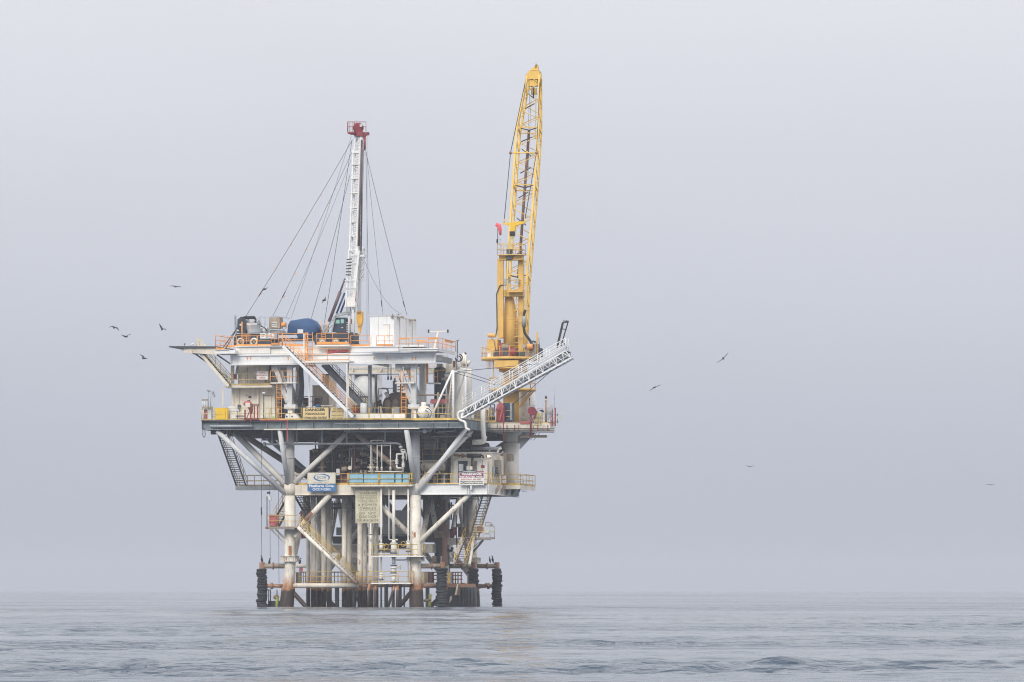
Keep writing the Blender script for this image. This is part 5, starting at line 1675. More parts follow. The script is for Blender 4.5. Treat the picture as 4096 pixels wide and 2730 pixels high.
A4 = [gb0, gt0, dv(gt0, dg), dv(gb0, dg)]
B4 = [gb1, gt1, dv(gt1, dg), dv(gb1, dg)]
mb = MB()
for a, b in zip(A4, B4):
    mb.bar(a, b, .11)
tr = GW.add('truss', mb, 'clean_white')
lattice(GW, A4, B4, 16, .035, mat='clean_white', parent=tr)
for k in range(17):
    a, b = lerp(A4[0], B4[0], k / 16), lerp(A4[1], B4[1], k / 16)
    if k % 2 == 0:
        GW.add('frame_post', MB().bar(a, b, .12, .07), 'clean_white', tr)
        GW.add('floor_beam', MB().bar(a, dv(a, dg), .07), 'white', tr)
GW.add('deck_grating', MB().hexa([dv(lerp(A4[0], A4[1], .35), .1), dv(lerp(A4[0], A4[1], .35), dg - .1), dv(lerp(B4[0], B4[1], .35), dg - .1), dv(lerp(B4[0], B4[1], .35), .1), dv(lerp(A4[0], A4[1], .48), .1), dv(lerp(A4[0], A4[1], .48), dg - .1), dv(lerp(B4[0], B4[1], .48), dg - .1), dv(lerp(B4[0], B4[1], .48), .1)]), 'grey')
GW.add('service_pipe', MB().tube(dv(lerp(A4[0], A4[1], .7), .4), dv(lerp(B4[0], B4[1], .7), .4), .14, n=8), 'grey')
for d in (0, dg):
    railing(GW, dv(gt0, d), dv(gt1, d), 'clean_white', 11, h=1.2, rails=(.4, .7, 1.0), toe=False, r=.036)
m_ = GW.br('end_mast', 'black', 2228, 1392, 2252, 1290, .18, .18, 0)
GW.tb('end_mast', 'black', 2244, 1385, 2272, 1290, .06, .2, n=6)
GW.tb('end_mast', 'black', 2254, 1290, 2275, 1288, .06, .2, n=6)
GW.br('mast_bar', 'black', 2248, 1316, 2266, 1320, .08, .08, .1)
for k in range(4):
    GW.tb('mast_spike', 'black', 2258 + k * 4, 1292, 2254 + k * 6, 1282, .04, .1, n=5)
GW.pp('mast_cable', 'wire', [(2240, 1362, 0), (2254, 1370, 0), (2265, 1388, 0), (2262, 1405, 0)], .04)
GW.pg('end_hood', 'carrier', [(2225, 1425), (2258, 1402), (2280, 1408), (2262, 1418), (2240, 1436)], 0, .6)
GW.br('end_frame', 'clean_white', 2262, 1404, 2282, 1410, .08, .08, vg + dg)
GW.br('end_frame', 'clean_white', 2282, 1410, 2284, 1433, .08, .08, vg + dg)
for i, (a, b, lb) in enumerate((((1818, 1488), (2155, 1456), 'stay wire from the A-frame running to the middle of the raised gangway'), ((1862, 1490), (1965, 1524), 'short stay wire from the A-frame to the gangway rail'), ((1820, 1492), (1980, 1540), 'lower stay wire from the A-frame to the gangway rail'), ((2208, 1482), (2045, 1625), 'stay wire from the gangway underside to the dark cabinet'))):
    single('stay_wire', lb, 'wire', MB().tube(Q(*a, -.3 if i < 3 else 0), Q(*b, -.3 if i < 3 else 8.5), .03, n=5), 'wire', Q(*a, -.3))
t = T('foot_pipe', 'bent white pipe dropping over the deck edge at the gangway foot', 'pipe', Q(1835, 1690, VF - .2))
t.pp('pipe', 'white', [(1858, 1645, VF - .2), (1838, 1648, VF - .2), (1832, 1656, VF - .2), (1832, 1672, VF - .2), (1840, 1682, VF - .2), (1858, 1688, VF - .2), (1863, 1696, VF - .2), (1863, 1714, VF - .2), (1880, 1722, VF - .2)], .12)
t = T('vent_riser', 'fat white pipe elbow hanging below the main deck beside the gangway foot', 'pipe', Q(1932, 1690, 4))
t.pp('pipe', 'white', [(1932, 1620, 4), (1932, 1700, 4), (1934, 1745, 4), (1938, 1768, 4), (1890, 1770, 4)], .24, n=14)
t.add('flange', MB().tube(Q(1936, 1750, 4), Q(1947, 1751, 4), .12, n=10), 'white')

# ================================================================== RIGHT END OF THE MAIN DECK
t = T('red_reel', 'red winch reel in front of the dark cabinet at the crane foot', 'reel', Q(1998, 1690, 8.7))
t.pg('frame', 'red', [(1986, 1690), (1984, 1640), (1988, 1620), (2000, 1612), (2013, 1616), (2017, 1632), (2016, 1690)], 8.6, .5)
t.add('drum', MB().tube(Q(2001, 1628, 8.45), Q(2001, 1628, 8.6), .33, n=18).tube(Q(2001, 1628, 8.38), Q(2001, 1628, 8.45), .15, n=12), 'faded_red')
t.br('lever', 'faded_red', 2010, 1640, 1998, 1685, .14, .1, 8.5)
t.tb('post', 'red', 2014, 1690, 2013, 1780, .05, 8.4, n=6)
t = T('dark_cabinet', 'dark teal open cabinet with yellow bars against the yellow crane column', 'cabinet', Q(2030, 1688, 9.3))
t.bx('body', 'navy', 2012, 2046, 1613, 1686, 9.3, 1.2)
t.bx('door', 'grey', 2040, 2047, 1612, 1680, 9.1, .15)
for y in (1643, 1666):
    t.bx('bar', 'yellow', 2016, 2040, y, y + 2, 9.2, .05)
t = T('red_davit', 'red hooded davit on a post outboard of the crane column', 'davit', Q(2123, 1745, 8.3))
t.add('hood', MB().sweep([Q(2128, 1645, 8.0), Q(2128, 1645, 9.0)], [.42, .36], 18), 'red')
t.bx('hood_skirt', 'red', 2113, 2144, 1644, 1652, 8.1, .8)
t.tb('post', 'red', 2123, 1636, 2122, 1748, .08, 8.2, n=8)
t.br('knee', 'faded_red', 2144, 1655, 2126, 1686, .1, .1, 8.2)
t.bx('arm', 'faded_red', 2080, 2122, 1686, 1696, 8.3, .3)
t = T('louvre_cabinets', 'pair of tan louvred cabinets at the crane side rail', 'cabinet', Q(2150, 1700, 8.4))
for x0, x1 in ((2136, 2154), (2157, 2167)):
    c = t.bx('cabinet', 'pale_yellow', x0, x1, 1652, 1702, 8.35, .4)
    for y in (1667, 1684):
        t.bx('louvre', 'tan', x0 + 2, x1 - 2, y, y + 11, 8.32, .03, c)
t = T('navigation_light', 'lantern with a round top mark on the crane side corner', 'beacon', Q(2184, 1640, 9))
t.tb('post', 'tan', 2184, 1616, 2184, 1697, .11, 9, n=8)
t.add('lantern', MB().tube(Q(2184, 1596, 9), Q(2184, 1608, 9), .12, n=12).tube(Q(2184, 1608, 9), Q(2184, 1616, 9), .13, .05, n=12), 'cream')
t.add('top_mark', MB().ball(Q(2184, 1587, 9), .08).tube(Q(2184, 1590, 9), Q(2184, 1597, 9), .12, n=10), 'black')
single('whip_antenna', 'tall thin whip antenna rising above the red rack', 'antenna', MB().tube(Q(2217, 1640, 9), Q(2217, 1535, 9), .014, n=5).tube(Q(2217, 1600, 9), Q(2217, 1580, 9), .025, n=5), 'grey', Q(2217, 1640, 9))
t = T('red_rack', 'pair of red upright rails at the outer corner of the crane deck', 'rack', Q(2215, 1706, 8.6))
for x in (2209, 2221):
    t.br('upright', 'red', x, 1632, x, 1705, .12, .12, 8.5)
for y in (1657, 1676, 1700):
    t.bx('bar', 'red', 2209, 2221, y, y + 2, 8.5, .08)
t = T('hose_bundle', 'bundle of pale hoses hanging over the rail next to the red rack', 'hose', Q(2198, 1700, 8.6))
for k in range(5):
    x = 2188 + k * 4.5
    t.pp('hose', 'pale_grey', [(x + 3, 1660, 8.4), (x, 1622, 8.4), (x + 4, 1617, 8.4), (x + 6, 1624, 8.4), (x + 4 - k, 1690 - 8 * k, 8.4)], .028)
t = T('satellite_dish', 'round white dish antenna facing out beside the red rack', 'dish', Q(2228, 1690, 8.6))
c = Vector(Q(2238, 1671, 8.4))
t.add('dish', MB().sweep([c + Vector((.0, .12, 0)), c + Vector((.02, .06, 0)), c + Vector((.1, -.05, 0))], [.05, .22, .32], 18), 'dish')
t.tb('pole', 'black', 2231, 1655, 2231, 1694, .035, 8.6, n=6)
for y in (1661, 1689):
    t.tb('arm', 'black', 2222, y, 2234, y, .03, 8.6, n=6)
t = T('work_light', 'black work lamp on a bent arm near the red hooded davit', 'lamp', Q(2150, 1655, 8.5))
t.pp('arm', 'tan', [(2148, 1655, 8.5), (2148, 1636, 8.5), (2170, 1636, 8.5), (2171, 1642, 8.5)], .03)
t.pg('shade', 'black', [(2155, 1643), (2168, 1640), (2175, 1644), (2174, 1650), (2165, 1648)], 8.4, .2)
t = T('white_silo', 'broad white cylindrical tank standing behind the crane column', 'tank', Q(2108, 1695, 15))
t.vc('shell', 'white', 2108, 1555, 1700, .78, 15, 24)
t.add('seam', MB().torus(Q(2108, 1621, 15), (0, 0, 1), .79, .04, 24, 5), 'cream')
single('red_obstruction_lamp', 'small red lamp on a stalk in front of the white silo', 'lamp', MB().tube(Q(2118, 1622, 13.5), Q(2118, 1600, 13.5), .025, n=6).capsule(Q(2118, 1600, 13.5), Q(2118, 1593, 13.5), .06), 'red', Q(2118, 1622, 13.5))
t = T('pipe_manifold', 'cluster of tan boxes and yellow pipes on the deck behind the gangway', 'manifold', Q(1960, 1690, 9))
for x in (1935, 1945, 1958, 1976):
    t.tb('pipe', 'yellow' if x % 2 else 'tan', x, 1630, x, 1692, .05, 9, n=6)
t.bx('tan_box', 'tan', 1955, 1970, 1630, 1662, 8.7, .4)
t.bx('dark_unit', 'steel_dark', 1955, 1975, 1664, 1688, 9.2, .6)
t.pp('pipe', 'wire', [(1962, 1640, 9.2), (1963, 1617, 9.2), (1978, 1618, 9.2), (1980, 1650, 9.2)], .05)
for x in (1990, 1960, 1942, 1900, 1880):
    t.tb('hanging_pipe', 'grey', x, 1692, x - 2, 1718, .04, 8.3, n=6)
t.bx('rusty_plate', 'tan', 1895, 1950, 1640, 1690, 10, .3)

# ================================================================== LEFT FRONT OF THE MAIN DECK
t = T('yellow_locker', 'bright yellow storage locker at the corner of the main deck', 'locker', Q(885, 1678, VF + .1))
bd = t.bx('body', 'bright_yellow', 861, 901, 1632, 1679, VF - .12, .8)
t.bx('end', 'bright_yellow', 902, 910, 1632, 1680, VF - .1, .7)
t.bx('lid_seam', 'yellow', 861, 901, 1658, 1659.5, VF - .15, .03)
t = T('fire_hose_reel', 'red hose reel with a faded cover standing on the deck front', 'hose reel', Q(990, 1684, VF - .1))
t.add('cover', MB().sweep([Q(978, 1622, VF + .1), Q(984, 1616, VF + .1), Q(994, 1615, VF + .1), Q(1002, 1624, VF + .1), Q(1006, 1655, VF + .1)], [.2, .3, .32, .3, .1], 12), 'faded_red')
t.bx('cover_flap', 'sign_cream', 981, 1000, 1612, 1630, VF - .3, .1)
for x in (980, 1003):
    t.br('leg', 'red', x, 1640, x, 1686, .12, .1, VF - .15)
t.br('leg', 'red', 982, 1684, 1001, 1640, .08, .08, VF - .15)
t.bx('foot', 'red', 975, 1035, 1676, 1680, VF - .2, .3)
for x in (1018, 1030):
    t.br('side_post', 'red', x, 1624, x, 1684, .1, .1, VF)
t.bx('side_box', 'tan', 1012, 1033, 1616, 1626, VF, .3)
single('perched_bird', 'dark bird perched on top of the faded red hose reel', 'bird', MB().sweep([Q(985, 1608, VF), Q(990, 1606, VF), Q(996, 1605, VF), Q(999, 1602, VF), Q(1001, 1603, VF)], [.02, .09, .08, .05, .01], 8), 'gull_dark', Q(990, 1610, VF))
t = T('valve_rack', 'grey upright cylinders and pump cluster at the deck corner behind the pale rail', 'pump', Q(825, 1680, VF + .6))
for x in (812, 819, 826):
    t.vc('cylinder', 'pale_grey', x, 1605, 1640, .08, VF + .6, 10)
t.bx('frame', 'tan', 808, 848, 1628, 1634, VF + .5, .5)
t.bx('body', 'pale_grey', 830, 845, 1634, 1678, VF + .6, .6)
t.bx('red_unit', 'faded_red', 815, 828, 1640, 1676, VF + .7, .4)
t.bx('top', 'tan', 807, 830, 1598, 1603, VF + .5, .3)
for x, y0, y1, lb in ((833, 1565, 1640, 'bent grey lamp post with a round head at the deck corner'), (843, 1572, 1640, 'lamp post with a square flood lamp at the deck corner')):
    t = T('lamp_post', lb, 'lamp', Q(x, y1, VF + .4), 'lamp posts at the deck corner')
    t.tb('post', 'grey', x, y0, x, y1, .035, VF + .4, n=6)
    if x == 833:
        t.add('head', MB().capsule(Q(829, 1561, VF + .4), Q(840, 1565, VF + .4), .1), 'grey')
    else:
        t.pg('head', 'grey', [(845, 1570), (851, 1566), (859, 1586), (853, 1590)], VF + .3, .25)
t = T('grey_tank', 'low grey tank box next to the yellow locker', 'tank', Q(935, 1678, VF + 1.2))
t.bx('body', 'pale_grey', 913, 955, 1625, 1646, VF + 1, 1)
t.bx('motor', 'steel_dark', 950, 960, 1620, 1636, VF + .9, .4)
for x in (918, 950):
    t.br('leg', 'tan', x, 1646, x, 1679, .08, .08, VF + 1.1)
t.bx('bench', 'steel_dark', 942, 976, 1663, 1667, VF + .8, .5)
t = T('deck_lamp_post', 'slim post with a domed lamp in front of the cream house door', 'lamp', Q(1055, 1676, VF + .5))
t.tb('post', 'steel_dark', 1055, 1578, 1055, 1676, .05, VF + .5, n=6)
t.add('dome', MB().capsule(Q(1051, 1574, VF + .5), Q(1060, 1574, VF + .5), .1), 'pale_grey')
single('green_bucket', 'small lime green bucket on the deck by the cream house', 'bucket', MB().tube(Q(1094, 1679, VF + .4), Q(1094, 1667, VF + .4), .07, .1, n=10), 'lime', Q(1094, 1679, VF + .4))
single('wooden_trestle', 'pale yellow trestle leaning by the cream house door', 'trestle', MB().bar(Q(1074, 1676, VF + .6), Q(1082, 1632, VF + .6), .08).bar(Q(1088, 1676, VF + .6), Q(1082, 1632, VF + .6), .08).bar(Q(1076, 1660, VF + .6), Q(1088, 1660, VF + .6), .06), 'pale_yellow', Q(1080, 1678, VF + .6))
t = T('base_clamp', 'white bolted clamp block at the foot of the rig support behind the yellow rail', 'clamp', Q(1163, 1678, -1.6))
t.pg('block', 'white', [(1141, 1676), (1142, 1658), (1152, 1653), (1178, 1653), (1188, 1662), (1196, 1672), (1190, 1676)], -1.8, .7)
for x in (1147, 1168):
    t.add('bolt', MB().tube(Q(x, 1667, -1.86), Q(x, 1667, -1.8), .08, n=10), 'steel_dark')
t = T('right_lamp_post', 'slim pole with a grey lamp head beyond the rig deck rail', 'lamp', Q(1829, 1440, 6))
t.tb('post', 'carrier', 1829, 1366, 1829, 1440, .05, 6, n=6)
t.add('head', MB().capsule(Q(1826, 1361, 6), Q(1835, 1360, 6), .11), 'grey')

# ================================================================== SIGNS
def sign(name, label, x0, x1, y0, y1, v, mat, border=None):
    t = T(name, label, 'sign', Q((x0 + x1) / 2, y1, v))
    t.bx('board', mat, x0, x1, y0, y1, v, .05)
    if border:
        for a, b, c, d in ((x0, x1, y0, y0 + 1), (x0, x1, y1 - 1, y1), (x0, x0 + 1, y0, y1), (x1 - 1, x1, y0, y1)):
            t.bx('edge', border, a, b, c, d, v - .02, .02)
    return t


v = VF - .12
t = sign('danger_sign', 'yellow DANGER poisonous gas hydrogen sulfide sign on the main deck rail', 1211, 1314, 1631, 1680, v, 'sign_yellow')
letter(t, 'DANGER', 1221, 1302, 1634, 1646, v, 'ink', .045)
letter(t, 'POISONOUS GAS', 1222, 1300, 1651, 1662, v, 'ink', .04)
letter(t, 'HYDROGEN SULFIDE', 1215, 1307, 1667, 1678.5, v, 'ink', .04)
t = sign('approach_sign', 'yellow DO NOT APPROACH sign next to the larger danger sign', 1323.5, 1375, 1631, 1679, v, 'sign_yellow')
letter(t, 'DO NOT', 1333, 1364, 1633.5, 1640, v, 'ink', .02)
letter(t, 'APPROACH', 1325.5, 1373, 1643, 1650.5, v, 'ink', .02)
t.bx('line', 'ink_faded', 1325, 1374, 1655, 1655.7, v - .008, .008)
letter(t, 'IF RED LIGHTS', 1326.5, 1372, 1660, 1666, v, 'ink', .02)
letter(t, 'ARE FLASHING', 1326.5, 1372, 1671, 1677, v, 'ink', .02)
t = sign('briefing_sign', 'white SAFE BRIEFING AREA sign on the yellow walkway rail', 1025, 1073, 1484, 1520, -.95, 'sign_white', 'sign_maroon')
letter(t, 'SAFE', 1037, 1061, 1488.5, 1495, -.95, 'ink_red', .02)
letter(t, 'BRIEFING', 1028.5, 1069.5, 1499, 1505.5, -.95, 'ink_red', .02)
letter(t, 'AREA', 1037, 1061, 1509, 1515.5, -.95, 'ink_red', .02)
v = -.7
t = sign('name_sign', 'cream and blue name sign with an oval swoosh emblem on the lower deck edge', 1230, 1342, 1891, 1936, v, 'sign_cream')
t.bx('lower_board', 'sign_blue', 1230, 1342, 1937, 1967, v, .05)
t.bx('bracket', 'tan', 1240, 1332, 1900, 1960, v + .05, .5)
letter(t, 'DCOR', 1268, 1305, 1906, 1915.5, v, 'sign_blue', .02)
letter(t, 'DCOR. LLC', 1256, 1316, 1928, 1933, v, 'ink_faded', .0, 1.3)
letter(t, 'Platform Gina', 1236, 1335, 1938.8, 1950, v, 'ink_white', .03)
letter(t, 'OCS P-0202', 1250, 1323, 1953.3, 1963, v, 'ink_white', .02)


def swoosh(t, cx, cy, rx, ry, a0, a1, wmax, v, mat):
    outer, inner = [], []
    n = 26
    for i in range(n + 1):
        f = i / n
        a = math.radians(a0 + (a1 - a0) * f)
        wd = wmax * math.sin(math.pi * f) ** .8
        outer.append((cx + rx * math.cos(a), cy - ry * math.sin(a)))
        inner.append((cx + (rx - wd) * math.cos(a), cy - (ry - wd * .75) * math.sin(a)))
    mb = MB()
    for i in range(n):
        q = [Q(*p, v) for p in (outer[i], outer[i + 1], inner[i + 1], inner[i])]
        mb.prism([(p[0], p[2]) for p in q], v - .012, v - .004)
    t.add('emblem', mb, mat)


swoosh(t, 1287, 1911, 33, 15, 120, 310, 7, v, 'sign_blue')
swoosh(t, 1287, 1911, 33, 15, -55, 125, 7, v, 'sign_blue')
v = -.75
t = sign('warning_plate', 'old cream WARNING seafloor pipelines sign hanging below the lower deck', 1421.5, 1521, 1963, 2094, v, 'sign_old')
t.bx('side_edge', 'grey', 1521, 1525, 1964, 2092, v, .4)
for x in (1438, 1500):
    t.bx('hanger', 'grey', x, x + 5, 1945, 1963, v + .02, .06)
rows = [('WARNING', 1437, 1508, 1968, 1979, 'ink_faded'), ('SEAFLOOR', 1433, 1510, 1987, 1997, 'ink_pale'), ('PIPELINES', 1432, 1510, 2001, 2011, 'ink_pale'), ('& POWER', 1432, 1509, 2015, 2025, 'ink_faded'), ('CABLES', 1438, 1505, 2029, 2039, 'ink_faded'), ('DO  NOT', 1438, 1504, 2049, 2059, 'ink_faded'), ('DREDGE', 1438, 1505, 2063, 2073, 'ink_faded'), ('OR ANCHOR', 1428, 1514, 2077, 2087, 'ink_faded')]
for s, x0, x1, y0, y1, m in rows:
    letter(t, s, x0, x1, y0, y1, v, m, .012, 1.15)
for y in (1982.5, 2043):
    t.bx('line', 'ink_faded', 1435, 1507, y, y + 1, v - .008, .008)
v = -.6
t = sign('restricted_sign', 'white and maroon WARNING restricted area sign on the lower deck edge', 1835.5, 1936, 1891, 1942, v, 'sign_white')
t.bx('band', 'sign_maroon', 1837.5, 1934, 1892.5, 1912, v - .005, .005)
t.bx('top_board', 'sign_maroon', 1900, 1936, 1886, 1891, v + .02, .03)
t.bx('hood', 'grey', 1852, 1904, 1884, 1890, v - .1, .4)
letter(t, 'WARNING', 1846, 1926, 1893, 1902, v - .005, 'ink_white', .05)
letter(t, 'RESTRICTED AREA', 1840.5, 1931, 1904, 1911.5, v - .005, 'ink_white', .03)
letter(t, 'KEEP BACK 300 FEET', 1844, 1926, 1915.5, 1922, v, 'ink_red', .03)
t.bx('no_box', 'ink', 1841, 1859, 1925.5, 1936.5, v - .004, .004)
letter(t, 'NO', 1842, 1858, 1927, 1935.5, v - .004, 'ink_white', .04)
letter(t, 'BOARDING', 1860.5, 1931, 1925.5, 1930, v, 'ink', .05)
letter(t, 'MOORING', 1860.5, 1931, 1932, 1936.5, v, 'ink', .05)
t.bx('grey_strip', 'pale_grey', 1838, 1860, 1938, 1940.5, v - .004, .004)  # plain pale grey strip near the sign's lower edge
t.bx('mount', 'pale_grey', 1880, 1888, 1942, 1960, v + .05, .3)

# ================================================================== LOWER DECK: PROCESS MODULE IN THE SHADE
t = T('shade_backing', 'dark teal wall panels added behind the wellheads to darken the lower deck interior', 'wall', Q(1500, 1940, 12))  # dark panels added behind the equipment, interior shade put into their colour
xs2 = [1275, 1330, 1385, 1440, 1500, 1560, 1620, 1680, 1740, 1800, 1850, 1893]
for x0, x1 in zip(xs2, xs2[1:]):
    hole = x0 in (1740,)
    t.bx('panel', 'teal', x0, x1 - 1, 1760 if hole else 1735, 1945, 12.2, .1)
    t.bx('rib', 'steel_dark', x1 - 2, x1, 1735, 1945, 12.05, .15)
for y in (1753, 1768, 1800, 1848):
    t.tb('conduit', 'grey', 1285, y, 1880, y + random.uniform(-3, 3), .035, 11.6, n=6)
t = T('shade_side_panel', 'dark panel added beside the wellheads under the name sign to darken the interior', 'wall', Q(1260, 1940, 8))  # added dark panel, carries the painted interior shade round the side
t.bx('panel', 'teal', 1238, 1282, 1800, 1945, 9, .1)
for k, (x, m, v) in enumerate(((1248, 'brown', 3), (1290, 'tan', 2.2), (1372, 'brown', 3), (1440, 'brown', 3.2), (1486, 'cream', 1.2), (1560, 'tan', 4))):
    lab = {1248: 'rusty brown wellhead tree half hidden behind the leaning white brace', 1290: 'tan wellhead tree with a wide flange behind the name sign', 1372: 'brown wellhead tree with a round white gauge wheel above the red frame', 1440: 'brown wellhead tree behind the left blue panels', 1486: 'cream wellhead valve stack above the blue panels', 1560: 'tan wellhead tree standing behind the right blue panels'}[x]
    t = T('wellhead', lab, 'wellhead', Q(x, 1940, v), 'wellheads on the lower deck')
    t.vc('stem', m, x, 1800, 1940, .14, v, 12)
    for y in (1828, 1858, 1884, 1906):
        t.add('flange', MB().tube(Q(x, y, v), Q(x, y + 5, v), .27 + .1 * (y == 1884), n=14), m)
    t.add('valve_body', MB().ball(Q(x, 1870, v), .25, flat=1.2), m)
    t.add('valve_body', MB().ball(Q(x, 1842, v), .2, flat=1.3), m)
    t.tb('side_arm', m, x - 16, 1870, x + 16, 1870, .09, v, n=8)
    t.add('hand_wheel', MB().torus(Q(x + 17, 1842, v - .3), (0.3, 1, 0), .2, .03, 16, 5), 'pale_grey' if x == 1372 else m)
    t.add('hand_wheel', MB().tube(Q(x, 1842, v), Q(x + 17, 1842, v - .3), .03, n=6), m)
t = T('flow_line_skid', 'white small-bore pipes and valve loop rising above the blue panels', 'pipework', Q(1560, 1890, -1))
for x in (1484, 1509, 1527, 1562):
    t.tb('pipe', 'white', x, 1768 if x != 1484 else 1762, x, 1878, .055, -.9, n=8)
    t.add('valve', MB().tube(Q(x, 1868, -.9), Q(x, 1884, -.9), .1, n=10).tube(Q(x, 1873, -.9), Q(x, 1875, -.9), .15, n=10), 'cream')
t.pp('pipe', 'white', [(1484, 1775, -.9), (1485, 1762, -.9), (1533, 1762, -.9), (1536, 1770, -.9)], .05)
t.tb('pipe', 'white', 1509, 1784, 1562, 1784, .03, -.9, n=6)
t.tb('pipe', 'white', 1500, 1887, 1614, 1888, .06, -.9, n=8)
t.pp('loop_pipe', 'white', [(1612, 1817, -.9), (1588, 1817, -.9), (1587, 1822, -.9), (1587, 1868, -.9), (1590, 1873, -.9), (1613, 1873, -.9)], .085)
t.pp('loop_pipe', 'white', [(1603, 1795, -.95), (1606, 1805, -.95), (1613, 1808, -.95), (1613, 1888, -.95)], .085)
t.pp('loop_pipe', 'white', [(1614, 1806, -.95), (1622, 1808, -.95), (1625, 1816, -.95), (1626, 1842, -.95)], .05)
for x, y in ((1587, 1843), (1613, 1830), (1613, 1855), (1613, 1865), (1587, 1852)):
    t.add('valve', MB().ball(Q(x, y, -.92), .15).tube(Q(x, y - 5, -.92), Q(x, y - 3, -.92), .18, n=10).tube(Q(x, y + 3, -.92), Q(x, y + 5, -.92), .18, n=10), 'white')
t.add('gear', MB().torus(Q(1613, 1806, -1), (0, 1, .5), .2, .06, 14, 6), 'white')
t.tb('pipe', 'white', 1550, 1845, 1587, 1845, .035, -.9, n=6)
for y0, y1, x in ((1790, 1820, 1398), (1795, 1850, 1407), (1755, 1800, 1418), (1745, 1830, 1448), (1830, 1890, 1329), (1790, 1830, 1327), (1740, 1790, 1510)):
    t.tb('pipe', 'grey', x, y0, x, y1, .04, 2.5, n=6)
t.pp('pipe', 'grey', [(1398, 1850, 1.5), (1398, 1800, 1.5), (1404, 1794, 1.5), (1470, 1794, 1.5)], .06)
t.tb('red_pipe', 'faded_red', 1418, 1780, 1416, 1890, .05, 1.2, n=6)
t.tb('pipe', 'cream', 1407, 1830, 1406, 1893, .04, .8, n=6)
t = T('red_cabinet', 'red cabinet frame with a fabric-covered wheel beside the name sign', 'cabinet', Q(1377, 1940, .4))
for x in (1365, 1389):
    t.br('leg', 'faded_red', x, 1895, x, 1942, .1, .1, .3)
t.bx('top', 'faded_red', 1363, 1392, 1893, 1898, .3, .5)
t.bx('back', 'brown', 1366, 1388, 1898, 1940, .6, .1)
t.add('covered_wheel', MB().capsule(Q(1370, 1878, .5), Q(1385, 1876, .5), .24, 14, .5), 'tan')
t.add('gauge', MB().tube(Q(1399, 1872, .3), Q(1399, 1872, .5), .2, n=16), 'cream')
single('grey_locker', 'small grey locker between the name sign and the red cabinet', 'locker', MB().box(Q(1345, 1902, .5)[:1] + (.5, Q(1345, 1902, .5)[2]), Q(1359, 1876, .5)[:1] + (.8, Q(1359, 1876, .5)[2])), 'pale_grey', Q(1352, 1902, .5))
t = T('pump_row', 'row of dark green pump motors behind the blue panelled balcony', 'pump', Q(1440, 1938, 1.5))
for x in (1417, 1428, 1445, 1462):
    t.add('motor', MB().capsule(Q(x, 1900, 1.5), Q(x, 1884, 1.5), .15, 12, .6), 'teal' if x < 1440 else 'tan')
t.bx('skid', 'steel_dark', 1405, 1475, 1905, 1942, 1.4, .8)
# clutter of horizontal actuators
t = T('actuator_bank', 'bank of tan valve actuators in the shade behind the slanted braces', 'valves', Q(1440, 1850, 4.5))
for x, y in ((1255, 1805), (1445, 1815), (1430, 1842), (1448, 1852), (1455, 1820), (1420, 1870), (1525, 1840), (1360, 1825)):
    t.add('actuator', MB().capsule(Q(x, y, 2.4), Q(x + 18, y, 2.4), .13, 10, .4), 'tan')
    t.add('bonnet', MB().tube(Q(x - 3, y, 2.4), Q(x, y, 2.4), .2, n=10), 'cream')
t.tb('rack', 'brown', 1250, 1798, 1600, 1798, .06, 4.5, n=6)
for x in (1262, 1340, 1412, 1500, 1575):
    t.tb('rack', 'brown', x, 1745, x, 1940, .07, 4.5, n=6)
# right bay: horizontal tank, module
t = T('horizontal_tank', 'cream horizontal tank on legs behind the big slanted white braces', 'tank', Q(1735, 1940, 2))
t.add('shell', MB().capsule(Q(1692, 1868, 2.5), Q(1772, 1868, 2.5), .43, 20, .5), 'cream')
t.bx('top_frame', 'cream', 1680, 1784, 1842, 1847, 2.3, .4)
for x in (1700, 1758):
    t.br('leg', 'cream', x, 1885, x, 1898, .14, .14, 2.5)
t.bx('shelf', 'cream', 1680, 1790, 1896, 1899, 2.2, .8)
for x in (1695, 1777):
    t.br('leg', 'cream', x, 1899, x, 1940, .12, .12, 2.4)
t.bx('pump', 'tan', 1733, 1745, 1905, 1940, 2.4, .4)
t.bx('pump', 'grey', 1765, 1780, 1905, 1940, 2.6, .4)
t = T('mezzanine_deck', 'small mezzanine with yellow rails and teal boxes above the horizontal tank', 'mezzanine', Q(1735, 1840, 4))
t.bx('floor', 'steel_dark', 1684, 1792, 1838, 1843, 3.6, 2.5)
railing(t, Q(1690, 1840, 3.7), Q(1775, 1840, 3.7), 'yellow', 2, toe=False)
t.bx('box', 'navy', 1706, 1775, 1808, 1838, 4.5, 1)
t.bx('box', 'teal', 1690, 1706, 1805, 1838, 4.4, 1)
for x in (1682, 1690, 1788):
    t.br('post', 'tan', x, 1843, x, 1940, .08, .08, 3.8)
t.bx('cabinet', 'grey', 1697, 1735, 1772, 1800, 6, 1)
t.bx('shelf', 'pale_grey', 1695, 1742, 1767, 1770, 5.9, 1)
t = T('equipment_house', 'weathered white equipment house with doors at the end of the lower deck', 'building', Q(1950, 1940, 2.5))
eu0, eu1 = Q(1800, 1900, 2.5)[0], Q(1975, 1900, 2.5)[0]
eu1 = min(eu1, UR - .2)
t.add('wall', MB().box((eu0, 2.8, W_LOW), (eu1, 9.5, Q(1900, 1812, 2.8)[2])), 'cream')
t.add('roof', MB().box((eu0 - .1, 2.7, Q(1900, 1812, 2.8)[2]), (eu1 + .1, 9.6, Q(1900, 1809, 2.8)[2])), 'white')
t.bx('doorway', 'navy', 1833, 1872, 1845, 1938, 2.77, .05)
t.bx('door_frame', 'white', 1816, 1832, 1842, 1938, 2.6, .2)
t.bx('door_frame', 'cream', 1870, 1882, 1842, 1938, 2.65, .15)
t.bx('door_lintel', 'white', 1816, 1882, 1840, 1845, 2.6, .2)
t.bx('door', 'white', 1895, 1928, 1841, 1938, 2.2, .4)
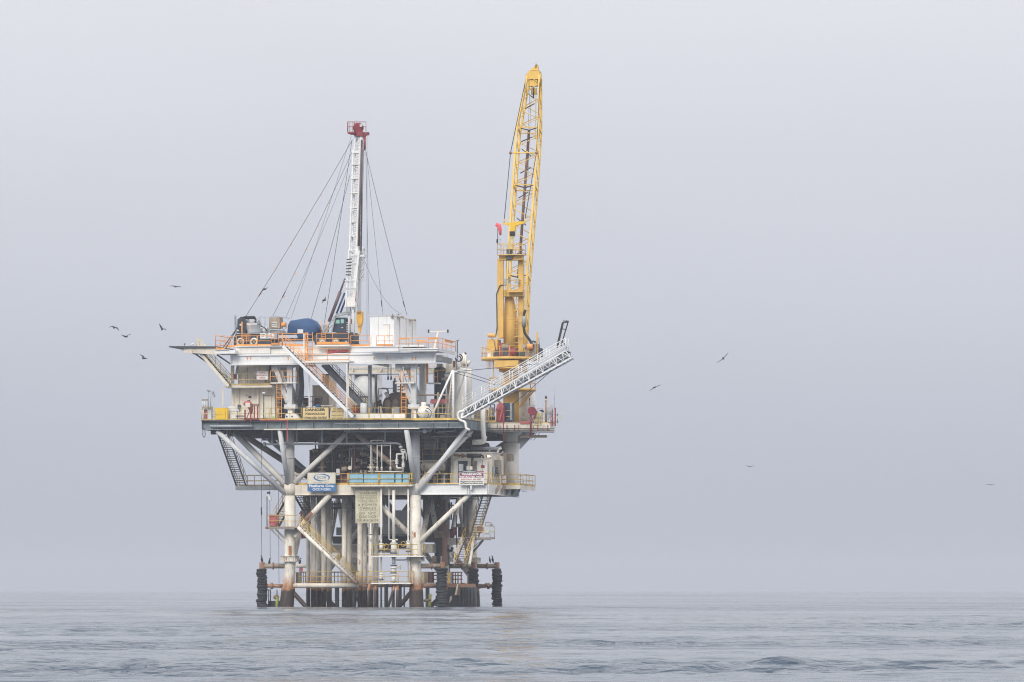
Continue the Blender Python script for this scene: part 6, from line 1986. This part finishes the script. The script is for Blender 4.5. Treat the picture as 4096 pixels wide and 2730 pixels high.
t.bx('door', 'white', 1930, 1948, 1841, 1938, 2.2, .4)
t.bx('door_sign', 'red', 1924, 1938, 1861, 1872, 2.15, .05)
t.bx('rust_panel', 'tan', 1897, 1908, 1846, 1890, 2.15, .05)
t.bx('lamp_frame', 'brown', 1946, 1963, 1820, 1832, 2.7, .1)
t.bx('lit_lamp', 'lamp', 1949, 1960.5, 1823, 1829.5, 2.66, .05)
t.bx('meter_box', 'pale_grey', 1835, 1851, 1857, 1886, 1.8, .3)
t.bx('meter_box', 'pale_grey', 1866, 1876, 1866, 1880, 1.2, .3)
for k, (v0, m) in enumerate(((4, 'tan'), (5.2, 'cream'), (7, 'tan'))):
    t.add('side_unit', MB().box((eu1, v0, W_LOW + 1.0), (eu1 + .45, v0 + .9, W_LOW + 2.4 + .4 * k)), m)
t.add('air_unit', MB().box((eu1, 8, W_LOW + 2.4), (eu1 + .8, 9.2, W_LOW + 3.1)), 'tan')
t = T('louvre_box', 'grey louvred box in front of the equipment house corner', 'cabinet', Q(1980, 1935, 4.5))
t.bx('body', 'grey', 1969, 1980, 1868, 1900, 3, .8)
for k in range(3):
    t.bx('louvre', 'black', 1981, 1988, 1870 + k * 10, 1877 + k * 10, 3.0, .5)
t = T('engine_silencer', 'black silencer and pump piping above the equipment house door', 'silencer', Q(1880, 1830, 1.6))
t.tb('silencer', 'black', 1868, 1824, 1925, 1824, .2, 1.6, n=14)
t.pp('outlet', 'black', [(1925, 1822, 1.6), (1932, 1823, 1.6), (1933, 1834, 1.6)], .08)
t.add('pump', MB().ball(Q(1850, 1824, 1.6), .2).tube(Q(1815, 1822, 1.6), Q(1865, 1824, 1.6), .11, n=10), 'brown')
t.tb('mast', 'vessel_black', 1889, 1832, 1889, 1886, .13, 1.6, n=10)
t.pp('cable', 'black', [(1786, 1829, 1.6), (1800, 1836, 1.6), (1820, 1838, 1.6), (1840, 1829, 1.6)], .03)
t.bx('fitting', 'cream', 1878, 1888, 1866, 1880, 1, .3)
t = T('black_drum_tank', 'dark round-topped drum and grey pipe above the equipment house', 'tank', Q(1925, 1800, 8))
t.add('drum', MB().capsule(Q(1900, 1790, 8), Q(1950, 1790, 8), .45, 16, .5), 'black')
t.pp('pipe', 'grey', [(1885, 1795, 7.5), (1990, 1795, 7.5), (2006, 1793, 7.5)], .17, n=12)
t.pp('pipe', 'white', [(2006, 1793, 7.4), (1992, 1800, 7.4), (1990, 1815, 7.4)], .1, n=10)
t = T('hung_pipes', 'small grey pipes clipped under the main deck right of the column', 'pipework', Q(1770, 1740, -1))
t.pp('pipe', 'grey', [(1738, 1718, -1.5), (1739, 1728, -1.5), (1745, 1731, -1.5), (1780, 1733, -1.5)], .05)
t.pp('pipe', 'pale_grey', [(1822, 1716, -1.5), (1821, 1723, -1.5), (1812, 1726, -1.5), (1752, 1726, -1.5)], .05)
t.tb('pipe', 'grey', 1690, 1747, 1885, 1746, .09, 1, n=8)
t.pp('pipe', 'grey', [(1700, 1754, 1), (1750, 1754, 1), (1750, 1800, 1)], .04)
for k in range(7):
    t.tb('hanger', 'steel_dark', 1695 + k * 27, 1718, 1695 + k * 27, 1760, .03, 0.5 + k * .4, n=6)

# ================================================================== BELOW THE LOWER DECK
t = T('leg_platform', 'small rusty-edged platform with pale rails around the leg below the red bin', 'platform', Q(1125, 2112, -1))
t.bx('floor', 'tan', 1062, 1196, 2107, 2113, -1.5, 2.6)
t.bx('edge_beam', 'cream', 1068, 1178, 2112, 2118, -1.4, .2)
t.bx('rusty_edge', 'rust', 1061, 1070, 2108, 2117, -1.55, 2.6)
railing(t, Q(1072, 2107, -1.5), Q(1192, 2107, -1.5), 'yellow', 3, toe=False)
for x0, x1 in ((1085, 1136), (1102, 1136)):
    t.br('strut', 'white', x0, 2118, x1, 2170 if x0 == 1085 else 2152, .13, .13, -1.2, -.3)
t.br('strut', 'cream', 1178, 2148, 1200, 2128, .22, .22, -.5)
t = T('red_bin', 'faded red square bin standing on the leg platform', 'bin', Q(1091, 2107, -1.2))
t.bx('body', 'faded_red', 1077, 1106, 2064, 2104, -1.3, .8)
t.bx('rim', 'faded_red', 1074, 1109, 2060, 2064, -1.35, .9)
t.bx('stand', 'brown', 1080, 1103, 2104, 2108, -1.2, .6)
t = T('leg_light', 'grey lamp on a thin black pole beside the red bin', 'lamp', Q(1068, 2107, -1.2))
t.tb('pole', 'black', 1068, 1986, 1068, 2107, .045, -1.2, n=6)
t.pg('head', 'pale_grey', [(1069, 1984), (1076, 1980), (1085, 1996), (1082, 2003), (1077, 2000)], -1.3, .25)
t.bx('camera', 'black', 1068, 1079, 1968, 1976, -1.2, .2)
for x, y0, y1, lb in ((1045, 1716, 2238, 'hanging wire line over the lone tyre fender'), (1079, 1960, 2254, 'hanging wire line beside the lamp and the red bin'), (1114, 1961, 2335, 'hanging wire line close to the leg under the walkway')):
    t = T('hanging_line', lb, 'wire', Q(x, y1, -.8), 'hanging wire lines by the leg')
    t.tb('line', 'wire', x, y0, x + 2, y1, .022, -.8, n=5)
    if x == 1045:
        t.tb('weight', 'black', x, 2030, x + 1, 2060, .06, -.8, n=6)
# red standpipe behind the leg
t = T('red_standpipe', 'dark red standpipe with a lever behind the pale tube-framed stair', 'standpipe', Q(1205, 2155, 1.5))
t.tb('pipe', 'red', 1204, 2045, 1208, 2156, .07, 1.5, n=8)
t.br('lever', 'red', 1197, 2055, 1210, 2048, .12, .1, 1.4)
t.bx('base', 'red', 1206, 1224, 2112, 2155, 1.4, .3)

# conductor walkway just above the water
t = T('conductor_walkway', 'low walkway with yellow rails running in front of the conductors near the water', 'walkway', Q(1320, 2334, .6))
t.bx('grating', 'tan', 1190, 1486, 2333, 2337, .5, 1.2)
railing(t, Q(1196, 2333, .5), Q(1428, 2333, .5), 'yellow', 4, h=1.08, rails=(.15, .58, 1.0), toe=False)
railing(t, Q(1432, 2333, .5), Q(1484, 2333, .5), 'yellow', 1, h=1.08, rails=(.15, .58, 1.0), toe=False)
t.bx('rail_panel', 'tan', 1183, 1200, 2290, 2332, .8, .3)
for x in (1205, 1213, 1222, 1338, 1352, 1364):
    t.tb('far_post', 'steel_dark', x, 2288, x, 2334, .04, 8, n=6)
for y in (2290, 2306, 2326):
    t.tb('far_rail', 'steel_dark', 1200, y, 1420, y, .035, 8, n=6)
t.bx('sign_plate', 'faded_red', 1197, 1211, 2272, 2286, .4, .05)

# valve platforms and risers
VP = -1.6
for y, lab, x1 in ((2224, 'upper white valve platform with yellow rails and hand wheels beside the leg', 1690), (2332, 'lower white valve platform with yellow rails just above the water', 1645)):
    t = T('valve_platform', lab, 'platform', Q(1570, y, VP), 'valve platforms beside the leg')
    t.bx('floor', 'white', 1484, x1, y, y + 5, VP, 1.7)
    h = 1.08
    railing(t, Q(1485, y, VP), Q(1588, y, VP), 'yellow', 2, h=h, rails=(.12, .57, 1.0), toe=False)
    railing(t, Q(1593, y, VP), Q(1672 if x1 > 1650 else 1637, y, VP), 'yellow', 1 if x1 < 1650 else 2, h=h, rails=(.12, .57, 1.0), toe=False)
    railing(t, (Q(x1, y, VP)[0], VP, Q(x1, y, VP)[2]), (Q(x1, y, VP)[0], -.7, Q(x1, y, VP)[2]), 'yellow', 1, h=h, toe=False)
vr = -.9
R1 = T('oil_riser', 'thick white riser pipe with two flanged valves in the middle of the valve platforms', 'riser', Q(1575, 2441, vr), 'risers beside the leg')
R1.tb('pipe', 'white', 1575, 1962, 1575, 2160, .15, vr, n=14)
R1.tb('pipe', 'white', 1575, 2160, 1575, 2172, .15, vr, n=14, r2=.24)
R1.tb('pipe', 'conductor', 1575, 2330, 1575, 2470, .1, vr, n=10)
for y0, y1, r in ((2172, 2216, .27), (2270, 2295, .24), (2298, 2330, .2)):
    b = R1.tb('valve_body', 'white', 1575, y0, 1575, y1, r, vr, n=16)
    R1.tb('flange', 'white', 1575, y0, 1575, y0 + 5, r + .1, vr, n=18, parent=b)
    R1.tb('flange', 'steel_dark', 1575, y1 - 4, 1575, y1, r + .1, vr, n=18, parent=b)
R1.tb('pipe', 'pale_grey', 1575, 2228, 1575, 2258, .17, vr, n=12)
for y, n_ in ((2258, 0), (2224, 1)):
    R1.tb('flange', 'steel_dark', 1575, y + 2, 1575, y + 7, .3, vr, n=18)
R1.add('hand_wheel', MB().torus(Q(1601, 2268, vr), (1, .3, 0), .2, .03, 16, 5).tube(Q(1585, 2270, vr), Q(1601, 2268, vr), .04, n=6), 'pale_yellow')
for x, r, lab in ((1525, .085, 'slim white riser with a yellow hand wheel left of the thick riser'), (1633, .085, 'slim white riser with a yellow hand wheel next to the leg')):
    R = T('oil_riser', lab, 'riser', Q(x, 2330, vr), 'risers beside the leg')
    R.tb('pipe', 'white', x, 1955, x, 2332, r, vr, n=10)
    for y in ((2178, 2200), (2298, 2318)) if x == 1525 else ((2168, 2190), (2193, 2205)):
        b = R.tb('valve_body', 'white', x, y[0], x, y[1], .18, vr, n=12)
        R.tb('flange', 'white', x, y[0] - 4, x, y[0], .24, vr, n=14, parent=b)
        R.tb('flange', 'steel_dark', x, y[1], x, y[1] + 4, .24, vr, n=14, parent=b)
    wx = x + 19 if x == 1525 else x - 20
    R.add('hand_wheel', MB().torus(Q(wx, 2186 if x == 1525 else 2177, vr - .4), (.25, 1, 0), .24, .025, 18, 5).tube(Q(x, 2184, vr), Q(wx, 2184, vr - .4), .03, n=6), 'yellow')
    R.add('knob', MB().ball(Q(x, 2165 if x == 1525 else 2142, vr - .1), .1), 'white')
t = T('gas_line', 'thin white pipe with a lever elbow dropping beside the old warning plate', 'pipe', Q(1557, 2160, vr))
t.pp('pipe', 'white', [(1540, 1952, vr), (1556, 1955, vr), (1556, 2158, vr), (1562, 2160, vr), (1588, 2160, vr)], .045)
t.add('tap', MB().ball(Q(1588, 2160, vr), .09), 'white')
t = T('drain_line', 'white small-bore pipe with flanged coupling just right of the old warning plate bottom', 'pipe', Q(1484, 2335, vr))
t.pp('pipe', 'white', [(1483, 2094, vr), (1483, 2150, vr), (1482, 2165, vr), (1482, 2228, vr), (1489, 2238, vr), (1489, 2332, vr)], .06)
t.tb('coupling', 'white', 1483, 2140, 1483, 2165, .12, vr, n=10)
t.tb('coupling', 'steel_dark', 1483, 2138, 1483, 2141, .15, vr, n=10)
t.add('hand_wheel', MB().torus(Q(1500, 2155, vr - .2), (1, .4, 0), .25, .02, 16, 5), 'pale_yellow')
t.pp('pipe', 'pale_grey', [(1580, 2241, vr), (1620, 2241, vr), (1632, 2236, vr), (1634, 2228, vr)], .07)

# equipment hanging below the deck, in the shade
t = T('hung_module', 'large grey box module hung under the deck behind the risers', 'module', Q(1590, 2150, 9))
t.bx('body', 'pale_grey', 1530, 1652, 2042, 2138, 8, 3)
t.bx('shelf', 'grey', 1525, 1660, 2138, 2146, 7.8, 3.4)
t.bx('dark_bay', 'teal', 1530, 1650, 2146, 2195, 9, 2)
for x in (1535, 1648):
    t.br('hanger', 'grey', x, 1978, x, 2042, .2, .2, 9)
t = T('cross_walk', 'pale grey box girder and dark bay crossing behind the conductors', 'girder', Q(1380, 2170, 14))
t.bx('girder', 'grey', 1345, 1560, 2110, 2142, 13.5, .4)
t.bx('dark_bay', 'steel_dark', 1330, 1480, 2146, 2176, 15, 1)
t.bx('lower_girder', 'cream', 1325, 1560, 2178, 2212, 13.5, .4)
t.bx('upper_box', 'grey', 1365, 1440, 2040, 2112, 16, 1)
for y in (2018, 2032):
    t.tb('pipe', 'steel_dark', 1320, y, 1420, y, .15, 14, n=8)
for x in (1330, 1337, 1410):
    t.tb('pipe', 'steel_dark', x, 2005, x, 2080, .05, 12, n=6)
t = T('sump_caisson', 'massive dark square sump structure between the leg and the boat landing stairs', 'caisson', Q(1740, 2260, 8))
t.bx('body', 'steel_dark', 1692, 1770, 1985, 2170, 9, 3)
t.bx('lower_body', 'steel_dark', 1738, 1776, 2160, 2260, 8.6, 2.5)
t.bx('side_panel', 'brown', 1750, 1782, 2000, 2130, 8.3, .4)
t.bx('shelf', 'cream', 1692, 1730, 2177, 2212, 7, 2)
t.bx('bracket', 'tan', 1728, 1742, 2225, 2250, 7, .5)
t.bx('bracket', 'cream', 1762, 1768, 2225, 2250, 6.8, .5)
t.bx('rusty_post', 'rust', 1769, 1785, 2090, 2265, 6.5, .5)
t.bx('patch', 'tan', 1737, 1770, 2125, 2152, 8.2, .3)
t.bx('small_sign', 'tan', 1748, 1760, 2018, 2028, 8.2, .08)
t = T('hung_pump', 'dark red pump with valves standing on the cream beam below the deck', 'pump', Q(1815, 2150, 9))
t.add('pump', MB().capsule(Q(1808, 2148, 8.5), Q(1808, 2120, 8.5), .25, 12, .4), 'red')
t.add('pump', MB().capsule(Q(1818, 2140, 8.5), Q(1818, 2112, 8.5), .2, 12, .4), 'faded_red')
t.bx('beam', 'cream', 1785, 1835, 2152, 2180, 8, .8)
t.bx('cabinet', 'tan', 1825, 1848, 2095, 2110, 8, .8)
t.bx('cabinet', 'brown', 1832, 1846, 2110, 2150, 8.2, .5)
for x in (1793, 1800, 1806):
    t.tb('bar', 'black', x, 2010, x, 2080, .06, 12, n=6)
for y in (2022, 2045):
    t.tb('bar', 'black', 1788, y, 1815, y, .07, 12, n=6)
t.pp('line', 'black', [(1786, 2050, 7), (1788, 2170, 7), (1800, 2300, 7)], .025)
t.pp('line', 'black', [(1825, 2060, 7), (1826, 2150, 7), (1828, 2200, 7)], .05)
t.pp('hose', 'black', [(1790, 2200, 8), (1800, 2208, 8), (1808, 2200, 8), (1810, 2190, 8)], .13)
for x, v, r in ((1862, 11.5, .28), (1878, 10.5, .3)):
    a = Q(x, 1985, v)
    single('drain_caisson', 'tall pale caisson pipe ' + ('hugging the open-tread tan stair' if x == 1878 else 'just inside the one by the tan stair'), 'pipe', MB().tube((a[0], v, Q(x, 2150, v)[2]), (a[0], v, W_LOW - .6), r, n=16), 'conductor', (a[0], v, Q(x, 2150, v)[2]))
t = T('drain_pipe', 'short dark pipe end poking out below the lower deck beside the white brace', 'pipe', Q(1868, 2000, 4))
t.add('pipe', MB().tube(Q(1845, 2003, 5), Q(1883, 1998, 4), .15, n=12), 'grey')
t.add('flange', MB().tube(Q(1864, 2001, 4.4), Q(1866, 2000.5, 4.35), .22, n=12), 'steel_dark')
# drum platform
t = T('drum_platform', 'railed side platform at the turn of the boat landing stairs', 'platform', Q(1930, 2155, 3))
t.bx('floor', 'tan', 1850, 1962, 2150, 2157, 2.2, 2)
t.bx('beam', 'pale_grey', 1900, 1960, 2157, 2162, 2.3, .4)
railing(t, Q(1905, 2150, 2.2), Q(1960, 2150, 2.2), 'pale_yellow', 2, toe=False)
railing(t, (Q(1960, 2150, 2.2)[0], 2.2, Q(1960, 2150, 2.2)[2]), (Q(1960, 2150, 2.2)[0], 4.2, Q(1960, 2150, 2.2)[2]), 'pale_yellow', 1, toe=False)
t.br('strut', 'steel_dark', 1934, 2160, 1890, 2212, .15, .15, 2.4, 1.5)
t.br('strut', 'steel_dark', 1930, 2160, 1893, 2190, .05, .05, 2.2, 1.5)
t.add('landing_beam', MB().tube(Q(1895, 2150, 2.0), Q(1878, 2260, -1.8), .14, n=10), 'cream')
t = T('rusty_drum', 'round rust-brown drum end with wrapped line on the railed side platform', 'drum', Q(1925, 2150, 2.7))
t.add('disc', MB().tube(Q(1921, 2118, 2.4), Q(1921, 2118, 2.6), .38, n=22), 'rust')
t.add('body', MB().tube(Q(1921, 2118, 2.6), Q(1921, 2118, 3.9), .33, n=18), 'pale_grey')
t.add('wrapped_line', MB().capsule(Q(1942, 2130, 2.8), Q(1953, 2130, 2.8), .2, 12, .4), 'sign_white')
t = T('platform_lamp', 'grey lamp frame on top of the side platform rail', 'lamp', Q(1955, 2105, 2.3))
t.pp('frame', 'tan', [(1941, 2105, 2.3), (1941, 2091, 2.3), (1964, 2091, 2.3), (1965, 2097, 2.3)], .035)
t.bx('lamp', 'grey', 1958, 1970, 2096, 2103, 2.2, .25)
t.bx('bar', 'grey', 1940, 1970, 2102, 2104, 2.3, .08)
# boat landing clutter at the water
t = T('landing_frame', 'rusty landing frame with tan cabinets and bars between the tyre fenders', 'frame', Q(1740, 2340, 4))
t.bx('beam', 'rust', 1680, 1900, 2336, 2350, 4, .4)
t.bx('cream_edge', 'cream', 1690, 1745, 2332, 2338, 3.8, .4)
for x0, x1, m in ((1684, 1697, 'pale_yellow'), (1697, 1712, 'tan'), (1716, 1728, 'brown'), (1790, 1800, 'yellow'), (1800, 1806, 'grey')):
    t.bx('cabinet', m, x0, x1, 2290, 2334, 4.2, .5)
for x in (1734, 1812, 1822, 1832, 1845):
    t.tb('post', 'brown', x, 2288, x, 2338, .06, 4.5, n=6)
for y in (2290, 2303, 2318):
    t.tb('rail', 'brown', 1690, y, 1850, y, .05, 4.5, n=6)
t.bx('skirt', 'steel_dark', 1790, 1905, 2350, 2445, 6, .3)
t.pg('torn_plate', 'sign_cream', [(1828, 2338), (1834, 2336), (1826, 2380), (1818, 2382)], 3.9, .06)
t.pg('torn_plate', 'sign_cream', [(1800, 2388), (1807, 2384), (1806, 2400), (1797, 2413)], 3.9, .06)
t.bx('rust_plate', 'rust', 1828, 1838, 2345, 2382, 4, .1)
for k in range(6):
    x = 1840 + k * 12
    t.tb('pile', 'steel_dark', x, 2345, x + random.uniform(-3, 3), 2470, random.uniform(.1, .16), 5.5, n=8)
t.bx('end_rail', 'red', 1890, 1911, 2293, 2295, 14, .05)
t.bx('end_rail', 'red', 1890, 1911, 2311, 2313, 14, .05)
t.bx('end_rail', 'red', 1909, 1911, 2293, 2338, 14, .05)
t.pg('bumper', 'rust', [(1885, 2336), (1938, 2338), (1942, 2332), (1955, 2345), (1942, 2352), (1920, 2354), (1888, 2366)], 16, .5)
t = T('dark_raft', 'dark low debris frame in the water behind the lone tyre fender', 'frame', Q(1090, 2420, .5))
t.bx('bar', 'steel_dark', 1072, 1120, 2405, 2445, .8, .2)
t.add('rusty_lump', MB().ball(Q(1105, 2390, .3), .3, flat=.8), 'rust')
for x in (1075, 1082, 1108):
    t.tb('bar', 'steel_dark', x, 2360, x, 2445, .05, .5, n=6)
t.tb('bar', 'steel_dark', 1066, 2361, 1084, 2361, .04, .5, n=6)

# ================================================================== CORMORANTS
def cormorant(label, x, y, v, flip=1, s=1.0):
    """perched: upright body, S-neck, hooked bill; (x, y) = feet"""
    pts = [(-3, -4), (-1.5, 2), (0, 7), (.8, 12), (1.2, 16), (.2, 20), (1.2, 23.5), (3.2, 25), (5.5, 24.6), (8, 24)]
    rad = [.015, .07, .115, .115, .085, .05, .042, .055, .03, .008]
    P = [Q(x + flip * a * s, y - b * s, v) for a, b in pts]
    mb = MB().sweep(P, [r * s for r in rad], 10)
    mb.tube(Q(x, y - 3, v), Q(x, y, v), .025, n=6).bar(Q(x - 1, y, v), Q(x + flip * 3, y, v), .08, .03)
    single('cormorant', label, 'bird', mb, 'cormorant', Q(x, y, v), 'cormorants on the fender pipes')


cormorant('black cormorant on top of the lone fender post by the red bin leg', 1048, 2250, -.6, -1)
cormorant('black cormorant on the fender arm between the fender post and the leg', 1077, 2260, -.45, 1)
cormorant('black cormorant on the pipe just inside the leg under the red bin', 1199, 2259, 12.5, 1)
cormorant('black cormorant with a lower head on the outermost fender post', 1960, 2250, 25.4, -1, .85)
cormorant('black cormorant stretching its neck on the outermost fender post', 1971, 2250, 25.4, -1)

# ================================================================== GULLS
def gull(label, xc, yc, L, R, body, v=0, s=1.0, mat='gull_dark'):
    """flying: wing joints given left and right as (dx, dy) px from the centre; body = (dx, dy) head direction"""
    def wing(j):
        pts = [(xc, yc)] + [(xc + a, yc + b) for a, b in j]
        ch = [.17, .15, .02] if len(pts) == 3 else [.17, .16, .12, .015]
        vs_, fs_ = [], []
        for (x, y), c in zip(pts, ch):
            p = Vector(Q(x, y, v))
            for dv_, dz in ((-c, -.02), (-c * .3, .025), (c, -.01), (-c * .2, -.03)):
                vs_.append((p.x + dv_ * .25, p.y + dv_, p.z + dz + dv_ * .22))
        n = len(pts)
        for i in range(n - 1):
            for k in range(4):
                a, b = i * 4 + k, i * 4 + (k + 1) % 4
                fs_.append((a, b, b + 4, a + 4))
        fs_ += [(0, 1, 2, 3), tuple((n - 1) * 4 + k for k in (3, 2, 1, 0))]
        return vs_, fs_
    mb = MB()
    for j in (L, R):
        mb._add(*wing(j), True)
    h = Vector(Q(xc + body[0], yc + body[1], v - .12))
    tl = Vector(Q(xc - body[0] * .9, yc - body[1] * .9 + 1, v + .15))
    mb.sweep([tl, tl.lerp(h, .15), tl.lerp(h, .45), tl.lerp(h, .75), tl.lerp(h, .88), tl.lerp(h, .95), h], [.05, .06, .09, .07, .055, .045, .008], 8)
    single('gull', label, 'bird', mb, mat, Q(xc, yc, v), 'gulls in the air')


gull('gull with drooping wings flying near a second gull below it', 458, 1311, [(-8, -6), (-21, -1)], [(9, 0), (18, 12)], (-5, 3))
gull('gull with raised wings banking below the drooping-winged gull', 503, 1347, [(-7, -3), (-17, -7)], [(8, -5), (21, -10)], (8, 1), 0)
gull('gull gliding with flat thin wings high above the overhanging deck', 702, 1147, [(-9, -3), (-22, -2)], [(10, -1), (23, 2)], (4, 2))
gull('gull with one wing straight up flying close above the overhanging deck', 649, 1317, [(-6, -11), (-12, -22)], [(7, -1), (16, 3)], (-3, 5))
gull('gull with a hooked raised wing flying lowest beside the platform', 576, 1434, [(-5, -9), (-16, -16)], [(7, -1), (14, 1)], (-8, 1))
gull('gull passing behind the outermost flagged guy wire', 1058, 1157, [(-4, -1), (-6, 7)], [(5, -3), (14, -5)], (7, 0), 6)
gull('gull flying between the dark guy wires above the tarpaulin', 1297, 1201, [(-5, 6), (-10, 12)], [(3, -6), (7, -13)], (8, 0), 8)
gull('dark gull banking steeply over open sea right of the gangway', 2893, 1434, [(-10, 9), (-24, 16)], [(9, -9), (19, -22)], (3, 4), 0)
gull('dark gull gliding lower over open sea, nearest the raised gangway', 2618, 1550, [(-7, 4), (-19, 14)], [(9, -3), (24, -10)], (-5, 3), 0)
gull('pale distant gull gliding with shallow V wings low over the sea', 3000, 1867, [(-7, -2), (-15, -4)], [(7, -1), (15, -4)], (2, 1), 300, mat='gull_dark')
gull('pale distant gull with level wings lowest over the far sea', 3961, 1940, [(-8, -1), (-17, 0)], [(8, -1), (17, 0)], (1, 1), 300)
gull('faint gull flying just below the lower deck end past the white girder', 2096, 1966, [(-6, -3), (-13, 3)], [(6, -2), (13, 4)], (2, -1), 400)
single('perched_gull', 'pale gull sitting on the thin overhanging deck', 'bird', MB().sweep([Q(764, 1383, -1), Q(768, 1379, -1), Q(773, 1378, -1), Q(775, 1374, -1), Q(778, 1374, -1)], [.02, .1, .08, .06, .01], 8), 'sign_white', Q(768, 1385, -1))

# ================================================================== HAZE
def make_haze():
    s, z0, z1 = 9300.0, -3.0, 56.0
    me = mesh_from('haze', MB().box((-s, -s, z0), (s, s, z1)))
    m = bpy.data.materials.new('fog_air')
    m.use_nodes = True
    t = m.node_tree
    t.nodes.clear()
    o = t.nodes.new('ShaderNodeOutputMaterial')
    p = t.nodes.new('ShaderNodeVolumePrincipled')
    p.inputs['Color'].default_value = (0.69, 0.725, 0.82, 1)
    p.inputs['Density'].default_value = 0.00023
    p.inputs['Anisotropy'].default_value = 0.0
    t.links.new(p.outputs[0], o.inputs['Volume'])
    me.materials.append(m)
    ob = bpy.data.objects.new('haze', me)
    COL.objects.link(ob)
    ob['kind'] = 'stuff'
    ob['label'] = 'pale sea fog hanging in the air around the platform'
    ob['category'] = 'haze'


make_haze()
